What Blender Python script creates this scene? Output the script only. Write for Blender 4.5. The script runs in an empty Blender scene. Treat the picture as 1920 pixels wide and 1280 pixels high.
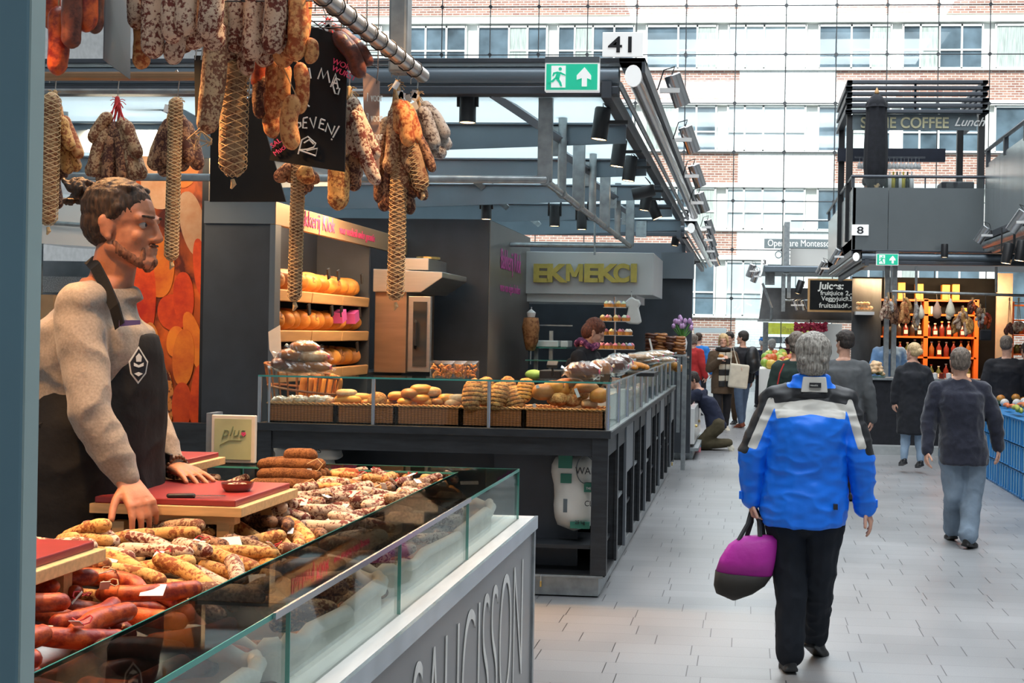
import bpy, bmesh, math, random
from mathutils import Vector, Matrix, Euler, noise
import numpy as np

random.seed(7)
PI = math.pi
SC = bpy.context.scene
COL = SC.collection

# ---------------------------------------------------------------- camera
F = 2400.0                      # focal length in pixels of the 1920 wide frame
CX, CY = 1187.0, 624.3          # where the optical axis meets the frame
YAW, ROLL, EYE = math.atan(213 / F), 0.0175, 1.68
camd = bpy.data.cameras.new('camera')
cam = bpy.data.objects.new('camera', camd)
COL.objects.link(cam)
RM = Matrix.Rotation(YAW, 3, 'Z') @ Matrix.Rotation(PI / 2, 3, 'X') @ Matrix.Rotation(ROLL, 3, 'Z')
cam.matrix_world = Matrix.Translation((0, 0, EYE)) @ RM.to_4x4()
camd.sensor_width = 36.0
camd.lens = F * 36 / 1920
camd.shift_x = (960 - CX) / 1920
camd.shift_y = -(640 - CY) / 1920
camd.clip_start = 0.05
camd.clip_end = 300
SC.camera = cam

# ---------------------------------------------------------------- light and exposure
SC.view_settings.view_transform = 'Standard'
SC.view_settings.look = 'None'
SC.view_settings.exposure = 0.62
SC.view_settings.gamma = 1.0
SC.view_settings.use_curve_mapping = False
try:
    SC.cycles.max_bounces = 8
    SC.cycles.transparent_max_bounces = 24
    SC.cycles.use_denoising = True
    SC.cycles.caustics_reflective = False
    SC.cycles.caustics_refractive = False
    SC.cycles.sample_clamp_indirect = 4.0
except Exception:
    pass
wd = bpy.data.worlds.new('overcast_sky')
SC.world = wd
wd.use_nodes = True
_n, _l = wd.node_tree.nodes, wd.node_tree.links
_bg = _n['Background']
_tc = _n.new('ShaderNodeTexCoord'); _sp = _n.new('ShaderNodeSeparateXYZ'); _cr = _n.new('ShaderNodeValToRGB')
_l.new(_tc.outputs['Generated'], _sp.inputs[0]); _l.new(_sp.outputs['Z'], _cr.inputs[0]); _l.new(_cr.outputs[0], _bg.inputs[0])
_cr.color_ramp.elements[0].color = (0.86, 0.93, 1.0, 1)
_cr.color_ramp.elements[1].color = (0.62, 0.80, 1.0, 1)
_bg.inputs[1].default_value = 1.05

def add_light(name, kind, loc, energy, color, target=None, **kw):
    ld = bpy.data.lights.new(name, kind)
    ld.energy = energy
    ld.color = color
    for k, v in kw.items():
        setattr(ld, k, v)
    o = bpy.data.objects.new(name, ld)
    COL.objects.link(o)
    o.location = loc
    if target is not None:
        o.rotation_euler = (Vector(target) - Vector(loc)).to_track_quat('-Z', 'Y').to_euler()
    return o

# the sun comes over the hall and falls on the street front across the road
add_light('sun', 'SUN', (0, 0, 40), 4.8, (1.0, 0.96, 0.9), (6, 30, 12), angle=0.2)
# daylight through the roof lights of the hall
for _y in (1.5, 9.0, 17.0, 25.0, 33.0):
    add_light('rooflight', 'AREA', (1.2, _y, 12.9), 620, (0.93, 0.97, 1.0), (1.2, _y + 0.01, 0), shape='RECTANGLE', size=11, size_y=4.5)

# ---------------------------------------------------------------- pixel -> world helpers
def ray(px, py):
    return RM @ Vector(((px - CX) / F, -(py - CY) / F, -1.0))
def P(px, py, Y):
    d = ray(px, py)
    return Vector((0, 0, EYE)) + d * (Y / d.y)
def PX(px, py, X):
    d = ray(px, py)
    return Vector((0, 0, EYE)) + d * (X / d.x)
def PZ(px, py, Z):
    d = ray(px, py)
    return Vector((0, 0, EYE)) + d * ((Z - EYE) / d.z)

# ---------------------------------------------------------------- materials
MATS = {}
def _new(name):
    m = bpy.data.materials.new(name)
    m.use_nodes = True
    return m, m.node_tree.nodes, m.node_tree.links, m.node_tree.nodes['Principled BSDF']
def mat(name, c, rough=0.5, metal=0.0, var=0.12, scale=8.0, bump=0.0, bscale=60.0, spec=0.5, rvar=0.0, sheen=0.0, stretch=None, emit=None, alpha=None, sss=0.0, coat=0.0, dist=0.004):
    if name in MATS:
        return MATS[name]
    m, n, l, b = _new(name)
    tc = n.new('ShaderNodeTexCoord')
    src = tc.outputs['Object']
    if stretch:
        mp = n.new('ShaderNodeMapping'); mp.inputs['Scale'].default_value = stretch
        l.new(src, mp.inputs[0]); src = mp.outputs[0]
    nz = n.new('ShaderNodeTexNoise'); nz.inputs['Scale'].default_value = scale; nz.inputs['Detail'].default_value = 4
    l.new(src, nz.inputs['Vector'])
    cr = n.new('ShaderNodeValToRGB')
    cr.color_ramp.elements[0].position = 0.3; cr.color_ramp.elements[1].position = 0.7
    cr.color_ramp.elements[0].color = (*[max(0, x * (1 - var)) for x in c], 1)
    cr.color_ramp.elements[1].color = (*[min(1, x * (1 + var)) for x in c], 1)
    l.new(nz.outputs['Fac'], cr.inputs[0])
    col = cr.outputs[0]
    if rvar > 0:
        oi = n.new('ShaderNodeObjectInfo'); hs = n.new('ShaderNodeHueSaturation')
        mr = n.new('ShaderNodeMapRange'); mr.inputs['To Min'].default_value = 1 - rvar; mr.inputs['To Max'].default_value = 1 + rvar
        l.new(oi.outputs['Random'], mr.inputs[0]); l.new(mr.outputs[0], hs.inputs['Value']); l.new(col, hs.inputs['Color']); col = hs.outputs[0]
    l.new(col, b.inputs['Base Color'])
    b.inputs['Roughness'].default_value = rough
    b.inputs['Metallic'].default_value = metal
    b.inputs['Specular IOR Level'].default_value = spec
    if sheen: b.inputs['Sheen Weight'].default_value = sheen
    if coat: b.inputs['Coat Weight'].default_value = coat
    if sss:
        b.inputs['Subsurface Weight'].default_value = sss
        b.inputs['Subsurface Radius'].default_value = (0.012, 0.005, 0.003)
    if bump > 0:
        nb = n.new('ShaderNodeTexNoise'); nb.inputs['Scale'].default_value = bscale; nb.inputs['Detail'].default_value = 3
        l.new(src, nb.inputs['Vector'])
        bp = n.new('ShaderNodeBump'); bp.inputs['Strength'].default_value = bump; bp.inputs['Distance'].default_value = dist
        l.new(nb.outputs['Fac'], bp.inputs['Height']); l.new(bp.outputs[0], b.inputs['Normal'])
    if emit:
        b.inputs['Emission Color'].default_value = (*emit[0], 1); b.inputs['Emission Strength'].default_value = emit[1]
    if alpha is not None:
        b.inputs['Alpha'].default_value = alpha
    MATS[name] = m
    return m

def glass(name, tint=(0.93, 0.98, 0.96), refl=0.10, edge=0.75, rough=0.02):
    """thin sheet glass: clear with a mirror part that grows at grazing angles"""
    if name in MATS: return MATS[name]
    m, n, l, b = _new(name)
    n.remove(b)
    out = n['Material Output']
    tr = n.new('ShaderNodeBsdfTransparent'); tr.inputs[0].default_value = (*tint, 1)
    gl = n.new('ShaderNodeBsdfGlossy'); gl.inputs['Roughness'].default_value = rough; gl.inputs[0].default_value = (0.95, 1, 0.99, 1)
    lw = n.new('ShaderNodeLayerWeight'); lw.inputs[0].default_value = 0.25
    nz = n.new('ShaderNodeTexNoise'); nz.inputs['Scale'].default_value = 3
    mr = n.new('ShaderNodeMapRange'); mr.inputs['To Min'].default_value = refl; mr.inputs['To Max'].default_value = edge
    mx = n.new('ShaderNodeMixShader')
    l.new(lw.outputs['Fresnel'], mr.inputs[0]); l.new(mr.outputs[0], mx.inputs[0]); l.new(tr.outputs[0], mx.inputs[1]); l.new(gl.outputs[0], mx.inputs[2])
    l.new(mx.outputs[0], out.inputs['Surface'])
    MATS[name] = m
    return m

def mottled(name, c1, c2, c3=None, scale=55.0, thr=0.5, soft=0.06, rough=0.75, bump=0.5, rvar=0.15, cover=None):
    """sausage skin: meat colour c1 with pale mould c2 in patches"""
    if name in MATS: return MATS[name]
    m, n, l, b = _new(name)
    tc = n.new('ShaderNodeTexCoord'); oi = n.new('ShaderNodeObjectInfo')
    add = n.new('ShaderNodeVectorMath'); add.operation = 'ADD'
    sc = n.new('ShaderNodeVectorMath'); sc.operation = 'SCALE'; sc.inputs['Scale'].default_value = 9.0
    cmb = n.new('ShaderNodeCombineXYZ')
    for i in range(3): l.new(oi.outputs['Random'], cmb.inputs[i])
    l.new(cmb.outputs[0], sc.inputs[0]); l.new(tc.outputs['Object'], add.inputs[0]); l.new(sc.outputs[0], add.inputs[1])
    n1 = n.new('ShaderNodeTexNoise'); n1.inputs['Scale'].default_value = scale; n1.inputs['Detail'].default_value = 5; n1.inputs['Roughness'].default_value = 0.65
    n2 = n.new('ShaderNodeTexNoise'); n2.inputs['Scale'].default_value = scale * 0.22
    l.new(add.outputs[0], n1.inputs['Vector']); l.new(add.outputs[0], n2.inputs['Vector'])
    ad = n.new('ShaderNodeMath'); ad.operation = 'MULTIPLY_ADD'; ad.inputs[1].default_value = 0.55
    l.new(n2.outputs['Fac'], ad.inputs[0]); l.new(n1.outputs['Fac'], ad.inputs[2])
    sb = n.new('ShaderNodeMath'); sb.operation = 'SUBTRACT'; sb.inputs[1].default_value = 0.275
    l.new(ad.outputs[0], sb.inputs[0])
    cr = n.new('ShaderNodeValToRGB')
    e = cr.color_ramp.elements
    e[0].position = thr - soft; e[1].position = thr + soft
    e[0].color = (*c1, 1); e[1].color = (*c2, 1)
    if c3:
        k = e.new(max(0.02, thr - soft - 0.12)); k.color = (*c3, 1)
    l.new(sb.outputs[0], cr.inputs[0])
    hs = n.new('ShaderNodeHueSaturation'); mr = n.new('ShaderNodeMapRange')
    mr.inputs['To Min'].default_value = 1 - rvar; mr.inputs['To Max'].default_value = 1 + rvar
    l.new(oi.outputs['Random'], mr.inputs[0]); l.new(mr.outputs[0], hs.inputs['Value']); l.new(cr.outputs[0], hs.inputs['Color'])
    l.new(hs.outputs[0], b.inputs['Base Color'])
    b.inputs['Roughness'].default_value = rough
    bp = n.new('ShaderNodeBump'); bp.inputs['Strength'].default_value = bump; bp.inputs['Distance'].default_value = 0.004
    l.new(sb.outputs[0], bp.inputs['Height']); l.new(bp.outputs[0], b.inputs['Normal'])
    MATS[name] = m
    return m

# ---------------------------------------------------------------- mesh builder
class MB:
    def __init__(s):
        s.v = []; s.f = []; s.mi = []; s.cur = 0
    def _add(s, vs, fs):
        k = len(s.v)
        s.v.extend([tuple(v) for v in vs])
        for f in fs:
            s.f.append([i + k for i in f]); s.mi.append(s.cur)
    def box(s, x0, x1, y0, y1, z0, z1):
        vs = [(x, y, z) for z in (z0, z1) for y in (y0, y1) for x in (x0, x1)]
        s._add(vs, [(0, 2, 3, 1), (4, 5, 7, 6), (0, 1, 5, 4), (2, 6, 7, 3), (0, 4, 6, 2), (1, 3, 7, 5)])
        return s
    def obox(s, c, size, rot=None):
        rot = rot or Matrix.Identity(3)
        vs = [Vector(c) + rot @ Vector((x * size[0] / 2, y * size[1] / 2, z * size[2] / 2)) for z in (-1, 1) for y in (-1, 1) for x in (-1, 1)]
        s._add(vs, [(0, 2, 3, 1), (4, 5, 7, 6), (0, 1, 5, 4), (2, 6, 7, 3), (0, 4, 6, 2), (1, 3, 7, 5)])
        return s
    def prism(s, pts, d):
        """polygon pts extruded by vector d"""
        n = len(pts); pts = [Vector(p) for p in pts]; d = Vector(d)
        vs = pts + [p + d for p in pts]
        fs = [tuple(range(n))[::-1], tuple(range(n, 2 * n))] + [(i, (i + 1) % n, n + (i + 1) % n, n + i) for i in range(n)]
        s._add(vs, fs); return s
    def rings(s, rs, close=True):
        n = len(rs[0]); vs = [p for r in rs for p in r]; fs = []
        for k in range(len(rs) - 1):
            for i in range(n):
                j = (i + 1) % n
                fs.append((k * n + i, k * n + j, (k + 1) * n + j, (k + 1) * n + i))
        if close:
            fs.append(tuple(range(n))[::-1]); fs.append(tuple(range((len(rs) - 1) * n, len(rs) * n)))
        s._add(vs, fs); return s
    def tube(s, path, r, n=8, close=True):
        path = [Vector(p) for p in path]; rs = []
        m = len(path); up = None
        for i, p in enumerate(path):
            t = (path[min(i + 1, m - 1)] - path[max(i - 1, 0)])
            t = t.normalized() if t.length > 1e-9 else Vector((0, 0, 1))
            if up is None:
                up = Vector((0, 0, 1)) if abs(t.z) < 0.9 else Vector((1, 0, 0))
            a = t.cross(up)
            a = a.normalized() if a.length > 1e-6 else t.orthogonal().normalized()
            b = a.cross(t).normalized(); up = b
            rr = r[i] if isinstance(r, (list, tuple)) else r
            rs.append([p + (a * math.cos(2 * PI * k / n) + b * math.sin(2 * PI * k / n)) * rr for k in range(n)])
        return s.rings(rs, close)
    def cap(s, p0, p1, r0, r1, n=12):
        p0 = Vector(p0); p1 = Vector(p1); d = p1 - p0
        if d.length < 1e-6: return s.ell(p0, (r0, r0, r0))
        t = d.normalized(); path = []; rad = []
        for k in range(1, 5):
            a = PI / 2 * k / 4
            path.append(p0 - t * r0 * math.cos(a)); rad.append(max(r0 * math.sin(a), 1e-4))
        for k in range(0, 4):
            a = PI / 2 * k / 4
            path.append(p1 + t * r1 * math.sin(a)); rad.append(max(r1 * math.cos(a), 1e-4))
        return s.tube(path, rad, n)
    def ell(s, c, r, rot=None, n=14, m=9):
        c = Vector(c); rot = rot or Matrix.Identity(3); rs = []
        if not isinstance(r, (tuple, list)): r = (r, r, r)
        for k in range(m + 1):
            a = PI * min(max(k / m, 0.03), 0.97)
            rs.append([c + rot @ Vector((r[0] * math.sin(a) * math.cos(2 * PI * i / n), r[1] * math.sin(a) * math.sin(2 * PI * i / n), -r[2] * math.cos(a))) for i in range(n)])
        return s.rings(rs)
    def loft(s, secs, n=20, p=1.0):
        """secs: (centre, rx, ry[, rotmat]) -> closed skin"""
        rs = []
        for q in secs:
            c, rx, ry = Vector(q[0]), q[1], q[2]; rot = q[3] if len(q) > 3 else Matrix.Identity(3)
            rr = []
            for i in range(n):
                a = 2 * PI * i / n; ca, sa = math.cos(a), math.sin(a)
                ca = math.copysign(abs(ca) ** p, ca); sa = math.copysign(abs(sa) ** p, sa)
                rr.append(c + rot @ Vector((rx * ca, ry * sa, 0)))
            rs.append(rr)
        return s.rings(rs)
    def lathe(s, prof, c, n=20, axis=None):
        c = Vector(c); rot = axis or Matrix.Identity(3)
        return s.rings([[c + rot @ Vector((r * math.cos(2 * PI * i / n), r * math.sin(2 * PI * i / n), z)) for i in range(n)] for r, z in prof])
    def grid(s, fn, nu, nv, thick=None):
        """fn(u,v)->point, u,v in 0..1"""
        vs = [fn(i / nu, j / nv) for j in range(nv + 1) for i in range(nu + 1)]
        W = nu + 1
        fs = [(j * W + i, j * W + i + 1, (j + 1) * W + i + 1, (j + 1) * W + i) for j in range(nv) for i in range(nu)]
        s._add(vs, fs); return s
    def mesh(s, name='mesh', mats=(), origin=(0, 0, 0), smooth=False):
        me = bpy.data.meshes.new(name)
        o = Vector(origin)
        me.from_pydata([(v[0] - o.x, v[1] - o.y, v[2] - o.z) for v in s.v], [], s.f)
        for m in mats: me.materials.append(m)
        if len(mats) > 1: me.polygons.foreach_set('material_index', s.mi)
        bm = bmesh.new(); bm.from_mesh(me); bmesh.ops.recalc_face_normals(bm, faces=bm.faces); bm.to_mesh(me); bm.free()
        if smooth: me.polygons.foreach_set('use_smooth', [True] * len(me.polygons))
        me.update(); return me
    def build(s, name, m, parent=None, smooth=False, bevel=0.0, origin=None, solid=0.0, seg=2, auto=False):
        if origin is None:
            origin = parent_loc(parent) if parent else (sum_min(s.v))
        mats = m if isinstance(m, (list, tuple)) else [m]
        o = bpy.data.objects.new(name, s.mesh(name, mats, origin, smooth or auto))
        COL.objects.link(o)
        if parent: o.parent = parent
        else: o.location = origin
        if solid:
            q = o.modifiers.new('solid', 'SOLIDIFY'); q.thickness = solid; q.offset = 0
        if bevel:
            q = o.modifiers.new('bevel', 'BEVEL'); q.width = bevel; q.segments = seg; q.limit_method = 'ANGLE'; q.angle_limit = 0.9
        if auto:
            try: o.data.set_sharp_from_angle(angle=0.7)
            except Exception: pass
        return o

def sum_min(v):
    a = np.array(v)
    return (float((a[:, 0].min() + a[:, 0].max()) / 2), float((a[:, 1].min() + a[:, 1].max()) / 2), float(a[:, 2].min()))
WLOC = {}
def parent_loc(o):
    p = Vector((0, 0, 0))
    while o is not None:
        p = p + Vector(o.location); o = o.parent
    return p
def tag(o, label=None, cat=None, group=None, kind=None):
    if label: o['label'] = label
    if cat: o['category'] = cat
    if group: o['group'] = group
    if kind: o['kind'] = kind
    return o
def thing(name, label, cat, loc, group=None):
    o = bpy.data.objects.new(name, None); o.empty_display_size = 0.1
    COL.objects.link(o); o.location = loc
    return tag(o, label, cat, group)
def struct(name, mb, m, **k):
    return tag(mb.build(name, m, **k), kind='structure')
def copy_tree(o, parent=None):
    c = o.copy(); COL.objects.link(c)
    if parent is not None: c.parent = parent
    for ch in list(o.children): copy_tree(ch, c)
    return c
def basis(xd, up):
    x = Vector(xd).normalized(); z = x.cross(Vector(up)).normalized(); y = z.cross(x).normalized()
    return Matrix((x, y, z)).transposed()
def text(body, pos, xd, up, size, m, parent, name='lettering', ext=0.002, sx=1.0, align='LEFT', spacing=1.0, shear=0.0, bold=0.0):
    c = bpy.data.curves.new(name, 'FONT'); c.body = body; c.size = size; c.extrude = ext
    c.align_x = align; c.space_character = spacing; c.shear = shear; c.offset = bold
    t = bpy.data.objects.new('tmp', c); COL.objects.link(t)
    me = bpy.data.meshes.new_from_object(t.evaluated_get(bpy.context.evaluated_depsgraph_get()))
    bpy.data.objects.remove(t); bpy.data.curves.remove(c)
    me.name = name; me.materials.clear(); me.materials.append(m)
    o = bpy.data.objects.new(name, me); COL.objects.link(o); o.parent = parent
    r = basis(xd, up).to_4x4() @ Matrix.Diagonal((sx, 1, 1, 1))
    o.matrix_local = Matrix.Translation(Vector(pos) - parent_loc(parent)) @ r
    return o
X1, Y1, Z1 = Vector((1, 0, 0)), Vector((0, 1, 0)), Vector((0, 0, 1))

def remeshed(mb, name, mats, parent, vox=0.01, smooth=4, fold=0.0, ffreq=9.0, fstretch=(1, 1, 1), pick=None, seed=0):
    """union of overlapping closed shapes -> ONE continuous skin"""
    org = parent_loc(parent)
    me = mb.mesh('tmp', (), (0, 0, 0))
    o = bpy.data.objects.new('tmp', me); COL.objects.link(o)
    q = o.modifiers.new('r', 'REMESH'); q.mode = 'VOXEL'; q.voxel_size = vox; q.adaptivity = 0
    q2 = o.modifiers.new('s', 'SMOOTH'); q2.factor = 0.5; q2.iterations = smooth
    dg = bpy.context.evaluated_depsgraph_get()
    out = bpy.data.meshes.new_from_object(o.evaluated_get(dg))
    bpy.data.objects.remove(o); bpy.data.meshes.remove(me)
    nv = len(out.vertices)
    co = np.empty(nv * 3); out.vertices.foreach_get('co', co); co = co.reshape(-1, 3)
    if fold > 0:
        no = np.empty(nv * 3); out.vertices.foreach_get('normal', no); no = no.reshape(-1, 3)
        fs = Vector(fstretch) * ffreq; so = Vector((seed * 3.7, seed * 1.9, seed * 5.1))
        d = np.array([noise.noise(Vector((c[0] * fs.x, c[1] * fs.y, c[2] * fs.z)) + so) + 0.5 * noise.noise(Vector((c[0] * fs.x, c[1] * fs.y, c[2] * fs.z)) * 2.3 + so) for c in co])
        d = 1 - np.abs(d) * 2.2
        co = co + no * (d * fold)[:, None]
    out.vertices.foreach_set('co', (co - np.array(org)).ravel())
    out.materials.clear()
    mats = mats if isinstance(mats, (list, tuple)) else [mats]
    for m in mats: out.materials.append(m)
    out.polygons.foreach_set('use_smooth', [True] * len(out.polygons))
    if pick:
        pc = np.empty(len(out.polygons) * 3); out.polygons.foreach_get('center', pc); pc = pc.reshape(-1, 3) + np.array(org)
        out.polygons.foreach_set('material_index', [pick(c) for c in pc])
        bm = bmesh.new(); bm.from_mesh(out)
        be = [e for e in bm.edges if len(e.link_faces) == 2 and e.link_faces[0].material_index != e.link_faces[1].material_index]
        nb = {}
        for e in be:
            a, b = e.verts; nb.setdefault(a, []).append(b); nb.setdefault(b, []).append(a)
        for _ in range(6):
            new = {v: v.co.lerp(sum((q.co for q in ns), Vector()) / len(ns), .6) for v, ns in nb.items() if len(ns) >= 2}
            for v, c in new.items(): v.co = c
        bm.to_mesh(out); bm.free()
    else:
        out.polygons.foreach_set('material_index', [0] * len(out.polygons))
    out.name = name; out.update()
    ob = bpy.data.objects.new(name, out); COL.objects.link(ob); ob.parent = parent
    return ob

# ================================================================ MATERIAL SET
M = {}
M['steel_dark'] = mat('steel_dark', (0.075, 0.085, 0.10), 0.42, 0.5, 0.15, 3)
M['steel_blue'] = mat('steel_blue', (0.16, 0.20, 0.235), 0.35, 0.35, 0.10, 2.5)
M['panel_dark'] = mat('panel_dark', (0.036, 0.042, 0.052), 0.5, 0.0, 0.22, 3.5, 0.05, 40)
M['panel_grey'] = mat('panel_grey', (0.17, 0.19, 0.21), 0.38, 0.55, 0.10, 1.5)
M['galv'] = mat('galv', (0.34, 0.37, 0.38), 0.42, 0.75, 0.22, 14)
M['chrome'] = mat('chrome', (0.62, 0.63, 0.64), 0.22, 1.0, 0.05, 5)
M['inox'] = mat('inox', (0.55, 0.53, 0.50), 0.32, 0.95, 0.05, 5, 0.02, 30, stretch=(1, 1, 12))
M['black'] = mat('black', (0.012, 0.013, 0.015), 0.45, 0.0, 0.2, 8)
M['blackcloth'] = mat('blackcloth', (0.012, 0.013, 0.018), 0.9, 0.0, 0.3, 14, 0.3, 200, sheen=0.04)
M['wood_black'] = mat('wood_black', (0.020, 0.023, 0.027), 0.42, 0.0, 0.35, 7, 0.12, 40, stretch=(1, 1, 6))
M['wood'] = mat('wood', (0.62, 0.36, 0.15), 0.5, 0.0, 0.16, 9, 0.08, 30, stretch=(1, 8, 8))
M['white'] = mat('white', (0.82, 0.82, 0.80), 0.5, 0.0, 0.04, 3)
M['whitegloss'] = mat('whitegloss', (0.84, 0.84, 0.82), 0.15, 0.0, 0.03, 3)
M['green'] = mat('green', (0.02, 0.55, 0.33), 0.35, 0.0, 0.04, 3, emit=((0.02, 0.55, 0.33), 0.25))
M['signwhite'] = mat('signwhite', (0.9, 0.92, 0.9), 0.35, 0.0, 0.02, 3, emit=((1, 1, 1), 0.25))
M['ink'] = mat('ink', (0.015, 0.015, 0.02), 0.5)
M['chalk'] = mat('chalk', (0.80, 0.80, 0.74), 0.9)
M['pink'] = mat('pink', (0.85, 0.08, 0.22), 0.5)
M['magenta'] = mat('magenta', (0.62, 0.10, 0.36), 0.5)
M['gold'] = mat('gold', (0.62, 0.50, 0.12), 0.4, 0.3, 0.08, 20)
M['brass'] = mat('brass', (0.70, 0.48, 0.16), 0.3, 0.9, 0.08, 20)
M['board'] = mat('board', (0.008, 0.009, 0.010), 0.75, 0.0, 0.3, 6, spec=0.25)
M['glass'] = glass('glass', (0.95, 0.985, 0.975), 0.02, 0.26)
M['glass_shelf'] = glass('glass_shelf', (0.42, 0.42, 0.40), 0.03, 0.25)
M['glass_edge'] = mat('glass_edge', (0.06, 0.30, 0.25), 0.08, 0.0, 0.05, 3)
M['glass_hall'] = glass('glass_hall', (0.93, 0.97, 0.98), 0.05, 0.4)
M['lampglow'] = mat('lampglow', (1, 0.8, 0.55), 0.5, emit=((1.0, 0.62, 0.30), 7.0))
M['paper'] = mat('paper', (0.80, 0.72, 0.60), 0.7, 0.0, 0.05, 20)
M['cloth'] = mat('cloth', (0.74, 0.72, 0.66), 0.95, 0.0, 0.10, 12, 0.6, 40)
M['wicker'] = mat('wicker', (0.36, 0.13, 0.03), 0.5, 0.0, 0.35, 60, 0.4, 150, stretch=(0.3, 0.3, 2.5))
M['cablegrey'] = mat('cablegrey', (0.10, 0.11, 0.12), 0.5)

def floor_mat():
    m, n, l, b = _new('grey_pavers')
    geo = n.new('ShaderNodeNewGeometry'); sp = n.new('ShaderNodeSeparateXYZ'); l.new(geo.outputs['Position'], sp.inputs[0])
    def mth(op, a, b_=None, c=None):
        q = n.new('ShaderNodeMath'); q.operation = op
        for i, v in enumerate((a, b_, c)):
            if v is None: continue
            if isinstance(v, (int, float)): q.inputs[i].default_value = v
            else: l.new(v, q.inputs[i])
        return q.outputs[0]
    v = mth('DIVIDE', sp.outputs['Y'], 0.2095); row = mth('FLOOR', v); fv = mth('FRACT', v)
    wn = n.new('ShaderNodeTexWhiteNoise'); wn.noise_dimensions = '1D'; l.new(row, wn.inputs['W'])
    u = mth('ADD', mth('DIVIDE', sp.outputs['X'], 0.415), mth('MULTIPLY', wn.outputs['Value'], 0.999)); fu = mth('FRACT', u); cu = mth('FLOOR', u)
    jv = mth('LESS_THAN', fv, 0.018); ju = mth('LESS_THAN', fu, 0.013)
    cmb = n.new('ShaderNodeCombineXYZ'); l.new(cu, cmb.inputs[0]); l.new(row, cmb.inputs[1])
    w2 = n.new('ShaderNodeTexWhiteNoise'); w2.noise_dimensions = '2D'; l.new(cmb.outputs[0], w2.inputs['Vector'])
    big = n.new('ShaderNodeTexNoise'); big.inputs['Scale'].default_value = 0.55; big.inputs['Detail'].default_value = 5; l.new(geo.outputs['Position'], big.inputs['Vector'])
    fine = n.new('ShaderNodeTexNoise'); fine.inputs['Scale'].default_value = 160; fine.inputs['Detail'].default_value = 2; l.new(geo.outputs['Position'], fine.inputs['Vector'])
    a = mth('MULTIPLY_ADD', w2.outputs['Value'], 0.035, 0.235)
    a = mth('ADD', a, mth('MULTIPLY', mth('SUBTRACT', big.outputs['Fac'], 0.5), 0.22))
    a = mth('ADD', a, mth('MULTIPLY', mth('SUBTRACT', fine.outputs['Fac'], 0.5), 0.12))
    j = mth('MAXIMUM', mth('MULTIPLY', jv, 0.42), mth('MULTIPLY', ju, 0.85))
    a = mth('MULTIPLY', a, mth('SUBTRACT', 1.0, j))
    cc = n.new('ShaderNodeCombineColor'); l.new(a, cc.inputs[0]); l.new(mth('MULTIPLY', a, 1.02), cc.inputs[1]); l.new(mth('MULTIPLY', a, 1.05), cc.inputs[2])
    l.new(cc.outputs[0], b.inputs['Base Color'])
    l.new(mth('MULTIPLY_ADD', big.outputs['Fac'], 0.25, 0.22), b.inputs['Roughness'])
    b.inputs['Specular IOR Level'].default_value = 0.6
    bp = n.new('ShaderNodeBump'); bp.inputs['Strength'].default_value = 0.35; bp.inputs['Distance'].default_value = 0.003
    l.new(mth('SUBTRACT', mth('MULTIPLY', fine.outputs['Fac'], 0.3), j), bp.inputs['Height']); l.new(bp.outputs[0], b.inputs['Normal'])
    return m

def brick_mat(name, c1, c2, mortar, mix_white=0.0):
    m, n, l, b = _new(name)
    geo = n.new('ShaderNodeNewGeometry'); mp = n.new('ShaderNodeMapping')
    mp.inputs['Rotation'].default_value = (PI / 2, 0, 0)
    l.new(geo.outputs['Position'], mp.inputs[0])
    br = n.new('ShaderNodeTexBrick'); br.inputs['Scale'].default_value = 1.0
    br.inputs['Brick Width'].default_value = 0.30; br.inputs['Row Height'].default_value = 0.095; br.inputs['Mortar Size'].default_value = 0.014
    br.inputs['Color1'].default_value = (*c1, 1); br.inputs['Color2'].default_value = (*c2, 1); br.inputs['Mortar'].default_value = (*mortar, 1)
    l.new(mp.outputs[0], br.inputs['Vector'])
    nz = n.new('ShaderNodeTexNoise'); nz.inputs['Scale'].default_value = 0.8; nz.inputs['Detail'].default_value = 6; l.new(geo.outputs['Position'], nz.inputs['Vector'])
    hs = n.new('ShaderNodeHueSaturation'); mr = n.new('ShaderNodeMapRange'); mr.inputs['To Min'].default_value = 0.75; mr.inputs['To Max'].default_value = 1.3
    l.new(nz.outputs['Fac'], mr.inputs[0]); l.new(mr.outputs[0], hs.inputs['Value']); l.new(br.outputs['Color'], hs.inputs['Color']); l.new(hs.outputs[0], b.inputs['Base Color'])
    b.inputs['Roughness'].default_value = 0.9
    return m

# ================================================================ HALL SHELL
struct('floor', MB().box(-14, 16, -6, 38.2, -0.1, 0), floor_mat())
M['street'] = mat('street', (0.42, 0.40, 0.38), 0.9, 0.0, 0.1, 1.5)
struct('floor_street', MB().box(-40, 50, 38.2, 50.0, -0.12, -0.02), M['street'])
M['ceil'] = mat('ceil', (0.42, 0.44, 0.46), 0.7, 0.0, 0.05, 1)
_c = MB()
_prev = -6.0
for _y in (1.5, 9.0, 17.0, 25.0, 33.0):
    _c.box(-14, 16, _prev, _y - 2.5, 13.1, 13.3); _c.box(-14, -5, _y - 2.5, _y + 2.5, 13.1, 13.3); _c.box(7.4, 16, _y - 2.5, _y + 2.5, 13.1, 13.3)
    _prev = _y + 2.5
_c.box(-14, 16, _prev, 36.5, 13.1, 13.3)
_co = struct('ceiling', _c, M['ceil'])
_skl = MB()
for _y in (1.5, 9.0, 17.0, 25.0, 33.0): _skl.box(-5, 7.4, _y - 2.5, _y + 2.5, 13.18, 13.2)
struct('ceiling_glass', _skl, mat('milk_glass', (0.75, 0.80, 0.84), 0.4, emit=((0.85, 0.93, 1.0), 0.9)))
struct('wall_left', MB().box(-14.2, -14, -6, 38, 0, 13.2), mat('hallwall', (0.45, 0.46, 0.46), 0.8))
struct('wall_right', MB().box(16, 16.2, -6, 38, 0, 13.2), MATS['hallwall'])

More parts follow.
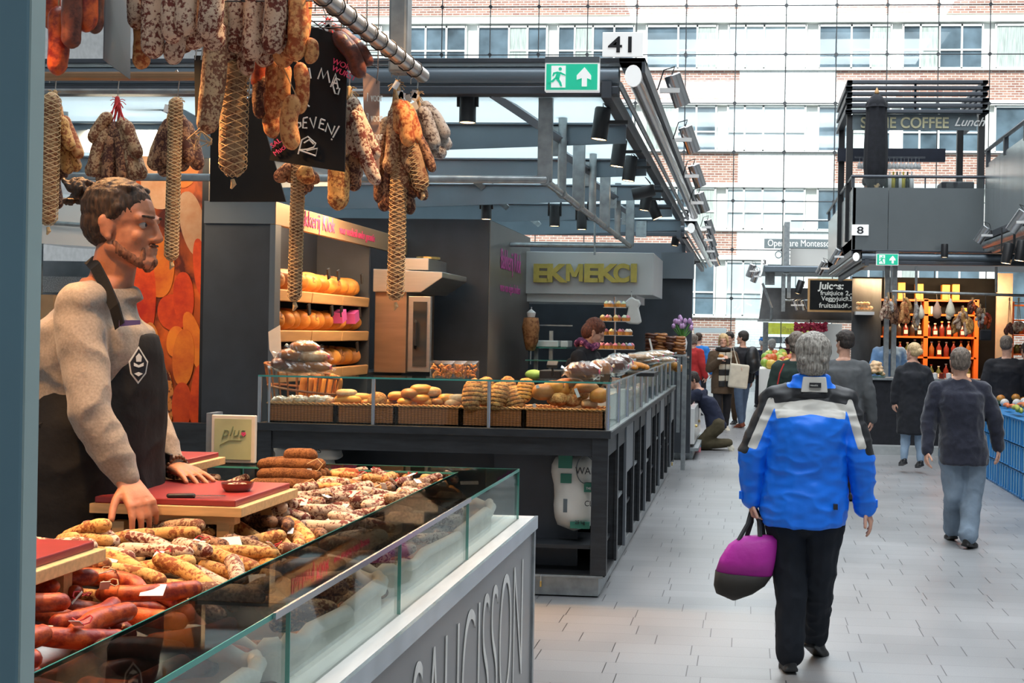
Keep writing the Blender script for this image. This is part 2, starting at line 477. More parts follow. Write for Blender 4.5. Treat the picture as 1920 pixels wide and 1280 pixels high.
struct('wall_back', MB().box(-14.2, 16.2, -6.2, -6, 0, 13.2), MATS['hallwall'])

# cable-stayed glass wall at the end of the hall
gz = 14.5
struct('window_1', MB().box(-20, 24, 38.0, 38.02, 0.0, gz), M['glass_hall'])
tr = MB()
xs = []
for k in range(-14, 17):
    x = P(1468, 400, 37.9).x + (k) * 93.2 * 37.9 / 2400
    xs.append(x); tr.tube([(x, 37.9, 0), (x, 37.9, gz)], 0.016, 6)
zs = []
for k in range(0, 12):
    z = P(1400, 10.5 + 91.4 * 0, 37.9).z - (k - 3) * 91.2 * 37.9 / 2400
    if z > 0.2: zs.append(z); tr.tube([(-20, 37.92, z), (24, 37.92, z)], 0.016, 6)
for x in xs:
    for z in zs: tr.obox((x, 37.9, z), (0.10, 0.04, 0.10), Matrix.Rotation(PI / 4, 3, 'Y'))
struct('trim_1', tr, mat('cable', (0.05, 0.055, 0.06), 0.5))

# ================================================================ BUILDING ACROSS THE STREET
BY = 50.0
bl = thing('apartment_building', 'long brick building with white framed window rows across the street, behind the glass wall', 'building', (2, BY, 0))
M['brick'] = brick_mat('brick', (0.30, 0.13, 0.095), (0.46, 0.25, 0.18), (0.60, 0.54, 0.48))
M['brick_skywash'] = brick_mat('brick_skywash', (0.80, 0.79, 0.76), (0.86, 0.85, 0.82), (0.68, 0.68, 0.66))  # brick whitened to carry the sky reflection in its colour
M['lintel'] = mat('lintel', (0.86, 0.85, 0.80), 0.8, 0.0, 0.05, 0.6)
M['pane'] = mat('pane', (0.10, 0.14, 0.17), 0.06, 0.0, 0.7, 0.9, spec=0.45)
M['curtain'] = mat('curtain', (0.42, 0.46, 0.42), 0.9, 0.0, 0.35, 5, stretch=(5, 1, 0.3))
def bz(y): return P(1500, y, BY).z
bands = [(-60, 27, 'brick'), (131, 193, 'brick'), (286, 347, 'brick'), (433, 484, 'brick'), (596, 700, 'brick')]
wallm = MB(); trm = MB()
for (a, b_, _) in bands:
    z1, z0 = bz(a), max(-0.1, bz(b_))
    wallm.box(-24, P(1386, 200, BY).x, BY - 0.02, BY + 0.6, z0, z1); wallm.box(P(1566, 200, BY).x, 34, BY - 0.02, BY + 0.6, z0, z1)
wallm.box(-24, 34, BY - 0.02, BY + 0.6, bz(-60), bz(-60) + 2.0)
trm.box(-24, 34, BY + 0.12, BY + 0.6, 0, bz(-60))
wallm.build('brick_wall', M['brick'], bl)
trm.build('white_render', M['lintel'], bl)
# brick painted white where reflected sky washes out the glass wall
wash = MB()
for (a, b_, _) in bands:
    z1, z0 = bz(a), max(-0.1, bz(b_)); wash.box(P(1386, 200, BY).x, P(1566, 200, BY).x, BY - 0.05, BY + 0.6, z0, z1)
wash.build('sky_reflection_brick', M['brick_skywash'], bl)
led = MB()
for yy, hh in ((37, 12), (131, 3), (193, 9), (286, 3), (348, 9), (433, 3), (484, 9), (596, 4)):
    led.box(-24, 34, BY - 0.14, BY + 0.2, bz(yy + hh / 2), bz(yy - hh / 2))
led.build('ledge', M['lintel'], bl)
rows = [(47, 131), (198, 286), (353, 433), (490, 596)]
rr = random.Random(3)
pier = 0
for ri, (ya, yb) in enumerate(rows):
    zt, zb = bz(ya), bz(yb)
    x = -21.0 + ri * 0.02
    k = 0
    while x < 31:
        w = 3.0 if k % 2 == 0 else 2.75
        x1 = x + w
        f = MB(); wb = 0.07
        f.box(x, x1, BY - 0.06, BY + 0.1, zb, zb + 0.09); f.box(x, x1, BY - 0.06, BY + 0.1, zt - 0.07, zt)
        div = [x, x + w * 0.22, x + w * 0.24 + w * 0.22, x + w * 0.74, x1] if k % 2 == 0 else [x, x + w * 0.45, x + w * 0.72, x1]
        for d in div: f.box(d - wb / 2, d + wb / 2, BY - 0.06, BY + 0.1, zb, zt)
        for d0, d1 in zip(div[:-1], div[1:]):
            if d1 - d0 < 0.9: f.box(d0, d1, BY - 0.05, BY + 0.08, zb + (zt - zb) * 0.42, zb + (zt - zb) * 0.42 + 0.06)
        inwash = 8.0 if False else P(1386, 200, BY).x < (x + x1) / 2 < P(1566, 200, BY).x
        fr = f.build('window_frame', M['lintel'], bl)
        pn = MB().box(x, x1, BY + 0.02, BY + 0.05, zb, zt)
        pn.build('pane', MATS.get('pane_skywash') or mat('pane_skywash', (0.55, 0.62, 0.64), 0.08, 0, 0.2, 0.8) if inwash else M['pane'], fr)  # panes inside the painted sky reflection are paled too
        if not inwash and rr.random() < 0.75:
            j = rr.randrange(len(div) - 1)
            MB().box(div[j] + 0.04, div[j + 1] - 0.04, BY - 0.01, BY + 0.015, zb + 0.1, zt - 0.08).build('curtain', M['curtain'], fr)
        x = x1 + (0.5 if k % 2 == 0 else 0.45); k += 1
for c in list(bl.children):
    pass
# signs on that building
sg = thing('school_sign', 'dark strip sign with white letters on the brick front across the street', 'sign', P(1495, 465, BY - .16))
MB().box(P(1433, 455, BY - .16).x, P(1553, 455, BY - .16).x, BY - .18, BY - .02, P(1495, 465, BY - .16).z, P(1495, 448, BY - .16).z).build('panel', mat('slate', (0.10, 0.12, 0.13), 0.6), sg)
text('Openbare Montessorischool', P(1439, 461, BY - .19), X1, Z1, 0.36, M['white'], sg, sx=0.80)
sg = thing('house_sign', 'pale panel with thin grey letters below the dark school sign', 'sign', P(1500, 500, BY - .16))
MB().box(P(1433, 466, BY - .16).x, P(1553, 466, BY - .16).x, BY - .18, BY - .02, P(1495, 496, BY - .16).z, P(1495, 466, BY - .16).z).build('panel', M['white'], sg)
text('Oscar Prins', P(1452, 484, BY - .19), X1, Z1, 0.42, MATS['slate'], sg, sx=0.9)
sg = thing('yellow_sign', 'yellow shop fascia panel on the street front under the grey awning', 'sign', P(1480, 626, 45))
MB().box(P(1431, 620, 45).x, P(1563, 620, 45).x, 45, 45.1, P(1495, 627, 45).z, P(1495, 606, 45).z).build('panel', mat('yellow', (0.85, 0.78, 0.06), 0.5), sg)
text('Pastel', P(1466, 622, 44.97), X1, Z1, 0.28, mat('gold_letter', (0.6, 0.5, 0.1), 0.5), sg)
sg = thing('street_sign', 'grey sign strip with white letters beneath the yellow fascia across the street', 'sign', P(1480, 645, 45))
MB().box(P(1425, 640, 45).x, P(1500, 640, 45).x, 45, 45.1, P(1495, 644, 45).z, P(1495, 632, 45).z).build('panel', MATS['slate'], sg)
text('Kind', P(1466, 642, 44.97), X1, Z1, 0.26, M['white'], sg, bold=0.008)
sg = thing('white_sign', 'long white panel fixed to the brick front above the red jacket', 'sign', P(1330, 620, 47))
MB().box(P(1301, 620, 47).x, P(1362, 620, 47).x, 47, 47.1, P(1330, 624, 47).z, P(1330, 614, 47).z).build('panel', M['white'], sg)
for _o, _x0, _x1, _Y, _z in (('yellow_sign', 1431, 1563, 45, 620), ('street_sign', 1425, 1500, 45, 640), ('white_sign', 1301, 1362, 47, 620)):
    _q = bpy.data.objects[_o]
    for _x in (_x0 + 3, _x1 - 3): MB().box(P(_x, 600, _Y).x - .03, P(_x, 600, _Y).x + .03, _Y + .1, _Y + .16, -.02, P(_x, _z, _Y).z).build('post', M['lintel'], _q)
# shop plinth and parked light things along the pavement
tag(MB().box(-6, 10, 46.5, 47.0, -0.02, 0.5).build('low_wall', M['lintel']), 'low pale wall along the pavement outside the hall', 'wall')

# ================================================================ BLURRED POST AT THE LEFT EDGE
pt = thing('steel_post', 'blue grey steel post filling the left edge of the picture', 'post', (P(40, 900, 1.2).x, 1.2, 0))
M['bluepaint'] = mat('bluepaint', (0.13, 0.24, 0.30), 0.38, 0.2, 0.10, 2)
M['bluepaint2'] = mat('bluepaint2', (0.30, 0.40, 0.40), 0.4, 0.2, 0.08, 2)
def slant(px0, px1, px2, px3, Y0, Y1):
    """post leaf running floor to above the frame, px0..px1 wide at the top, px2..px3 at the bottom"""
    a, b_, c, d = P(px0, 0, Y0), P(px1, 0, Y0), P(px2, 1280, Y0), P(px3, 1280, Y0)
    xm0, xm1 = (a.x + c.x) / 2, (b_.x + d.x) / 2
    return MB().box(xm0, xm1, Y0, Y1, 0, 3.4)
slant(-60, 52, -80, 38, 1.2, 1.226).build('post_body', M['bluepaint'], pt, bevel=0.003)
_px = (P(52, 0, 1.2).x + P(38, 1280, 1.2).x) / 2
MB().box(_px - .002, _px + .0015, 1.201, 1.226, 0, 3.4).build('side_strip', M['bluepaint2'], pt)

# ================================================================ STALL FRAME 41
def tubular(mb, x0, x1, y, z, r): mb.tube([(x0, y, z), (x1, y, z)], r, 14)
TOP = P(1210, 108, 7.6); XO, ZT = TOP.x, TOP.z      # outer corner of the stall roof
def silver_spot(px, py, Y, sc=1.0, label='', group='silver spotlights on the outer roof edge', flip=1, pitch=0.35):
    c = P(px, py, Y)
    o = thing('spotlight', label, 'spotlight', c, group)
    rot = Matrix.Rotation(-pitch * flip, 3, 'Y') @ Matrix.Rotation(0.25, 3, 'X')
    L, R = 0.21 * sc, 0.055 * sc
    MB().lathe([(0.001, -L / 2 + 0.02), (R * 0.93, -L / 2 + 0.02), (R, -L / 2), (R, L / 2 - 0.005), (R * 0.9, L / 2), (0.001, L / 2)], c, 18, rot).build('housing', M['chrome'], o, auto=True)
    MB().lathe([(0.001, -L / 2 + 0.004), (R * 0.9, -L / 2 + 0.004), (R * 0.9, -L / 2 + 0.018), (0.001, -L / 2 + 0.018)], c, 18, rot).build('lens', M['lampglow'], o)
    a = c + rot @ Vector((0, -R * 1.02, 0))
    MB().obox(a + Vector((-0.05 * flip * sc, 0, 0)), (0.13 * sc, 0.02, 0.03)).build('bracket', M['whitegloss'], o)
    MB().tube([c + rot @ Vector((0, 0, L / 2)), c + Vector((-0.02 * flip, 0, L * .72)), c + Vector((-0.09 * flip, 0, L * .62)), c + Vector((-0.13 * flip, 0, 0.0))], 0.005, 6).build('cable', M['black'], o)
    return o
def black_spot(px, py, Y, label, sc=1.0, tilt=(0.0, 0.0), arm=1, group='black spotlights under the stall roof', up=None, cold=False, energy=0):
    c = P(px, py, Y)
    o = thing('spotlight', label, 'spotlight', c, group)
    rot = Matrix.Rotation(tilt[0], 3, 'Y') @ Matrix.Rotation(tilt[1], 3, 'X')
    L, R = 0.20 * sc, 0.052 * sc
    MB().lathe([(0.001, -L / 2 + 0.02), (R * 0.92, -L / 2 + 0.02), (R, -L / 2), (R, L / 2 - 0.012), (R * 0.9, L / 2), (0.001, L / 2)], c, 18, rot).build('housing', M['black'], o, auto=True)
    MB().lathe([(0.001, -L / 2 + 0.004), (R * 0.88, -L / 2 + 0.004), (R * 0.88, -L / 2 + 0.018), (0.001, -L / 2 + 0.018)], c, 18, rot).build('lens', M['lampglow'], o)
    a = MB()
    if up is not None:
        a.box(c.x - R - .015, c.x - R, c.y - .01, c.y + .01, c.z, up); a.box(c.x + R, c.x + R + .015, c.y - .01, c.y + .01, c.z, up)
    else:
        a.obox(c + Vector((arm * 0.09 * sc, 0, 0.01)), (0.16 * sc, 0.03, 0.02))
        a.tube([c + rot @ Vector((0, 0, L / 2)), c + Vector((0.01 * arm, 0, L * .66)), c + Vector((0.06 * arm, 0, L * .4))], 0.004, 6)
    a.build('bracket', M['black'], o)
    if energy:
        l = add_light('spot_beam', 'SPOT', c + rot @ Vector((0, 0, -L / 2 - 0.01)), energy, (1.0, 0.66, 0.36), None, spot_size=1.4, spot_blend=0.7, shadow_soft_size=0.05)
        l.rotation_euler = rot.to_euler()
    return o

def roof_edge(name, x_out, y0, y1, zt, xl, label, side=1, x_in=None):
    """slab edge + tubes of a market stall roof. side=+1: aisle is on +x"""
    o = thing(name, label, 'stall roof', (x_out, y0, 0))
    s = side
    # front beam (faces the camera)
    fb = MB().box(min(xl, x_out), max(xl, x_out), y0, y0 + 0.16, zt - 0.028, zt)
    fb.build('roof_slab', M['steel_dark'], o, bevel=0.004)
    e = x_out - s * 0.16
    t = MB(); t.tube([(xl, y0 + 0.06, zt - 0.10), (e, y0 + 0.06, zt - 0.10)], 0.06, 16); t.build('tube_rail', M['steel_blue'], o, auto=True)
    t = MB(); t.box(min(xl, e), max(xl, e), y0 + 0.02, y0 + 0.12, zt - 0.215, zt - 0.165); t.build('lower_rail', M['steel_dark'], o, bevel=0.006)
    t = MB(); t.tube([(xl, y0 + 0.05, zt - 0.155), (e, y0 + 0.05, zt - 0.155)], 0.018, 8); t.build('thin_rail', M['panel_grey'], o)
    # side beam running down the aisle
    MB().box(min(x_out, x_out - s * .16), max(x_out, x_out - s * .16), y0, y1, zt - 0.028, zt).build('side_slab', M['steel_dark'], o, bevel=0.004)
    MB().box(min(x_out, x_out - s * .02), max(x_out, x_out - s * .02), y0, y1, zt - 0.09, zt - 0.02).build('outer_strip', M['steel_dark'], o)
    t = MB(); t.tube([(x_out - s * .07, y0 + 0.1, zt - 0.10), (x_out - s * .07, y1, zt - 0.10)], 0.048, 16); t.build('awning_tube', M['chrome'], o, auto=True)
    MB().tube([(x_out - s * .155, y0 + 0.05, zt - 0.15), (x_out - s * .155, y1, zt - 0.15)], 0.018, 8).build('cable_duct', M['galv'], o)
    MB().box(min(x_out - s * .2, x_out - s * .26), max(x_out - s * .2, x_out - s * .26), y0, y1, zt - 0.24, zt - 0.14).build('inner_rail', M['steel_dark'], o)
    # white end piece of the awning tube
    c = Vector((x_out - s * .07, y0 - 0.012, zt - 0.11))
    MB().prism([c + Vector((0.05 * math.cos(a) * 1.0, 0, 0.065 * math.sin(a))) for a in [2 * PI * k / 16 for k in range(16)]], (0, 0.02, 0)).build('end_cap', M['signwhite'], o)
    return o
rf = roof_edge('stall_roof', XO, 7.6, 16.6, ZT, -6.5, 'dark steel roof frame over the bakery stall numbered 41')
ZR = ZT - 0.24
# tapered joists with bolted end plates
xj = XO - 0.45
for i, yj in enumerate((8.55, 10.3, 12.1, 13.9, 15.7)):
    j = MB(); x0, x1 = -6.5, XO - 0.2
    j.prism([(x0, yj, ZR), (x1, yj, ZR), (x1, yj, ZR - 0.13), (x0 + 2.6, yj, ZR - 0.25), (x0, yj, ZR - 0.10)], (0, 0.012, 0))
    j.box(x0, x1, yj - 0.05, yj + 0.06, ZR - 0.012, ZR)
    j.build('joist', M['steel_blue'], rf)
    a = MB(); a.box(xj - 0.30, xj - 0.17, yj - 0.02, yj - 0.004, ZR - 0.22, ZR - 0.02)
    for dx in (-.27, -.2):
        for dz in (-.06, -.18): a.tube([(xj + dx, yj - 0.035, ZR + dz), (xj + dx, yj - 0.01, ZR + dz)], 0.012, 6)
    a.build('bolt_plate', M['galv'], rf)
M['milk_sheet'] = mat('milk_sheet', (0.80, 0.86, 0.88), 0.5, 0, .03, 2)
_m = M['milk_sheet']; _nn, _ll = _m.node_tree.nodes, _m.node_tree.links
_t = _nn.new('ShaderNodeBsdfTranslucent'); _t.inputs[0].default_value = (.86, .95, .97, 1); _x = _nn.new('ShaderNodeMixShader'); _x.inputs[0].default_value = .75
_ll.new(_nn['Principled BSDF'].outputs[0], _x.inputs[1]); _ll.new(_t.outputs[0], _x.inputs[2]); _ll.new(_x.outputs[0], _nn['Material Output'].inputs['Surface'])
MB().box(-6.5, XO - .28, 7.75, 16.8, ZR + .03, ZR + .036).build('milky_roof_sheet', _m, rf)
# cross braces
br = MB()
for i, yj in enumerate((7.7, 9.5, 11.3, 13.1)):
    br.tube([(XO - 0.95, yj, ZR + 0.05), (XO - 0.62, yj + 0.85, ZR - 0.12)], 0.035, 4)
br.build('brace', M['panel_grey'], rf)
for (px0, py0, px1, py1, Y) in ((835, 290, 905, 350, 11.6), (900, 345, 950, 388, 13.2), (965, 385, 1010, 420, 14.8)):
    MB().tube([P(px0, py0, Y), P(px1, py1, Y + .5)], 0.04, 4).build('brace', M['galv'], rf)
# dark ridge beam across, far part of the roof
# hanging rail: pipe along x, posts, pipe along the aisle
RX, RZ = P(1020, 337, 7.75).x, P(1020, 337, 7.75).z
rl = thing('hanging_rail', 'steel pipe rail hung on posts above the bread counter', 'rail', (RX, 7.75, RZ))
MB().tube([(-5.2, 7.75, RZ), (RX, 7.75, RZ), (RX, 13.6, RZ), (-3.4, 13.6, RZ)], 0.024, 12).build('pipe', M['galv'], rl, auto=True)
for k, yy in enumerate((7.78, 8.5, 9.35, 10.2, 11.1, 12.2, 13.5)):
    w = 0.045 if k % 2 == 0 else 0.032
    if k % 2 == 0: MB().box(RX - w, RX + w, yy - .02, yy + .02, RZ - 0.01, ZR + 0.1).build('post', M['galv'], rl, bevel=0.006)
    else: MB().tube([(RX, yy, RZ), (RX, yy, ZR + 0.1)], 0.03, 12).build('post', M['galv'], rl, auto=True)
    MB().tube([(RX, yy - .03, RZ), (RX, yy + .03, RZ)], 0.034, 12).build('collar', M['galv'], rl)
for px in (1115,):
    MB().tube([P(px, 340, 13.6) , P(px, 478, 13.6)], 0.012, 8).build('drop_rod', M['galv'], rl)

# number signs
def number_sign(txt, px0, py0, px1, py1, Y, label, size=None, sx=1.3, group=None):
    a, b = P(px0, py1, Y), P(px1, py0, Y)
    o = thing('number_sign', label, 'sign', ((a.x + b.x) / 2, Y, a.z), group)
    MB().box(a.x, b.x, Y, Y + 0.02, a.z, b.z).build('panel', M['signwhite'], o, bevel=0.003)
    h = (b.z - a.z)
    text(txt, ((a.x + b.x) / 2, Y - 0.004, a.z + h * 0.17), X1, Z1, size or h * 0.92, M['ink'], o, sx=sx, align='CENTER', bold=h * 0.012)
number_sign('41', 1129, 60, 1206, 106, 7.58, 'white sign with the number 41 on top of the stall corner')
number_sign('38', 1280, 388, 1308, 414, 16.87, 'small white sign with the number 38 on the next stall corner')

def exit_sign(px0, py0, px1, py1, Y, label, arrow='up'):
    a, b = P(px0, py1, Y), P(px1, py0, Y)
    x0, x1, z0, z1 = a.x, b.x, a.z, b.z
    o = thing('exit_sign', label, 'sign', ((x0 + x1) / 2, Y, z0))
    w, h = x1 - x0, z1 - z0
    MB().box(x0, x1, Y, Y + 0.05, z0, z1).build('case', M['signwhite'], o, bevel=0.004)
    MB().box(x0, x1, Y - .004, Y + 0.05, z1 - h * 0.18, z1).build('top_rail', M['panel_grey'], o)
    MB().box(x0 + w * .03, x1 - w * .03, Y - 0.006, Y, z0 + h * .04, z0 + h * .78).build('green_panel', M['green'], o)
    yy = Y - 0.010
    def q(u, v): return (x0 + w * (.03 + .94 * u), yy, z0 + h * (.04 + .74 * v))
    MB().prism([q(.10, .08), q(.38, .08), q(.38, .93), q(.10, .93)], (0, .003, 0)).build('doorway', M['signwhite'], o)
    s = MB(); yy = Y - 0.014
    s.prism([Vector(q(.275, .8)) + Vector((h * .05 * math.cos(t), 0, h * .05 * math.sin(t))) for t in [PI * k / 6 for k in range(12)]], (0, .003, 0))
    for pts in ([(.22, .70), (.29, .66), (.26, .40), (.17, .44)], [(.25, .66), (.29, .68), (.38, .58), (.38, .53), (.30, .58)], [(.22, .70), (.14, .66), (.12, .52), (.15, .52), (.17, .60), (.22, .62)],
                [(.17, .44), (.24, .46), (.30, .28), (.32, .12), (.28, .12), (.25, .26)], [(.17, .46), (.19, .40), (.14, .28), (.04, .28), (.04, .34), (.11, .35)]):
        s.prism([q(*p) for p in pts], (0, .003, 0))
    s.build('running_figure', M['green'], o)
    yy = Y - 0.012
    MB().prism([q(.70, .12), q(.80, .12), q(.80, .45), q(.88, .38), q(.88, .55), q(.75, .87), q(.60, .55), q(.60, .38), q(.70, .45)][::1], (0, .003, 0)).build('arrow', M['signwhite'], o)
    return o
exit_sign(1021, 106, 1124, 171, 7.5, 'large green exit sign with running figure and up arrow on the near roof beam')

black_spot(877, 200, 7.75, 'black spotlight hanging straight down from the front beam left of the exit sign', up=ZT - 0.2)
black_spot(1127, 232, 7.95, 'black spotlight on the side rail, nearest below the exit sign', tilt=(0.12, 0), energy=14)
black_spot(1160, 287, 9.3, 'black spotlight on the side rail, second below the exit sign', tilt=(0.12, 0), energy=14)
black_spot(1181, 316, 10.2, 'black spotlight on the side rail, third below the exit sign', tilt=(0.12, 0))
black_spot(1207, 360, 11.2, 'black spotlight lying almost level on the side rail', tilt=(1.35, 0))
black_spot(1211, 375, 12.0, 'black spotlight with lit lens behind the level one on the side rail', tilt=(0.15, 0))
black_spot(1226, 392, 12.6, 'black spotlight leaning to the left near the number 38 sign', tilt=(-0.4, 0))
black_spot(1040, 405, 12.4, 'lit black spotlight above the gold lettered sign', up=ZR + .1, energy=90)
black_spot(1091, 412, 12.9, 'silver black spotlight right of the lit one above the gold lettered sign', up=ZR + .1)
black_spot(1129, 398, 14.5, 'small lit black spotlight behind the pipe posts', up=ZR + .1)
black_spot(912, 392, 12.3, 'black spotlight above the dark bakery wall panel', up=ZR + .1)
black_spot(1267, 447, 17.3, 'small black spotlight under the roof of stall 38', sc=1.0, tilt=(0.15, 0))
black_spot(1291, 492, 19.0, 'small black spotlight at the far end under the roof of stall 38', tilt=(1.3, 0))
for (px, py, Y, w) in ((1270, 169, 8.3, 'nearest'), (1293, 261, 10.0, 'second nearest'), (1307, 329, 11.7, 'third nearest'), (1316, 379, 13.3, 'fourth nearest')):
    silver_spot(px, py, Y, 1.0, 'silver cylinder spotlight on the outer edge of stall 41, %s of four' % w)
rf2 = roof_edge('stall_roof', P(1306, 412, 16.9).x, 16.9, 26.0, P(1306, 412, 16.9).z, -6.5, 'dark steel roof frame of the next stall numbered 38')
for (px, py, Y) in ((1331, 425, 17.6), (1334, 449, 18.8), (1338, 470, 20.2), (1342, 487, 21.6)):
    silver_spot(px, py, Y, 1.0, 'small silver spotlight in the row on stall 38 roof edge', group='silver spotlights on stall 38')
for k, yj in enumerate((18.2, 20.4)):
    MB().box(-6, P(1306, 412, 16.9).x - .2, yj, yj + .02, P(1306, 412, 16.9).z - .5, P(1306, 412, 16.9).z - .22).build('joist', M['steel_blue'], rf2)

# ================================================================ WALLS OF THE BAKERY STALL
# panel that carries the pink letters; it closes the stall behind the oven
pA = P(918, 411, 12.5); XW = pA.x
Yend = 2400 * XW / (988 - 1400) * 1.0
pw = thing('partition_panel', 'tall dark partition with pink lettering on its end, behind the oven', 'partition', (XW - 1, 12.5, 0.16))
MB().box(-4.6, XW, 12.5, Yend, 0.16, pA.z).build('panel', M['panel_dark'], pw, bevel=0.004)
MB().box(XW - .002, XW + .006, 12.52, Yend - .02, 0.2, pA.z - .01).build('metal_face', mat('warmsteel', (0.22, 0.20, 0.185), 0.4, 0.6, 0.12, 1.4), pw)
text('Bakkerij Klok', (XW + .012, 13.05, PX(935, 502, XW).z), Y1, Z1, 0.30, M['magenta'], pw, sx=0.72)
text('vers van eigen bodem', (XW + .012, 13.05, PX(935, 545, XW).z), Y1, Z1, 0.135, M['magenta'], pw, sx=0.98)
# bread rack
RKX = P(516, 380, 8.9).x; RY0, RY1 = 8.9, 11.25
rk0 = P(384, 380, 8.9).x; rkt = P(450, 378, 8.9).z
rk = thing('bread_rack', 'tall dark cabinet with open warm lit bread shelves and pink lettered header', 'cabinet', (RKX - .3, RY0, 0.16))
MB().box(rk0, RKX, RY0, RY0 + .04, 0.16, rkt).build('side_panel', M['panel_dark'], rk, bevel=0.003)
MB().box(rk0 + .001, RKX + .004, RY0 - .012, RY0, PX(516, 412, RKX).z - .33 + .3, rkt + .003).build('top_panel', M['panel_grey'], rk)
MB().box(rk0, rk0 + .04, RY0 + .04, RY1, 0.16, rkt).build('back_panel', M['panel_dark'], rk)
MB().box(rk0 + .04, RKX, RY1 - .04, RY1, 0.16, rkt).build('side_panel', M['panel_dark'], rk)
hz = PX(516, 421, RKX).z
MB().box(RKX - .03, RKX + .01, RY0 - .01, 12.45, hz, rkt + .002).build('header', mat('warmpanel', (0.42, 0.27, 0.15), 0.45, 0.3, 0.08, 2), rk, bevel=0.003)
MB().box(RKX - .03, RKX + .01, RY0 - .01, RY0 + .1, 0.16, hz).build('post', M['panel_grey'], rk)
text('Bakkerij Klok', (RKX + .014, RY0 + .42, hz + .04), Y1, Z1, 0.175, M['pink'], rk, sx=0.92)
text('voor versheid onder garantie', (RKX + .014, RY0 + 1.42, hz + .05), Y1, Z1, 0.10, M['pink'], rk, sx=0.85)
shz = [PX(516, y, RKX).z for y in (548, 626, 704)]
M['shelfwood'] = mat('shelfwood', (0.60, 0.33, 0.13), 0.55, 0.0, 0.12, 8, stretch=(1, .3, 3))
for z in shz:
    s = MB(); s.box(RKX - .50, RKX - .03, RY0 + .05, RY1 - .05, z - .03, z); s.build('shelf', M['shelfwood'], rk, bevel=0.003)
    s = MB()
    for k in range(3):
        y0 = RY0 + .06 + k * .755; s.obox((RKX - .01, y0 + .37, z - .015), (0.03, 0.745, 0.085), Matrix.Rotation(0.12, 3, 'Y'))
    s.build('shelf_edge', M['shelfwood'], rk, bevel=0.008)
add_light('rack_lamp', 'AREA', (RKX + .25, 9.9, rkt + .25), 62, (1.0, 0.62, 0.32), (RKX - .3, 9.9, 1.2), shape='RECTANGLE', size=.2, size_y=1.6)

# oven
M['oven_side'] = mat('oven_side', (0.46, 0.30, 0.20), 0.34, 0.85, 0.10, 3, stretch=(1, 1, 6))
ov = thing('oven', 'stainless steel bakery oven with hood and glass door, right of the bread shelves', 'oven', (RKX, 11.8, 0.6))
oz0, oz1 = PX(705, 697, RKX).z, PX(705, 505, RKX).z
ox1 = P(800, 600, 11.4).x
MB().box(rk0 + .2, ox1 - .5, 11.3, 12.4, 0.2, oz0).build('stand', M['panel_dark'], ov)
xs0 = P(702, 600, 11.32).x; xs1 = P(762, 600, 11.32).x; xs2 = P(808, 600, 11.32).x
MB().box(xs0, xs1, 11.32, 12.35, oz0, oz1).build('body', M['oven_side'], ov, bevel=0.008)
d = MB(); dz0, dz1 = P(780, 697, 11.3).z, P(780, 555, 11.3).z
d.box(xs1 + .02, xs2, 11.30, 11.36, dz0, dz1); d.build('door_frame', M['inox'], ov, bevel=0.006)
MB().box(xs1 + .07, xs2 - .03, 11.285, 11.30, dz0 + .05, dz1 - .05).build('door_glass', mat('darkglass', (0.03, 0.035, 0.04), 0.08, 0, 0.3, 3, spec=0.8), ov)
MB().tube([(xs1 + .09, 11.29, dz0 + .22), (xs1 + .11, 11.23, dz0 + .24), (xs1 + .11, 11.23, dz0 + .44), (xs1 + .09, 11.29, dz0 + .46)], 0.012, 8).build('handle', M['black'], ov)
h = MB(); hz0, hz1 = P(760, 548, 11.3).z, P(760, 505, 11.3).z
hx0, hx1 = xs0, P(832, 520, 11.3).x
h.prism([(hx0, 11.25, hz0), (hx0, 11.25, hz1), (hx1, 11.25, hz1 - .02), (hx1, 11.25, hz1 - .07), (xs2 - .08, 11.25, hz0)], (0, 1.0, 0)); h.build('hood', M['inox'], ov, bevel=0.006)
MB().box(xs0 + .1, xs2 - .05, 11.4, 12.1, hz1, hz1 + .11).build('hood_box', M['inox'], ov, bevel=0.006)
MB().lathe([(0.001, 0), (.11, 0), (.11, .02), (.001, .02)], (xs1 + .12, 11.6, hz1 + .11), 18).build('vent_lid', M['brass'], ov)

# photo mural of breads
mu0, mu1 = P(252, 500, 9.3).x, P(380, 500, 9.3).x
mz1, mz0 = P(320, 210, 9.3).z, 0.02
mr_ = thing('bread_mural', 'tall orange photo banner of loaves and baskets behind the vendor', 'banner', ((mu0 + mu1) / 2, 9.3, mz0))
def mural_mat():
    m, n, l, b = _new('mural')
    tc = n.new('ShaderNodeTexCoord'); nz = n.new('ShaderNodeTexNoise'); nz.inputs['Scale'].default_value = 2.2; nz.inputs['Detail'].default_value = 6; nz.inputs['Distortion'].default_value = 1.5
    cr = n.new('ShaderNodeValToRGB'); e = cr.color_ramp.elements
    e[0].position = .36; e[0].color = (0.10, 0.010, 0.002, 1); e[1].position = .62; e[1].color = (0.80, 0.13, 0.01, 1)
    l.new(tc.outputs['Object'], nz.inputs[0]); l.new(nz.outputs['Fac'], cr.inputs[0]); l.new(cr.outputs[0], b.inputs['Base Color']); b.inputs['Roughness'].default_value = .45
    return m
MB().box(mu0, mu1, 9.3, 9.32, mz0, mz1).build('print', mural_mat(), mr_)
MB().box(mu1, mu1 + .05, 9.27, 9.34, mz0, mz1).build('frame_edge', M['black'], mr_)
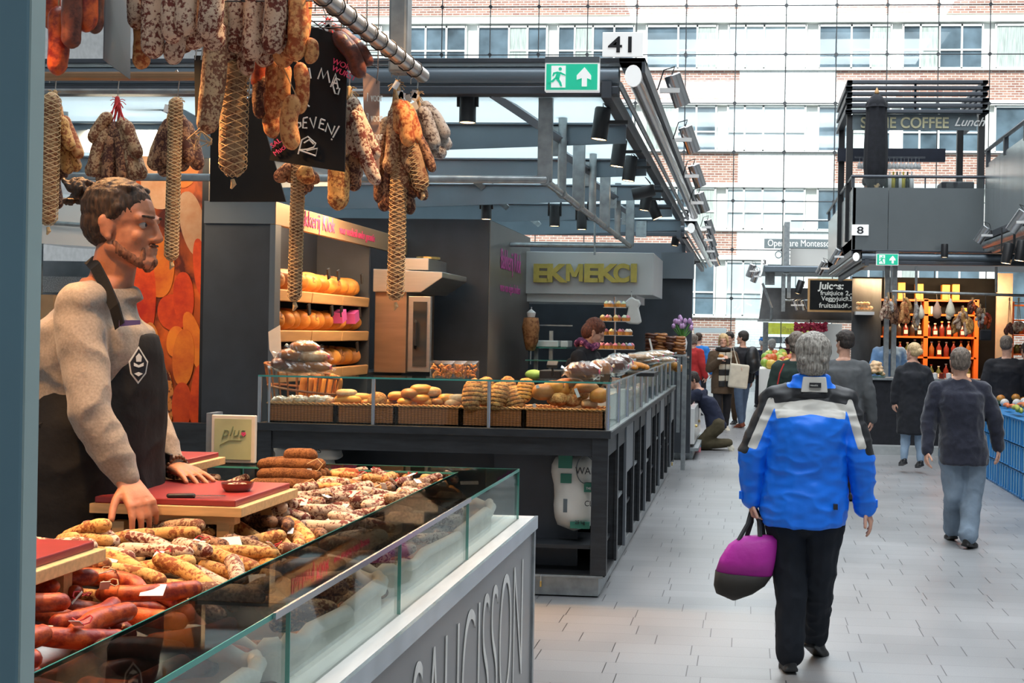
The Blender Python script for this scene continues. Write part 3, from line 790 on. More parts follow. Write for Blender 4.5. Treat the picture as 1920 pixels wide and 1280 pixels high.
def loafprint(px, py, w, h, ang, c1, c2, nm):
    c = P(px, py, 9.3); sc_ = 9.3 / 2400
    pts = []
    for k in range(28):
        t = 2 * PI * k / 28
        x, z = w * sc_ / 2 * math.copysign(abs(math.cos(t)) ** .85, math.cos(t)), h * sc_ / 2 * math.sin(t)
        pts.append(c + Vector((x * math.cos(ang) - z * math.sin(ang), -0.004 - loafprint.k * .0006, x * math.sin(ang) + z * math.cos(ang))))
    loafprint.k += 1
    pts = [Vector((min(max(p.x, mu0 + .002), mu1 - .002), p.y, min(max(p.z, mz0), mz1))) for p in pts]
    MB().prism(pts, (0, .002, 0)).build('printed_loaf', nm, mr_)
loafprint.k = 0
LP1 = mottled('print_orange', (0.66, 0.09, 0.01), (0.92, 0.24, 0.02), scale=6, thr=.48, soft=.2, bump=0, rough=.45)
LP2 = mottled('print_red', (0.48, 0.02, 0.005), (0.85, 0.09, 0.01), scale=7, thr=.48, soft=.2, bump=0, rough=.45)
LP3 = mottled('print_seed', (0.10, 0.02, 0.01), (0.80, 0.26, 0.05), scale=26, thr=.44, soft=.05, bump=0, rough=.45)
LP4 = mottled('print_pale', (0.72, 0.30, 0.12), (0.86, 0.50, 0.28), scale=6, thr=.5, soft=.2, bump=0, rough=.45)
for (a) in ((300, 330, 80, 130, .1, LP4), (350, 300, 60, 110, -.2, LP1), (362, 420, 50, 130, .25, LP4), (275, 440, 34, 150, .1, LP2), (300, 500, 60, 120, 0, LP1), (270, 560, 50, 170, 0, LP2), (325, 585, 62, 70, .2, LP2),
            (345, 558, 42, 100, .05, LP2), (366, 640, 34, 120, .3, LP1), (330, 640, 36, 60, -.1, LP1), (290, 690, 40, 180, .12, LP3), (268, 720, 36, 150, .2, LP1), (345, 670, 44, 110, -.05, LP1),
            (312, 745, 32, 110, .05, LP3), (342, 760, 40, 90, 0, LP2), (372, 740, 30, 120, -.1, LP2), (376, 500, 26, 110, .1, LP2)):
    loafprint(*a[:5], None, None, a[5])

_ml = add_light('mural_fill', 'AREA', ((mu0 + mu1) / 2, 8.5, 3.0), 30, (1.0, .72, .45), ((mu0 + mu1) / 2, 9.3, 1.7), shape='RECTANGLE', size=.5, size_y=.2)  # added fill light without a fixture, brightens the bread banner
# Ekmekci fascia box
ea, eb = P(988, 550, 14.62), P(1226, 474, 14.62)
ek = thing('fascia_sign', 'silver fascia box with gold letters EKMEKCI above the far counter', 'sign', ((ea.x + eb.x) / 2, 14.62, ea.z))
MB().box(ea.x - .6, eb.x, 14.62, 16.2, ea.z, eb.z).build('box', mat('silverbox', (0.62, 0.63, 0.62), 0.38, 0.15, 0.05, 1.5), ek, bevel=0.006)
for ch, x_, s_ in (('E', 999, 1.25), ('K', 1025, 1.15), ('E', 1094, 1.25), ('K', 1120, 1.2), ('C', 1150, .95), ('I', 1181, 1.3)):
    text(ch, P(x_, 527, 14.58), X1, Z1, 0.275, M['gold'], ek, ext=0.02, sx=s_, bold=0.013)
_o = P(1056, 527, 14.56); _m = MB()
for _k, _q in enumerate((((0, 0), (.045, 0), (.045, .2), (0, .2)), ((.15, 0), (.195, 0), (.195, .2), (.15, .2)), ((0, .2), (.05, .2), (.12, .05), (.075, .05)), ((.145, .2), (.195, .2), (.12, .05), (.075, .05)))):
    _m.prism([_o + Vector((a + .03, -.002 * _k, b)) for a, b in _q], (0, .04, 0))
_m.build('lettering', M['gold'], ek)
MB().box(ea.x - .6, eb.x - .2, 14.7, 15.9, ea.z - .09, ea.z).build('light_trough', M['white'], ek)
# grey wall at the end of the stall
wa, wb2 = P(985, 500, 17.0), P(1300, 492, 17.0)
tag(MB().box(-5, P(1299, 500, 17).x, 17.0, 17.12, 0.1, P(1299, 500, 17).z).build('partition_wall', M['panel_dark']), 'dark grey end wall behind the far counter', 'partition')
tag(MB().box(P(1237, 470, 16.6).x, P(1300, 470, 16.6).x, 16.9, 17.0, P(1250, 520, 16.6).z, P(1250, 470, 16.6).z).build('grey_cladding', M['panel_grey']), 'grey panel beside the gold lettered fascia', 'panel')

# kitchen at far left behind the vendor
tag(MB().box(P(60, 400, 12).x, P(330, 400, 12).x, 12.0, 12.1, 0.1, P(180, 490, 12).z).build('back_wall_panel', mat('greypanel', (0.20, 0.22, 0.24), 0.5)), 'grey low wall behind the vendor', 'panel')
hd = thing('extractor_hood', 'pale sloping white canopy behind the vendor', 'hood', P(150, 470, 11))
MB().prism([P(60, 350, 11), P(150, 380, 11), P(290, 470, 11), P(60, 455, 11)], (0, .6, 0)).build('canopy', M['whitegloss'], hd)
MB().tube([P(60, 415, 10.9), P(200, 425, 10.9)], .02, 8).build('rail', M['galv'], hd)
MB().box(P(70, 400, 11.3).x, P(76, 400, 11.3).x, 11.3, 11.36, 0, P(70, 400, 11.3).z).build('post', M['galv'], hd)
pc_ = thing('perforated_panel', 'grey perforated tile panel behind the vendor shoulder', 'panel', P(120, 545, 11.5))
MB().box(P(60, 500, 11.5).x, P(255, 500, 11.5).x, 11.5, 12.0, P(100, 548, 11.5).z, P(100, 518, 11.5).z).build('panel', mat('perf', (0.35, 0.38, 0.40), 0.4, 0.5, 0.6, 120), pc_)
tag(MB().box(P(60, 560, 11).x, P(100, 560, 11).x, 11, 11.3, 0.0, P(80, 552, 11).z).build('cardboard_box', mat('card', (0.45, 0.28, 0.15), 0.9)), 'brown cardboard box behind the vendor back', 'box')
tag(MB().box(P(238, 500, 9.6).x, P(258, 500, 9.6).x, 9.5, 9.6, 0.16, P(245, 180, 9.6).z).build('wall_post', M['panel_grey']), 'slim grey post at the left of the bread banner', 'post')
# low dark wall left of the bread counter
tag(MB().box(P(250, 800, 8.9).x, P(484, 800, 8.85).x, 8.80, 8.88, 0.1, P(400, 793, 8.85).z).build('low_partition', M['wood_black']), 'low black board partition left of the bread counter', 'partition')
for (x_, y_, t_) in ((-3.05, 8.34, 'left'), (-2.6, 8.34, 'middle'), (-2.15, 8.34, 'right')):  # added lamps, hidden behind the hanging sausages, to warm the bread
    o = thing('spotlight', 'added unseen spotlight over the bread baskets, %s of three' % t_, 'spotlight', (x_, y_, ZR - .2), 'added warm lamps over the bread counter')
    MB().lathe([(.001, 0), (.045, 0), (.05, .16), (.001, .16)], (x_, y_, ZR - .2), 14).build('housing', M['black'], o)
    MB().box(x_ - .01, x_ + .01, y_ - .01, y_ + .01, ZR - .05, ZR + .03).build('stem', M['black'], o)
    add_light('spot_beam', 'SPOT', (x_, y_, ZR - .22), 150, (1.0, .50, .17), (-2.8 + (x_ + 3.05) * 1.7, 8.2, 1.1), spot_size=1.2, spot_blend=.8, shadow_soft_size=.05)
# far left roof members seen between the hanging sausages
MB().prism([P(240, 175, 8.2), P(290, 175, 8.2), P(375, 222, 8.2), P(375, 245, 8.2)], (0, .05, 0)).build('brace', M['panel_grey'], rf)
MB().tube([P(120, 170, 8.3), P(120, 240, 8.3)], .03, 4).build('brace', M['galv'], rf)

# ================================================================ SAUSAGES
S = {}
S['white'] = mottled('skin_white', (0.15, 0.030, 0.018), (0.66, 0.50, 0.36), scale=95, thr=.485, soft=.045)
S['dust'] = mottled('skin_dust', (0.16, 0.055, 0.025), (0.50, 0.34, 0.19), scale=120, thr=.51, soft=.05)
S['tan'] = mottled('skin_golden', (0.26, 0.075, 0.018), (0.68, 0.38, 0.12), scale=95, thr=.47, soft=.06)
S['brown'] = mottled('skin_brown', (0.07, 0.02, 0.012), (0.38, 0.20, 0.10), scale=110, thr=.52)
S['grey'] = mottled('skin_grey', (0.10, 0.06, 0.055), (0.55, 0.51, 0.46), scale=110, thr=.45)
S['dark'] = mottled('skin_dark', (0.055, 0.016, 0.012), (0.16, 0.045, 0.025), scale=40, thr=.5, soft=.1, rough=.4)
S['red'] = mottled('skin_red', (0.20, 0.012, 0.006), (0.58, 0.10, 0.018), scale=34, thr=.5, soft=.11, rough=.42)
S['orange'] = mottled('skin_orange', (0.34, 0.07, 0.015), (0.72, 0.36, 0.13), scale=60, thr=.49, soft=.08)  # on the orange lit bunches this skin holds the warm light as colour
S['herb'] = mottled('skin_herb', (0.13, 0.045, 0.012), (0.24, 0.10, 0.03), scale=150, thr=.5, soft=.06, rough=.95, bump=1.0)
S['net'] = mottled('skin_net', (0.20, 0.08, 0.04), (0.40, 0.25, 0.13), scale=95, thr=.44)
M['string'] = mat('string', (0.55, 0.36, 0.18), 0.9)
M['redstring'] = mat('redstring', (0.55, 0.03, 0.03), 0.7)
M['hook'] = mat('hook', (0.55, 0.52, 0.48), 0.25, 1.0)
M['netting'] = mat('netting', (0.60, 0.44, 0.24), 0.9)

def sausage_path(mb, pts, r, seed=0, n=12, m=16, taper=0.16):
    """closed lumpy sausage along a smooth path through pts"""
    pts = [Vector(p) for p in pts]
    def ev(t):
        if len(pts) == 2: return pts[0].lerp(pts[1], t)
        a, b, c = pts[0], pts[1], pts[2]
        return a * (1 - t) ** 2 + b * 2 * t * (1 - t) + c * t * t
    L = sum((ev((i + 1) / 10) - ev(i / 10)).length for i in range(10))
    path = []; rad = []
    k = max(min(r / L, .3), 0.02)
    ts = [0.0] + [k * (1 - math.cos(PI / 2 * i / 4)) for i in range(1, 4)] + [k + (1 - 2 * k) * i / m for i in range(m + 1)] + [1 - k * (1 - math.cos(PI / 2 * i / 4)) for i in (3, 2, 1)] + [1.0]
    for t in ts:
        e = 1.0
        if t < k: e = math.sqrt(max(0.01, 1 - ((k - t) / k) ** 2))
        elif t > 1 - k: e = math.sqrt(max(0.01, 1 - ((t - 1 + k) / k) ** 2))
        q = 1 + 0.07 * noise.noise(Vector((t * 6 + seed * 3.1, seed, 0))) - taper * (2 * t - 1) ** 4
        path.append(ev(t)); rad.append(r * e * q)
    k0 = len(mb.v)
    mb.tube(path, rad, n)
    for i in range(k0, len(mb.v)):
        v = Vector(mb.v[i]); d = noise.noise_vector(v * (0.55 / r) + Vector((seed, 0, 0))) * r * 0.10
        mb.v[i] = tuple(v + d)
    return mb

def netting_on(mb, p0, p1, r, turns=5, k=6, sd=0):
    d = p1 - p0; L = d.length; t = d.normalized(); a = t.orthogonal().normalized(); b = t.cross(a)
    for s in (-1, 1):
        for j in range(k):
            path = []
            for i in range(int(turns * 10) + 1):
                u = i / (turns * 10); w = u
                e = min(1.0, math.sqrt(max(0.02, min(u, 1 - u) * L / r * 1.2)))
                an = s * 2 * PI * turns * u * .5 + 2 * PI * j / k
                path.append(p0 + t * (L * w) + (a * math.cos(an) + b * math.sin(an)) * (r * 1.04 * min(e, 1)))
            mb.tube(path, 0.0015, 4)

def hang_bunch(label, knot, Y, items, group=None, hook=True, strings=True, redknot=False, hook_top=None, name='sausage_bunch', tags=0):
    """items: (bottom px, bottom py, length px, radius px, depth offset m, skin[, bend px[, net]])"""
    K = P(knot[0], knot[1], Y)
    o = thing(name, label, 'sausages', K, group)
    st = MB(); rd = random.Random(int(knot[0] * 7 + knot[1]))
    for i, it in enumerate(items):
        bx, by, L, r, dz, sk = it[:6]; bend = it[6] if len(it) > 6 else rd.uniform(-6, 6)
        kx, ky = knot; dx, dy = kx - bx, ky - by; dl = max(math.hypot(dx, dy), 1)
        L2 = min(L, max(dl - 4, 10)); straight = it[7] if len(it) > 7 else 0
        ux, uy = dx / dl, dy / dl
        if straight: ux, uy = 0.03, -1.0; L2 = L * 1.12
        yy = Y + dz
        rm = r * 1.17 * yy / 2400
        tx, ty = bx + ux * L2, by + uy * L2
        if ty < knot[1] + 2 and not straight: ty = knot[1] + 2
        by2 = by - r * 0.3
        p0 = P(tx, ty, yy - abs(dz) * .25 * (1 if dz < 0 else -1)); p1 = P(bx, by2, yy)
        mid = (p0 + p1) / 2 + (P(bx + bend, by, yy) - P(bx, by, yy)) * 2
        m_ = MB(); sausage_path(m_, [p0, mid, p1], rm, seed=i + rd.random() * 50)
        s_ = m_.build('sausage', S[sk], o, smooth=True)
        if straight == 2 or sk == 'net':
            nb = MB(); netting_on(nb, p0, p1 + (p1 - p0).normalized() * rm * .2, rm * 1.03, turns=max(3, L2 / r / 1.6), k=5, sd=i)
            nt = nb.build('netting', M['netting'], s_)
            nt.location = Vector(nt.location)
            nb2 = MB(); e = p1 + Vector((0, 0, -rm * .3)); nb2.tube([e, e + Vector((0.004, 0, -.015)), e + Vector((-.004, 0, -.03))], [.006, .009, .003], 6); nb2.build('knot', M['netting'], s_)
        if strings:
            st.tube([K + Vector((rd.uniform(-.01, .01), 0, rd.uniform(-.01, .01))), p0], 0.0022, 4)
    if strings:
        for k in range(12):
            a = rd.uniform(0, 2 * PI); v = Vector((math.cos(a) * .03, rd.uniform(-.02, .02), math.sin(a) * .03 + .005))
            st.tube([K, K + v * .6, K + v + Vector((0, 0, -.012))], 0.0016, 4)
        st.cap(K + Vector((0, 0, .012)), K + Vector((0, 0, -.02)), .009, .012, 6)
        st.build('string', M['redstring'] if redknot else M['string'], o)
    for k in range(tags):
        c = K + Vector((rd.uniform(-.03, .03), -.03, rd.uniform(-.05, 0)))
        MB().obox(c, (.022, .002, .03), Matrix.Rotation(rd.uniform(-.6, .6), 3, 'Y')).build('paper_tag', M['whitegloss'], o)
    if hook:
        ht = P(*hook_top, Y) if hook_top else K + Vector((0, 0, .12))
        path = [K, K.lerp(ht, .5) + Vector((.006, 0, 0)), ht + Vector((.012, 0, -.012)), ht + Vector((0.0, 0, .012)), ht + Vector((-.016, 0, 0)), ht + Vector((-.016, 0, -.02))]
        MB().tube(path, 0.0022, 6).build('hook', M['hook'], o)
    return o

def fan(x0, x1, ytop, ybot, n, L, r, skins, layers=2, sag=0.25, Yd=.03, seed=1):
    rd = random.Random(seed); out = []
    for i in range(n):
        u = (i + .5) / n
        x = x0 + (x1 - x0) * u + rd.uniform(-4, 4)
        e = 1 - sag * abs(2 * u - 1) ** 2
        lay = i % layers
        y = ytop + (ybot - ytop) * e * (1 - .22 * lay) + rd.uniform(-8, 8)
        out.append((x, y, L * rd.uniform(.85, 1.1), r * rd.uniform(.88, 1.1), (lay - (layers - 1) / 2) * Yd * -1 - 0.0, rd.choice(skins)))
    return out

# rails that carry the bunches
HY = 4.86; HZ = P(300, 143, HY).z
PXX = P(790, 140, 4.8).x; PZZ = P(790, 140, 4.8).z
hr = thing('sausage_rail', 'bronze toned cross rail with hooks above the vendor', 'rail', (-2.2, HY, HZ))
MB().tube([(-3.2, HY, HZ), (-1.95, HY, HZ)], 0.018, 10).build('pipe', mat('bronze', (0.42, 0.24, 0.13), 0.3, 0.8), hr, auto=True)
MB().tube([(-3.2, HY + .05, HZ - .05), (-1.5, HY + .05, HZ - .05)], 0.010, 8).build('thin_pipe', M['galv'], hr)
MB().tube([(-3.2, HY + .02, HZ), (-3.2, HY + .02, 3.9)], .02, 8).build('upright', M['galv'], hr)
gr = thing('hanging_rail', 'thick steel pipe running towards the camera above the meat counter, with wire grid', 'rail', (PXX, 4.8, PZZ))
MB().tube([(PXX, 4.82, PZZ), (PXX, 1.9, PZZ)], 0.027, 14).build('pipe', M['inox'], gr, auto=True)
MB().box(P(735, 60, 4.75).x, P(769, 60, 4.75).x, 4.70, 4.78, PZZ - .01, 4.2).build('upright', M['galv'], gr, bevel=.01)
w = MB()
for k in range(26):
    yy = 2.6 + k * .085; w.tube([(PXX - .005, yy, PZZ + .02), (PXX - .75, yy, PZZ + .02)], 0.0022, 4)
for k in range(6):
    xx = PXX - .04 - k * .13; w.tube([(xx, 2.5, PZZ + .024), (xx, 4.8, PZZ + .024)], 0.0025, 4)
w.build('wire_grid', M['black'], gr)
for k in range(14):
    yy = 3.2 + k * .115; MB().tube([(PXX + .031 * math.cos(a), yy, PZZ + .031 * math.sin(a)) for a in [2 * PI * j / 10 for j in range(11)]], 0.0025, 4).build('cable_tie', M['black'], gr)

Gh = 'sausage bunches hanging over the meat counter'
hang_bunch('bunch at far left with one long orange sausage in a net', (103, 178), HY,
    [(90, 425, 225, 14, -.06, 'net', -3, 2)] + [(118, 250, 60, 10, 0, 'orange'), (130, 330, 90, 11, .02, 'tan'), (146, 325, 100, 11, .04, 'tan'), (120, 340, 90, 11, .06, 'brown'), (152, 300, 90, 10, .02, 'orange'), (110, 395, 110, 10, .05, 'brown'), (135, 285, 70, 10, -.02, 'tan')], Gh, hook_top=(100, 146))
hang_bunch('fan of dusty brown sausages on red string right above the vendor head', (220, 190), HY,
    [(172, 272, 70, 11, -.03, 'dust'), (262, 300, 80, 11, -.03, 'dust')] + fan(160, 272, 300, 352, 9, 115, 12, ['dust', 'brown', 'dust'], sag=.3, seed=4) + fan(175, 262, 280, 330, 5, 90, 11, ['brown', 'dust'], seed=9), Gh, hook_top=(218, 142), redknot=True)
hang_bunch('dark bunch with one very long netted sausage hanging beside the vendor face', (332, 192), HY,
    [(321, 490, 275, 10.5, -.07, 'net', 0, 2)] + fan(282, 372, 290, 332, 9, 95, 12, ['brown', 'brown', 'dust'], sag=.35, seed=5) + fan(290, 360, 250, 300, 5, 80, 11, ['brown', 'tan'], seed=6), Gh, hook_top=(332, 137), tags=2)
hang_bunch('dark red lit sausages cut by the top left corner', (120, -90), 3.3,  # red skins here put the red light on dark sausages into their colour
    [(106, 146, 120, 17, 0, 'red', 2, 1), (132, 96, 160, 17, -.03, 'dark', 2, 1), (160, 66, 150, 19, 0, 'red', 0, 1), (176, 68, 140, 15, .05, 'dark', 0, 1), (95, 60, 120, 15, .04, 'red', 0, 1)], Gh)
hang_bunch('thick white mottled sausages with dark red tips at the top', (320, -120), 3.6,
    [(262, 134, 100, 15, .06, 'orange', 4, 1), (288, 116, 150, 20, 0, 'white', -4, 1), (318, 126, 110, 17, .02, 'white', 12, 1), (322, 88, 150, 19, -.05, 'white', 0, 1), (345, 72, 140, 18, -.06, 'white', 2, 1),
     (385, 78, 130, 20, -.05, 'white', 10, 1), (398, 70, 130, 14, .04, 'white', 0, 1), (362, 100, 60, 20, .05, 'white', 0, 1), (398, 100, 60, 20, .06, 'white', 0, 1), (340, 105, 80, 18, .07, 'brown', 3, 1), (275, 100, 140, 17, .08, 'brown', 0, 1), (305, 80, 140, 17, .08, 'white', 0, 1), (255, 60, 120, 16, .03, 'white', 0, 1), (370, 60, 120, 18, .0, 'white', 3, 1)], Gh)
hang_bunch('single long mouldy sausage with loose string ends beside the thick white bunch', (410, -60), 3.75,
    [(385, 258, 300, 20, .04, 'dust', 14, 1)], Gh)
MB().tube([P(375, 240, 3.75), P(350, 262, 3.74), P(368, 275, 3.74)], .0018, 4).build('loose_string', M['string'], bpy.data.objects['sausage_bunch.005'])
for k in range(9):
    a = random.uniform(0, 6); MB().tube([P(378, 246, 3.74), P(378 + 20 * math.cos(a), 258 + 12 * math.sin(a), 3.73), P(372 + 26 * math.cos(a * 2), 268 + 16 * math.sin(a), 3.72)], .0016, 4).build('loose_string', M['string'], bpy.data.objects['sausage_bunch.005'])
hang_bunch('big tight cluster of pale and orange lit sausages with a netted one below', (505, -110), 3.85,
    [(436, 335, 200, 21, .05, 'net', -3, 2)] + [(440, 105, 130, 17, 0, 'white', 0, 1), (470, 120, 140, 17, -.03, 'white', 3, 1), (505, 108, 150, 18, -.06, 'white', 10, 1), (522, 106, 150, 16, -.02, 'white', 6, 1), (552, 120, 130, 17, -.04, 'orange', 6, 1),
     (540, 120, 120, 17, 0, 'orange', 3, 1), (430, 130, 60, 16, .06, 'white', 0, 1), (460, 148, 60, 15, .05, 'white', 0, 1), (495, 132, 60, 17, .04, 'white', 0, 1), (530, 133, 60, 17, .03, 'orange', 0, 1), (575, 122, 45, 11, -.02, 'orange', 10, 1), (468, 90, 140, 16, .03, 'white', 0, 1), (445, 70, 120, 17, .02, 'white', 0, 1), (488, 80, 130, 17, .05, 'brown', 0, 1), (536, 70, 120, 16, .02, 'orange', 4, 1), (560, 90, 110, 15, .04, 'orange', 6, 1), (425, 90, 110, 15, .05, 'dust', 0, 1)], Gh)
hang_bunch('orange lit crooked sausages hanging in front of the chalk board', (510, 90), 3.95,
    [(512, 228, 110, 15, 0, 'orange', 0, 1), (492, 226, 80, 13, .03, 'brown', -6, 1), (515, 262, 60, 14, .04, 'orange', -8, 1), (552, 285, 95, 15, -.05, 'orange', -12, 1), (556, 218, 90, 12, -.02, 'orange', 10, 1), (485, 170, 60, 13, .03, 'red', 0, 1), (530, 195, 70, 13, 0, 'orange', 0, 1)], Gh)
hang_bunch('dark glossy smoked sausages on red string behind the chalk board', (615, 45), 4.2,
    [(607, 118, 70, 11, 0, 'dark'), (625, 125, 80, 11, 0, 'dark'), (645, 130, 80, 12, -.02, 'dark'), (672, 150, 100, 14, -.05, 'dark', 14), (692, 128, 105, 11, -.02, 'dark', 14), (660, 138, 90, 12, .02, 'dark', 10)], Gh, redknot=True, tags=2, hook_top=(600, 10))
hang_bunch('sausages and two long netted ones hanging below the chalk board', (560, 300), 4.35,
    [(552, 566, 240, 10.5, 0, 'net', 0, 2), (520, 345, 50, 12, 0, 'brown'), (538, 345, 50, 12, .02, 'brown'), (575, 350, 40, 15, -.02, 'tan'), (598, 345, 40, 12, 0, 'brown'), (560, 372, 50, 13, .02, 'brown'), (582, 362, 50, 11, .03, 'brown')], Gh, strings=False, hook_top=(560, 60))
hang_bunch('short fat wrinkled sausage with string ends below the chalk board', (630, 300), 4.3, [(630, 400, 90, 18, 0, 'tan', 4, 1), (648, 358, 60, 11, .03, 'brown', 0, 1), (662, 350, 60, 10, .03, 'brown', 0, 1)], Gh, hook_top=(632, 70))
hang_bunch('long pale speckled salamis leaning right, beside the chalk board edge', (655, 172), 4.35,
    [(668, 345, 150, 13, 0, 'white', 0), (650, 330, 140, 12, .02, 'grey', 0, 1), (672, 300, 110, 13, -.03, 'white', -4), (708, 350, 150, 12, -.05, 'white', -6), (708, 302, 130, 12, -.03, 'white', -3), (655, 290, 100, 12, .02, 'white', 0), (690, 320, 120, 12, 0, 'white', -3), (665, 362, 70, 12, .04, 'brown', 0)], Gh, hook_top=(650, 130))
hang_bunch('large bunch with straw string and a very long netted sausage at the pipe end', (744, 160), 4.72,
    [(741, 566, 245, 13, 0, 'net', 0, 2)] + [(700, 345, 130, 12, .02, 'dust'), (712, 385, 110, 11, .05, 'brown'), (727, 330, 120, 13, -.02, 'dust'), (748, 255, 70, 12, -.05, 'orange', 3), (735, 300, 100, 13, 0, 'dust'), (765, 280, 90, 13, -.06, 'orange', 4), (782, 275, 90, 12, -.03, 'orange', 5), (770, 330, 100, 14, -.02, 'dust'), (757, 360, 80, 13, 0, 'dust'),
     (730, 392, 90, 11, .03, 'brown'), (762, 395, 80, 12, .03, 'brown'), (775, 375, 90, 11, .03, 'brown'), (798, 378, 70, 11, .02, 'brown'), (772, 405, 50, 11, .04, 'brown'), (792, 360, 110, 13, -.02, 'net', 4), (812, 325, 80, 8, -.02, 'brown', 3), (695, 320, 80, 11, .04, 'orange'), (718, 400, 50, 11, .05, 'brown')], Gh, tags=3, hook_top=(742, 135))
hang_bunch('small bunch of grey white sausages on yellow string at the pipe tip', (782, 178), 4.80,
    [(797, 300, 95, 11, 0, 'grey', 2), (816, 285, 90, 12, -.03, 'grey', 3), (838, 262, 85, 10, 0, 'grey', 6), (826, 302, 40, 12, .02, 'grey'), (840, 285, 60, 10, .03, 'grey', 4), (805, 255, 60, 11, .02, 'grey')], Gh, tags=4, hook_top=(778, 148))

# chalk boards and panels hung among them
def hung_board(label, pts, Y, m, name='chalk_board', th=0.008, dy=None):
    """pts: 4 pixel corners (tl, tr, br, bl); dy = depth offset of right side"""
    dy = dy or [0, 0, 0, 0]
    v = [P(p[0], p[1], Y + d) for p, d in zip(pts, dy)]
    o = thing(name, label, 'board', (v[2] + v[3]) / 2)
    MB().prism(v, (0, th, 0)).build('panel', m, o)
    w_ = MB()
    for c in (v[0].lerp(v[1], .15), v[0].lerp(v[1], .85)): w_.tube([c + Vector((0, 0, -.015)), c + Vector((.004, 0, .03)), c + Vector((0, 0, .55))], .0025, 5)
    w_.build('hook_wire', M['hook'], o)
    return o, v
bd, bv = hung_board('black chalk board with white and pink handwriting hung among the sausages', [(560, 40), (651, 72), (646, 322), (505, 300)], 4.15, M['board'], dy=[0, 0, 0, 0])
def stroke(o, pts, Y, r=0.0032, m=None, name='chalk_writing'):
    pass
def writing(o, strokes, Y, m, r=0.003):
    mb = MB()
    for s in strokes: mb.tube([P(x, y, Y) for x, y in s], r, 5)
    mb.build('chalk_writing', m, o)
YB = 4.142
writing(bd, [[(596, 148), (603, 128), (606, 147), (614, 133), (618, 155)], [(620, 163), (629, 138), (634, 166)], [(623, 155), (633, 157)], [(637, 150), (630, 146), (624, 160), (628, 175), (634, 177), (637, 166), (631, 166)],
    [(574, 130), (580, 128), (583, 147)], [(573, 181), (576, 196), (580, 200)], [(563, 231), (557, 229), (553, 236), (558, 241), (564, 236), (563, 229)],
    [(569, 222), (568, 240), (576, 240)], [(568, 230), (575, 230)], [(569, 222), (577, 220)], [(581, 221), (588, 240), (593, 219)], [(602, 223), (598, 240), (608, 244)], [(600, 231), (607, 233)], [(602, 223), (610, 226)],
    [(610, 247), (614, 231), (622, 252), (628, 236)], [(636, 236), (624, 258)], [(621, 261), (623, 262)],
    [(559, 289), (566, 262), (577, 256), (592, 269), (588, 276), (575, 280), (560, 281)], [(560, 281), (592, 292), (595, 278), (575, 282)], [(570, 268), (580, 262), (588, 270)]], YB, M['chalk'], 0.0028)
def btext(t, a, b, s_, m, par, yy=YB): A, B_ = P(*a, yy), P(*b, yy); xd = (B_ - A).normalized(); text(t, A, xd, Matrix.Rotation(-PI / 2, 3, 'Y') @ xd, s_, m, par)
btext('WORST', (622, 118), (651, 130), .026, M['pink'], bd); btext('WURST', (621, 131), (648, 144), .026, M['pink'], bd)
btext('SALAMI', (511, 278), (541, 256), .024, M['pink'], bd); btext('Mucia', (516, 293), (543, 273), .024, M['pink'], bd)
hung_board('plain black board hanging behind the netted salami', [(395, 215), (478, 178), (536, 378), (393, 378)], 4.5, M['board'])
bpy.data.objects['chalk_board.001'].name = 'chalk_board.001'
hung_board('dark slanting menu panel cut by the top edge, left of the thick white sausages', [(196, -30), (243, -30), (242, 148), (193, 112)], 3.5, mat('menu', (0.09, 0.10, 0.11), 0.35, 0.0, 0.2, 3), name='menu_panel', dy=[.0, .25, .25, 0])
hung_board('narrow dark panel seen edge on beside the long mouldy sausage', [(364, 104), (380, 104), (376, 214), (366, 218)], 4.1, M['board'], name='menu_panel', th=.03)
pb, pv = hung_board('brownish pink price board seen at an angle behind the pale salamis', [(680, 132), (711, 152), (710, 330), (684, 300)], 4.5, mat('pinkboard', (0.40, 0.27, 0.22), 0.5), name='price_board', dy=[0, .0, .0, 0])
text('1 voor', P(686, 190, 4.49), X1, Z1, .045, M['chalk'], pb, sx=.5); text('3 voor', P(686, 228, 4.49), X1, Z1, .045, M['chalk'], pb, sx=.5); text('6 voor', P(686, 262, 4.49), X1, Z1, .045, M['chalk'], pb, sx=.5)

# ================================================================ SAUCISSON COUNTER
CXO = P(1007, 967, 5.2).x; CZ = P(1007, 967, 5.2).z
GZ = P(972, 879, 5.1).z; GX = P(972, 879, 5.1).x; GY = 5.1; SXI = -1.115
sc_ = thing('meat_counter', 'grey fronted sausage counter with white ledge and thin lettering SAUCISSON', 'counter', (CXO - .4, 3.6, 0))
MB().box(CXO - .03, CXO - .012, 0.9, 5.18, 0.08, CZ - .03).build('front_panel', mat('counterfront', (0.17, 0.175, 0.18), 0.3, 0.0, 0.08, 1.5), sc_, bevel=.002)
MB().box(CXO - .04, CXO - .004, 5.165, 5.2, 0.06, CZ - .03).build('corner_strip', M['galv'], sc_)
MB().box(CXO - .20, CXO, 0.9, 5.2, CZ - .03, CZ).build('ledge', mat('ledge', (0.78, 0.76, 0.72), 0.3, 0.0, 0.10, 5, stretch=(6, 1, 1)), sc_, bevel=.003)
MB().box(CXO - .008, CXO + .004, 0.9, 5.2, CZ - .05, CZ + .001).build('edge_trim', mat('alu', (0.55, 0.62, 0.68), 0.25, 0.9), sc_)
MB().box(CXO - .235, CXO - .20, 0.9, 5.16, CZ - .012, CZ + .004).build('inner_trim', MATS['alu'], sc_)
MB().box(-2.6, CXO - .2, 4.2, 5.2, 0.1, CZ - .06).build('base_box', M['panel_dark'], sc_)
MB().box(-1.60, CXO - .2, 0.9, 4.2, 0.1, CZ - .06).build('base_box', M['panel_dark'], sc_)
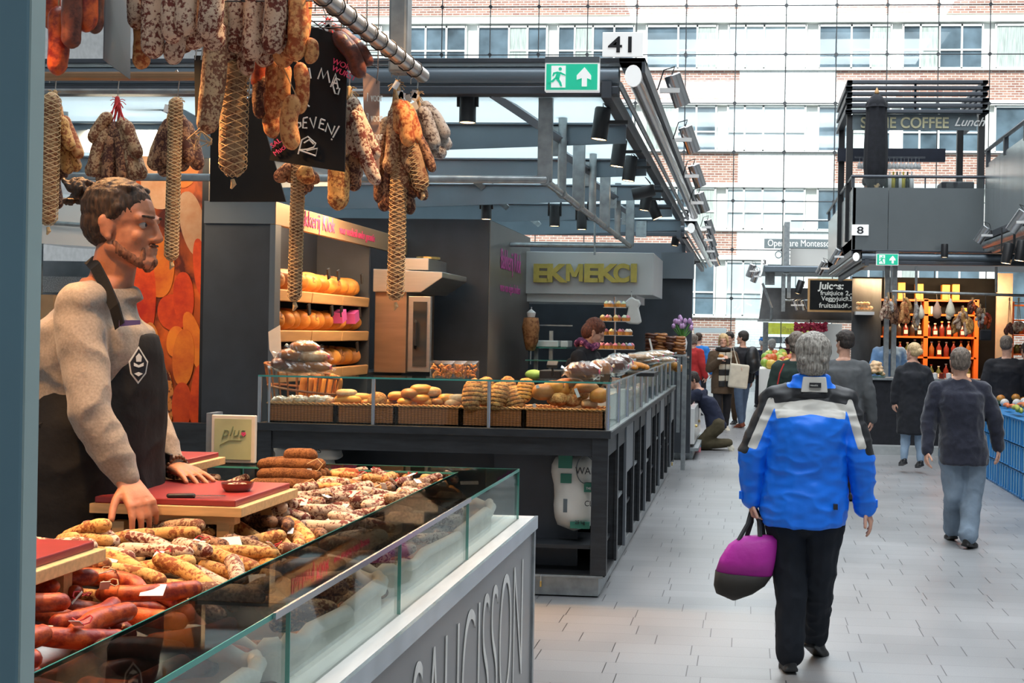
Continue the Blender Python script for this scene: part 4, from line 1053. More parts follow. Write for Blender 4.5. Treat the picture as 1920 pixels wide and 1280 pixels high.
text('SAUCISSON', (CXO - .009, 3.26, 0.33), Y1, Z1, 0.70, mat('thinletter', (0.74, 0.73, 0.70), 0.5), sc_, ext=.001, sx=0.46, bold=-0.016)
# sloping display bed
bdp = MB()
bdp.prism([(-1.66, .9, CZ - .06), (-1.66, .9, 1.02), (-1.64, .9, 1.025), (-1.30, .9, 0.97), (CXO - .24, .9, CZ - .03), (CXO - .24, .9, CZ - .06)], (0, 3.3, 0))
bdp.prism([(-2.6, 4.2, CZ - .06), (-2.6, 4.2, 1.0), (-1.3, 4.2, 0.98), (CXO - .24, 4.2, CZ - .03), (CXO - .24, 4.2, CZ - .06)], (0, .88, 0))
bdp.build('display_bed', mat('bedliner', (0.10, 0.07, 0.05), 0.8), sc_)
# glass guard
gd = thing('glass_guard', 'clear glass screen with flat top pane around the sausages', 'glass screen', (GX, 3.6, CZ))
ys = [0.95, 2.5, 3.33, 4.16, GY]
for a, b in zip(ys[:-1], ys[1:]):
    MB().box(GX - .004, GX + .004, a + .003, b - .003, CZ, GZ - .008).build('front_pane', M['glass'], gd)
for a, b in ((0.95, 2.5), (2.5, 4.16), (4.16, GY)):
    MB().box(SXI, GX + .002, a + .003, b - .003, GZ - .008, GZ).build('top_pane', M['glass_shelf'], gd)
e = MB()
e.box(GX + .0025, GX + .0050, .95, GY, GZ - .009, GZ + .0015); e.box(SXI - .003, SXI, .95, GY - .17, GZ - .007, GZ + .001)
e.box(-2.5, GX, GY + .001, GY + .006, GZ - .007, GZ); e.box(-2.5, SXI, GY - .185, GY - .18, GZ - .007, GZ)
for y in ys[1:]: e.box(GX - .0045, GX + .0045, y - .0012, y + .0012, CZ, GZ)
e.box(-2.06, -2.05, GY - .008, GY + .004, .96, GZ)
e.build('glass_edge', M['glass_edge'], gd)
MB().box(-2.5, GX, GY - .004, GY + .004, CZ - .02, GZ - .008).build('back_pane', M['glass'], gd)
MB().box(-2.5, SXI, GY - .18, GY + .0, GZ - .008, GZ - .001).build('top_pane', M['glass_shelf'], gd)
MB().box(GX + .006, GX + .012, 2.4, 4.16, GZ - .010, GZ + .004).build('chrome_edge', M['chrome'], gd)

# cloth lined trays seen through the glass
def cloth_tray(y0, y1, label):
    x0, x1 = -1.36, GX - .045
    o = thing('cloth_tray', label, 'tray', ((x0 + x1) / 2, (y0 + y1) / 2, CZ - .03), 'cloth lined trays behind the glass')
    MB().box(x0 + .02, x1 - .02, y0 + .02, y1 - .02, CZ - .03, CZ - .012).build('tray_base', M['wicker'], o)
    path = []
    for k in range(41):
        t = 2 * PI * k / 40; cx, cy = (x0 + x1) / 2, (y0 + y1) / 2
        c_, s_ = math.cos(t), math.sin(t)
        x = cx + (x1 - x0) / 2 * math.copysign(abs(c_) ** .35, c_); y = cy + (y1 - y0) / 2 * math.copysign(abs(s_) ** .25, s_)
        path.append(Vector((x, y, 1.0 + .010 * math.sin(k * 2.3) + (.03 if x < cx else 0))))
    m_ = MB(); m_.tube(path, [0.018 + .005 * noise.noise(Vector((k * .9, y0, 0))) for k in range(41)], 10)
    m_.rings([[Vector((p.x, p.y, z)) for p in path[:-1]] for z in (CZ - .01, 0.965, 1.0)], close=False)
    c = m_.build('cloth_lining', M['cloth'], o, smooth=True)
    return o
cloth_tray(1.7, 2.55, 'cream cloth rimmed tray nearest the camera behind the glass')
cloth_tray(2.62, 3.42, 'cream cloth rimmed tray in the middle behind the glass, before the brown salamis')
cloth_tray(3.50, 4.95, 'long white cloth rimmed tray at the far end behind the glass')

# ---- heaps of sausages (height map piling)
HM = np.zeros((420, 500)); HX0, HY0, HS = -2.7, 1.6, 0.01
for i in range(420):
    for j in range(500):
        x, y = HX0 + i * HS, HY0 + j * HS
        HM[i, j] = 0
def bedz(x, y):
    if y > 4.2: return 0.985 if x < -1.3 else 0.985 - (x + 1.3) * .1
    if x < -1.30: return 0.97 + (-1.30 - x) * .15
    return 0.97 - (x + 1.30) * .25
gi, gj = np.meshgrid(np.arange(420), np.arange(500), indexing='ij')
HM = np.vectorize(bedz)(HX0 + gi * HS, HY0 + gj * HS)
VAR = {}
def variant(skin, L, r, k):
    key = (skin, round(L, 2), round(r, 3), k)
    if key not in VAR:
        rd = random.Random(hash((L, r, k)) & 0xffff); b = rd.uniform(-.16, .16) * L * (3.6 if skin == 'red' else 1.9)
        m_ = MB(); sausage_path(m_, [(-L / 2, 0, 0), (0, b, rd.uniform(0, .015)), (L / 2, 0, 0)], r, seed=k * 7.7)
        VAR[key] = (m_.mesh('sausage', [S[skin]], (0, 0, 0), True), b)
    return VAR[key]
def probe(x, y, ang, L, r, b):
    ca, sa = math.cos(ang), math.sin(ang); zs_ = []; cells = []
    for t in np.linspace(-.5, .5, 9):
        cb = b * .5 * (1 - (2 * t) ** 2)
        cx, cy = x + ca * t * L - sa * cb, y + sa * t * L + ca * cb
        i, j = int((cx - HX0) / HS), int((cy - HY0) / HS); q = max(1, int(r * .6 / HS))
        i = min(max(i, q), 419 - q); j = min(max(j, q), 499 - q)
        zs_.append(HM[i - q:i + q + 1, j - q:j + q + 1].max()); cells.append((i, j))
    # rest on two supports left and right of the middle
    best = None
    for a_ in range(5):
        for b_ in range(4, 9):
            if b_ <= a_: continue
            sl = (zs_[b_] - zs_[a_]) / (b_ - a_)
            if abs(sl) * 8 > .35 * L: continue
            z0 = zs_[a_] - sl * a_
            ex = max(zs_[k] - (z0 + sl * k) for k in range(9))
            if ex < .006 and (best is None or z0 + sl * 4 < best[0] + sl * 0): best = (z0 + sl * 4, z0, z0 + sl * 8)
    if best is None:
        m_ = max(zs_); best = (m_, m_, m_)
    return best[1], best[2], cells
def commit(r, za, zb, cells):
    for n_, (i, j) in enumerate(cells):
        zz = za + (zb - za) * n_ / 8; q = int(r / HS) + 1
        for di in range(-q, q + 1):
            for dj in range(-q, q + 1):
                dd = math.hypot(di, dj) * HS
                if dd < r and 0 <= i + di < 420 and 0 <= j + dj < 500:
                    HM[i + di, j + dj] = max(HM[i + di, j + dj], zz + r * .9 + math.sqrt(max(0, r * r - dd * dd)))
LAID = []
def heap(x0, x1, y0, y1, n, L, r, skins, ang, spread, label, group, seed, kinds=5, cap=.115):
    rd = random.Random(seed)
    for i in range(n):
        best = None
        for q in range(7):
            x, y = rd.uniform(x0, x1), rd.uniform(y0, y1)
            a_ = ang + rd.uniform(-spread, spread); L_ = L * rd.choice((.88, 1.0, 1.08)); r_ = r * rd.choice((.9, 1.0, 1.08)); sk = rd.choice(skins); k = rd.randrange(kinds)
            if x - .5 * L_ * abs(math.cos(a_)) < x0 - .10 or x + .5 * L_ * abs(math.cos(a_)) > x1 + .07: continue
            me, b = variant(sk, L_, r_, k)
            za, zb, cells = probe(x, y, a_, L_, r_, b)
            h = (za + zb) / 2 - bedz(x, y)
            if best is None or h < best[0]: best = (h, x, y, a_, L_, r_, me, b, za, zb, cells)
        if best is None or best[0] > cap: continue
        h, x, y, a_, L_, r_, me, b, za, zb, cells = best
        commit(r_, za, zb, cells)
        o = bpy.data.objects.new('sausage', me); COL.objects.link(o)
        o.rotation_euler = Euler((0, -math.atan2(zb - za, L_), a_), 'XYZ'); o.location = (x, y, (za + zb) / 2 + r_ * .93)
        tag(o, label, 'sausage', group); LAID.append((o, cells, za, zb, r_))
heap(-1.62, -1.20, 2.12, 2.74, 130, .20, .0195, ['red'], .35, 1.0, 'deep red sausage in the red heap at the near left of the counter', 'red sausages at the near left', 11)
heap(-1.30, -1.03, 2.0, 2.75, 26, .19, .020, ['red', 'dark'], .4, .8, 'dark red sausage behind the glass in the nearest cloth tray', 'dark red sausages behind the glass', 12)
heap(-1.68, -1.22, 2.76, 3.24, 120, .20, .0185, ['tan', 'tan', 'white'], -.45, .7, 'golden yellow sausage in the pile between the red heap and the vendor hands', 'golden sausages in the middle', 13)
heap(-1.60, -1.22, 3.18, 3.66, 110, .20, .0185, ['brown', 'tan', 'dust', 'brown'], -.5, .6, 'brown mottled sausage in the pile right before the vendor', 'brown mottled sausages before the vendor', 14)
heap(-1.30, -1.04, 2.80, 3.48, 40, .18, .020, ['brown', 'dust'], .6, .7, 'brown sausage lying low behind the glass in the middle tray', 'brown sausages behind the glass', 15)
heap(-1.48, -1.16, 3.66, 4.36, 140, .20, .0205, ['white'], .35, .6, 'white and dark red speckled sausage right of the cutting board', 'speckled sausages right of the board', 16)
heap(-1.26, -1.03, 3.55, 4.70, 44, .18, .020, ['white', 'dust', 'grey'], .7, .7, 'pale sausage lying low behind the glass in the far tray', 'pale sausages behind the glass', 17)
heap(-1.62, -1.12, 4.50, 4.98, 130, .12, .018, ['tan', 'orange', 'white'], .9, 1.4, 'short fat pinkish sausage in the heap near the back glass', 'short fat sausages at the back', 18)
heap(-2.35, -1.80, 4.60, 4.98, 50, .13, .020, ['tan', 'white', 'orange'], .6, 1.4, 'small pale sausage in the heap below the framed sign', 'small sausages below the framed sign', 19)
heap(-1.74, -1.50, 4.22, 4.50, 16, .16, .022, ['white', 'grey'], 0.2, .6, 'pale sausage lying just behind the cutting board', 'pale sausages behind the board', 20)
# leave out what lies wholly buried in the heaps
def open_share(cells, za, zb, r):
    return sum(1 for n_, (i, j) in enumerate(cells) if HM[i, j] - (za + (zb - za) * n_ / 8 + 1.9 * r) < .008)
LAID.sort(key=lambda q: open_share(*q[1:]))
print('laid', len(LAID), 'buried', sum(1 for q in LAID if open_share(*q[1:]) == 0))
for q in LAID[:max(0, len(LAID) - 296)]: bpy.data.objects.remove(q[0])
# stack of herb crusted salamis
k = 0
for lvl, n in enumerate((4, 4, 3, 3, 2, 1)):
    for j in range(n):
        zz = 1.0 + lvl * .035
        c = Vector((-1.71 + .01 * (lvl % 2) + (0.025 if lvl == 5 else 0), 4.60 + j * .048 + lvl * .024 + (0.0), zz))
        LL = .25 if lvl < 5 else .13
        m_ = MB(); sausage_path(m_, [c + Vector((-LL / 2, 0, .018)), c + Vector((0, .01 * (j % 2), .026)), c + Vector((LL / 2, 0, .018))], .0245 if lvl < 5 else .026, seed=k, taper=.05)
        o = m_.build('herb_sausage', S['herb'], None, smooth=True)
        tag(o, 'single short herb crusted salami on top of the brown stack' if lvl == 5 else 'rust brown herb crusted salami in the straight stack behind the board', 'sausage', None if lvl == 5 else 'herb crusted salamis in the stack')
        if lvl in (2, 4) and j == 0:
            MB().tube([c + Vector((.08, -.03, .03)), c + Vector((.12, -.035, .05)), c + Vector((.14, -.03, .03)), c + Vector((.12, -.03, .005)), c + Vector((.09, -.03, .0))], .0022, 5).build('string', M['netting'], o)
            MB().obox(c + Vector((.09, -.034, .0)), (.018, .002, .026)).build('paper_tag', M['whitegloss'], o)
        k += 1
# price cards
cg = 'price cards among the sausages'
for (px, py, z, w_, h_, ry, lab) in ((287, 1106, 1.11, .07, .05, .2, 'bright white card lying flat between the red and golden sausages'), (483, 1085, 1.06, .06, .045, .5, 'card with faint print leaning on the glass in the middle'),
        (645, 950, 1.10, .035, .045, -.3, 'small pinkish label on the speckled sausages'), (430, 1018, 1.10, .09, .07, .6, 'brown paper sheet standing behind the brown sausages'), (85, 1180, 1.09, .03, .03, 0, 'small cream label on the nearest red sausages'),
        (330, 962, 1.05, .05, .05, .1, 'white paper under the cutting board'), (880, 905, 1.09, .10, .03, .3, 'white card on the far heap near the back glass'), (545, 995, 1.10, .022, .035, .2, 'white tag on red string on the speckled sausages'),
        (200, 1045, 1.12, .10, .045, -.1, 'pale sheet behind the near cutting board'), (710, 925, 1.08, .03, .03, .2, 'cream label on the short sausages')):
    c = PZ(px, py, z)
    R_ = Matrix.Rotation(ry, 3, 'Z') @ Matrix.Rotation(.5, 3, 'X')
    o = tag(MB().obox(c, (w_ * .7, h_ * .75, .0015), R_).build('price_card', M['whitegloss'] if 'white' in lab else M['paper']), lab, 'card', cg)
rdt_ = random.Random(33)
for k in range(26):
    x, y = (rdt_.uniform(-1.45, -1.15), rdt_.uniform(3.55, 4.9)) if k < 15 else (rdt_.uniform(-1.6, -1.2), rdt_.uniform(2.3, 3.4))
    i, j = int((x - HX0) / HS), int((y - HY0) / HS); z = min(1.13, HM[i - 2:i + 3, j - 2:j + 3].max() + .012)
    o = thing('label_tag', 'small white tag on a red string lying on the sausages', 'tag', (x, y, z), 'string tags on the sausages')
    a = rdt_.uniform(0, 6); MB().obox((x, y, z), (.020, .030, .0012), Matrix.Rotation(a, 3, 'Z') @ Matrix.Rotation(rdt_.uniform(.2, .9), 3, 'X')).build('paper', M['whitegloss'] if k % 3 else M['paper'], o)
    MB().tube([Vector((x, y, z + .002)) + Vector((.018 * math.cos(a + t), .018 * math.sin(a + t) + .02, .006 * math.sin(t * 2))) for t in [q * .7 for q in range(9)]], .0016, 4).build('string', M['redstring'] if k % 2 else M['string'], o)
# cutting boards
M['redboard'] = mat('redboard', (0.30, 0.035, 0.035), 0.35, 0.0, 0.08, 12)
M['pinewood'] = mat('pinewood', (0.70, 0.44, 0.20), 0.5, 0.0, 0.14, 10, 0.05, 40, stretch=(1, 8, 8))
def cutting_board(x0, x1, y0, y1, z, label, legs=True):
    o = thing('cutting_board', label, 'cutting board', ((x0 + x1) / 2, (y0 + y1) / 2, 1.0), 'red cutting boards over the sausages')
    MB().box(x0, x1 - .01, y0 + .01, y1, z - .018, z).build('red_slab', M['redboard'], o, bevel=.003)
    MB().box(x0 - .01, x1 + .012, y0, y1 + .01, z - .045, z - .018).build('wooden_base', M['pinewood'], o, bevel=.002)
    l = MB(); l.box(x0 + .12, x1 - .02, y0 + .03, y0 + .07, z - .07, z - .045); l.build('cleat', M['pinewood'], o)
    for xx in (x1 - .07, x0 + .04):
        for yy in (y0 + .03, y1 - .08): MB().box(xx, xx + .035, yy, yy + .035, 0.98, z - .07 if yy < y0 + .05 else z - .045).build('leg', M['pinewood'], o)
    return o
cutting_board(-1.78, -1.37, 3.37, 3.80, 1.205, 'red topped cutting board under the vendor hands, with knife and dish')
cutting_board(-1.85, -1.405, 2.20, 2.69, 1.205, 'red topped cutting board cut off by the post at the near left')
cutting_board(-2.35, -1.96, 4.28, 4.66, 1.205, 'farthest red topped cutting board behind the vendor sleeve')
dc = PZ(445, 920, 1.205)
ds = thing('dish', 'small red brown terracotta dish on the cutting board', 'dish', (dc.x, dc.y, 1.205))
MB().lathe([(.001, 0), (.034, 0), (.043, .012), (.046, .024), (.043, .024), (.040, .014), (.001, .008)], (dc.x, dc.y, 1.205), 24).build('bowl', mat('terracotta', (0.22, 0.05, 0.03), 0.2, coat=.6), ds, auto=True)
m_ = MB()
for k in range(8): m_.ell((dc.x + .018 * math.cos(k * 2.4), dc.y + .018 * math.sin(k * 2.4), 1.222), (.012, .009, .006), n=7, m=5)
tag(m_.build('sausage_slices', S['white'], ds), kind='stuff')
kc = PZ(340, 930, 1.207); kn = thing('knife', 'small knife with black handle lying on the cutting board', 'knife', kc)
kd = (PZ(388, 929, 1.207) - PZ(322, 929, 1.207)).normalized(); p0 = PZ(316, 929, 1.211)
MB().cap(p0, p0 + kd * .065, .006, .007, 8).build('handle', M['black'], kn, smooth=True)
MB().obox(p0 + kd * .11, (.085, .001, .014), basis(kd, Z1)).build('blade', M['chrome'], kn)
# framed sign on the back glass
fz0 = GZ
fA, fB = P(397, 865, GY - .06), P(479, 858, GY - .06)
fr = thing('framed_sign', 'wooden framed green sign with red heart standing at the back of the counter', 'sign', ((fA.x + fB.x) / 2, GY - .06, GZ))
ht = P(440, 778, GY - .06).z
MB().box(fA.x, fB.x, GY - .07, GY - .045, GZ - .0, ht).build('frame', M['paper'], fr, bevel=.004)
MB().box(fA.x + .015, fB.x - .015, GY - .074, GY - .069, GZ + .015, ht - .015).build('print', mat('greenprint', (0.52, 0.55, 0.30), 0.5), fr)
MB().box(fA.x - .03, fA.x - .003, GY - .05, GY + .05, GZ, ht + .005).build('side_leaf', M['galv'], fr)
text('plus', (fA.x + .045, GY - .076, ht - .085), X1, Z1, .06, mat('greenink', (0.25, 0.32, 0.18), .6), fr, bold=-.001, shear=.3)
MB().prism([Vector((fB.x - .045, GY - .078, ht - .075)) + Vector(p) * .010 for p in ((0, 0, -1), (1, 0, 0), (.8, 0, .8), (.3, 0, .8), (0, 0, .4), (-.3, 0, .8), (-.8, 0, .8), (-1, 0, 0))], (0, .002, 0)).build('heart', M['pink'], fr)
MB().tube([(fA.x + .04, GY - .076, ht - .12), (fA.x + .08, GY - .076, ht - .10), (fA.x + .13, GY - .076, ht - .10)], .0015, 5).build('underline', MATS['greenink'], fr)
o = thing('spotlight', 'assumed unseen spotlight, added to warm the hanging sausages from the aisle side', 'spotlight', (-.75, 4.2, 3.5))  # assumed lamp above the frame, added for orange highlights on the bunches
MB().lathe([(.001, 0), (.05, 0), (.05, .16), (.001, .16)], (-.75, 4.2, 3.52), 14).build('housing', M['black'], o)
MB().box(-.76, -.74, 4.19, 4.21, 3.68, 4.1).build('stem', M['black'], o)
add_light('spot_beam', 'SPOT', (-.75, 4.2, 3.5), 110, (1.0, .55, .22), (-1.5, 4.15, 2.3), spot_size=1.3, spot_blend=.8, shadow_soft_size=.04)
# lamps out of view, added to warm the light on the meat
for (x, y, z, e_) in ((-2.0, 2.3, 2.75, 105), (-2.0, 3.0, 2.75, 105), (-2.1, 3.9, 2.8, 110), (-1.9, 4.7, 2.8, 95)):
    o = thing('spotlight', 'added unseen black spotlight with warm beam over the meat counter', 'spotlight', (x, y, z), 'added warm lamps above the meat counter')
    MB().lathe([(.001, 0), (.05, 0), (.05, .16), (.001, .16)], (x, y, z + .02), 14).build('housing', M['black'], o)
    MB().box(x - .01, x + .01, y - .01, y + .01, z + .18, 3.2).build('stem', M['black'], o)
    add_light('spot_beam', 'SPOT', (x, y, z + .01), e_, (1.0, 0.50, 0.18), (x + .6, y, 1.0), spot_size=1.5, spot_blend=.8, shadow_soft_size=.05)

# ================================================================ BAKERY COUNTER
BX = P(1120, 1126, 8.02).x          # outer side plane of the base
BY0 = 8.02; BSX = P(1144, 810, BY0).x; BZ = P(1144, 808, BY0).z; BX0 = P(482, 800, BY0).x
BYE = 15.4
bc = thing('bakery_counter', 'long black wooden bakery counter with open shelves and galvanised base', 'counter', ((BX0 + BSX) / 2, 10, 0))
MB().box(BX0, BSX + .004, BY0, BY0 + .62, BZ - .05, BZ).build('top', M['wood_black'], bc, bevel=.003)
MB().box(BSX - .62, BSX + .004, BY0 + .62, BYE, BZ - .05, BZ).build('side_top', M['wood_black'], bc, bevel=.003)
MB().box(BSX - .03, BSX + .010, BY0 + .01, BYE, BZ - .008, BZ + .003).build('metal_ledge', M['galv'], bc)
MB().box(BX0, BSX - .02, BY0 + .03, BY0 + .05, BZ - .165, BZ - .05).build('apron', M['wood_black'], bc)
MB().box(BSX - .04, BSX - .015, BY0 + .05, BYE, BZ - .165, BZ - .05).build('side_apron', M['wood_black'], bc)
def leg(x0, x1, y0, y1): MB().box(x0, x1, y0, y1, .145, BZ - .05).build('leg', M['wood_black'], bc, bevel=.002)
leg(BSX - .115, BSX - .012, BY0 + .012, BY0 + .06)
leg(BX0, BX0 + .09, BY0 + .012, BY0 + .06)
MB().box(P(1002, 900, BY0).x - .32, P(1002, 900, BY0).x - .02 + .26, BY0 + .30, BY0 + .33, .145, BZ - .05).build('back_panel', M['panel_dark'], bc)
MB().box(BX0 + .1, BSX - .12, BY0 + .60, BY0 + .63, .145, BZ - .05).build('back_panel', M['panel_dark'], bc)
shz_ = P(1060, 1024, BY0).z
MB().box(BX0 + .05, BSX - .05, BY0 + .07, BY0 + .6, shz_ - .025, shz_).build('shelf', M['wood_black'], bc)
MB().box(BX0, BSX - .02, BY0 + .02, BY0 + .62, .135, .15).build('bottom_shelf', M['black'], bc)
b_ = MB(); b_.box(BX0, BX, BY0 + .04, BYE, 0.01, .13); b_.build('plinth', M['galv'], bc)
MB().box(BX0, BX + .03, BY0 + .005, BYE, .128, .142).build('base_plate', M['galv'], bc, bevel=.002)
yy = BY0 + .62; seg = (BYE - yy) / 11
for k in range(12):
    y = yy + seg * k
    wd = .05 if k % 2 else .13
    MB().box(BSX - .52, BSX - .015, y - .02, y + .02 + (0 if k % 2 else .03), .142, BZ - .05).build('divider', M['wood_black'], bc)
    MB().box(BSX - .025, BSX - .006, y - .035, y + .045, .142, BZ - .05).build('upright', M['panel_grey'] if k % 3 == 1 else M['wood_black'], bc)
    if k < 11:
        z = (0.52, .40, .62, .48)[k % 4]
        MB().box(BSX - .50, BSX - .03, y + .03, y + seg - .02, z, z + .02).build('side_shelf', M['galv'] if k % 2 == 0 else M['wood_black'], bc)
        if k % 3 == 1: MB().box(BSX - .03, BSX - .01, y, y + seg, BZ - .40, BZ - .05).build('drawer_front', M['panel_grey'], bc)
MB().box(BSX - .55, BSX - .53, yy, BYE, .142, BZ - .05).build('inner_panel', M['panel_dark'], bc)
# glass guard on the bakery counter
BGZ = P(1143, 716, BY0 + .03).z
bg = thing('glass_guard', 'low glass screen with silver posts along the bakery counter', 'glass screen', ((BX0 + BSX) / 2, 10, BZ))
posts = [P(x, 750, BY0 + .04).x for x in (487, 505, 700, 917, 1140)]
for x in posts: MB().tube([(x, BY0 + .04, BZ), (x, BY0 + .04, BGZ - .01)], .013 if x != posts[1] else .008, 14).build('post', M['chrome'], bg, auto=True)
MB().box(BX0, BSX + .02, BY0 + .01, BY0 + .36, BGZ - .010, BGZ).build('top_pane', M['glass'], bg)
MB().box(BX0, BSX, BY0 + .004, BY0 + .0095, BGZ - .011, BGZ).build('glass_edge', M['glass_edge'], bg)
MB().box(posts[0], posts[-1], BY0 + .036, BY0 + .042, BZ + .005, BGZ - .012).build('front_pane', M['glass'], bg)
SX = BSX - .025
ysd = [BY0 + .04 + d for d in (.70, 1.35, 1.95, 2.62, 3.25, 3.9, 4.5, 5.15, 5.85, 6.6, 7.3)]
for y in ysd: MB().tube([(SX, y, BZ), (SX, y, BGZ - .01)], .014, 12).build('post', M['chrome'], bg, auto=True)
MB().box(SX - .30, SX + .02, BY0 + .36, BYE, BGZ - .010, BGZ).build('top_pane', M['glass'], bg)
MB().box(SX + .021, SX + .026, BY0 + .01, BYE, BGZ - .011, BGZ).build('glass_edge', M['alu'] if 'alu' in M else MATS['alu'], bg)
MB().box(SX - .003, SX + .003, BY0 + .05, BYE, BZ + .005, BGZ - .012).build('side_pane', M['glass'], bg)

# ---- baskets
def weave(name='weave'):
    if name in MATS: return MATS[name]
    m, n, l, b = _new(name)
    tc = n.new('ShaderNodeTexCoord'); w1 = n.new('ShaderNodeTexWave'); w1.bands_direction = 'Z'; w1.inputs['Scale'].default_value = 38; w1.inputs['Distortion'].default_value = 1.5; w1.inputs['Detail'].default_value = 2
    w2 = n.new('ShaderNodeTexWave'); w2.bands_direction = 'X'; w2.inputs['Scale'].default_value = 14; w2.inputs['Distortion'].default_value = .6
    l.new(tc.outputs['Object'], w1.inputs[0]); l.new(tc.outputs['Object'], w2.inputs[0])
    mu = n.new('ShaderNodeMath'); mu.operation = 'MULTIPLY'; l.new(w1.outputs['Fac'], mu.inputs[0]); l.new(w2.outputs['Fac'], mu.inputs[1])
    ad = n.new('ShaderNodeMath'); ad.operation = 'MULTIPLY_ADD'; ad.inputs[1].default_value = .5; l.new(w1.outputs['Fac'], ad.inputs[0]); l.new(mu.outputs[0], ad.inputs[2])
    cr = n.new('ShaderNodeValToRGB'); cr.color_ramp.elements[0].color = (.15, .035, .006, 1); cr.color_ramp.elements[1].color = (.66, .20, .035, 1); cr.color_ramp.elements[1].position = .9
    l.new(ad.outputs[0], cr.inputs[0]); l.new(cr.outputs[0], b.inputs['Base Color']); b.inputs['Roughness'].default_value = .45
    bp = n.new('ShaderNodeBump'); bp.inputs['Strength'].default_value = .8; bp.inputs['Distance'].default_value = .004; l.new(ad.outputs[0], bp.inputs['Height']); l.new(bp.outputs[0], b.inputs['Normal'])
    MATS[name] = m; return m
def basket(x0, x1, y0, y1, h, label):
    o = thing('wicker_basket', label, 'basket', ((x0 + x1) / 2, (y0 + y1) / 2, BZ), 'wicker baskets on the bakery counter')
    t = .012; m_ = MB()
    m_.box(x0, x1, y0, y0 + t, BZ, BZ + h); m_.box(x0, x1, y1 - t, y1, BZ, BZ + h); m_.box(x0, x0 + t, y0, y1, BZ, BZ + h); m_.box(x1 - t, x1, y0, y1, BZ, BZ + h); m_.box(x0, x1, y0, y1, BZ, BZ + .01)
    m_.build('body', weave(), o)
    r = MB()
    for ph in (0, PI):
        pts = []
        for (ax, ay, bx_, by_) in ((x0, y0, x1, y0), (x1, y0, x1, y1), (x1, y1, x0, y1), (x0, y1, x0, y0)):
            L = math.hypot(bx_ - ax, by_ - ay); n_ = max(6, int(L / .016))
            for k in range(n_):
                u = k / n_; a = u * L / .032 * 2 * PI / 2 + ph
                pts.append(Vector((ax + (bx_ - ax) * u, ay + (by_ - ay) * u, BZ + h)) + Vector((0, math.cos(a) * .006, math.sin(a) * .006)))
        pts.append(pts[0]); r.tube(pts, .006, 5)
    r.build('rim', mat('wickerrim', (0.50, 0.24, 0.08), .45), o)
    return o
bx_ = [(502, 628, 'first from the left, with wrapped loaves'), (632, 741, 'second from the left, with long rolls'), (744, 863, 'third from the left, with round buns'), (866, 981, 'fourth from the left, with scored loaves'), (984, 1134, 'right end basket, with dark crusted loaves')]
bs = []
for a, b, l in bx_:
    x0, x1 = P(a, 780, BY0 + .09).x, P(b, 780, BY0 + .09).x
    bs.append((x0, x1)); basket(x0, x1, BY0 + .08, BY0 + .42, .125, 'wicker basket on the bakery counter front, ' + l)

# ---- bread
B = {}
B['gold'] = mottled('crust_gold', (0.46, 0.13, 0.015), (0.76, 0.34, 0.06), scale=9, thr=.48, soft=.2, rough=.45, bump=.15)
B['brown'] = mottled('crust_brown', (0.26, 0.085, 0.025), (0.52, 0.22, 0.06), scale=10, thr=.5, soft=.2, rough=.45, bump=.15)
B['dark'] = mottled('crust_dark', (0.07, 0.022, 0.012), (0.17, 0.055, 0.025), scale=12, thr=.5, soft=.2, rough=.35, bump=.15)
B['flour'] = mottled('crust_flour', (0.52, 0.24, 0.08), (0.78, 0.58, 0.36), scale=12, thr=.5, soft=.15, rough=.7, bump=.15)
B['seed'] = mottled('crust_seed', (0.34, 0.12, 0.03), (0.62, 0.34, 0.11), scale=90, thr=.5, soft=.08, rough=.75, bump=.25)
B['score'] = mat('score', (0.20, 0.07, 0.018), .6)
M['film'] = glass('film', (0.92, 0.90, 0.88), 0.07, 0.38, 0.24)
def loaf_mesh(L, W, H, skin, scores=0, seed=0, square=.8, smat=None):
    m_ = MB(); n_, mm = 24, (44 if scores else 16); rs = []
    for k in range(mm + 1):
        t = -1 + 2 * k / mm; t = max(-.985, min(.985, t)); e = (1 - abs(t) ** 2.6) ** .5
        rr = []
        for i in range(n_):
            a = 2 * PI * i / n_; c, s_ = math.cos(a), math.sin(a)
            y = W / 2 * e * math.copysign(abs(c) ** square, c); z = H / 2 * (e ** .8) * (math.copysign(abs(s_) ** .8, s_) if s_ > 0 else s_ * .8)
            p = Vector((L / 2 * t, y, z)); d = noise.noise(p * 22 + Vector((seed, 0, 0))) * .004
            if scores and s_ > .1:
                d -= .009 * max(0, math.sin((t * scores + (y / W) * 1.3) * PI)) ** 6
            rr.append(p * (1 + d / max(H, .04)) + Vector((0, 0, H * .45)))
        rs.append(rr)
    m_.rings(rs)
    if scores:
        for q in range(mm * n_):
            k, i = divmod(q, n_); t = -1 + 2 * (k + .5) / mm; a = 2 * PI * (i + .5) / n_
            yw = .5 * math.copysign(abs(math.cos(a)) ** square, math.cos(a)) * (1 - abs(t) ** 2.6) ** .5
            if math.sin(a) > .25 and math.sin((t * scores + yw * 1.3) * PI) > .72: m_.mi[q] = 1
        return m_.mesh('loaf', [B[skin], B['score']], (0, 0, 0), True)
    return m_.mesh('loaf', [B[skin]], (0, 0, 0), True)
LM = {}
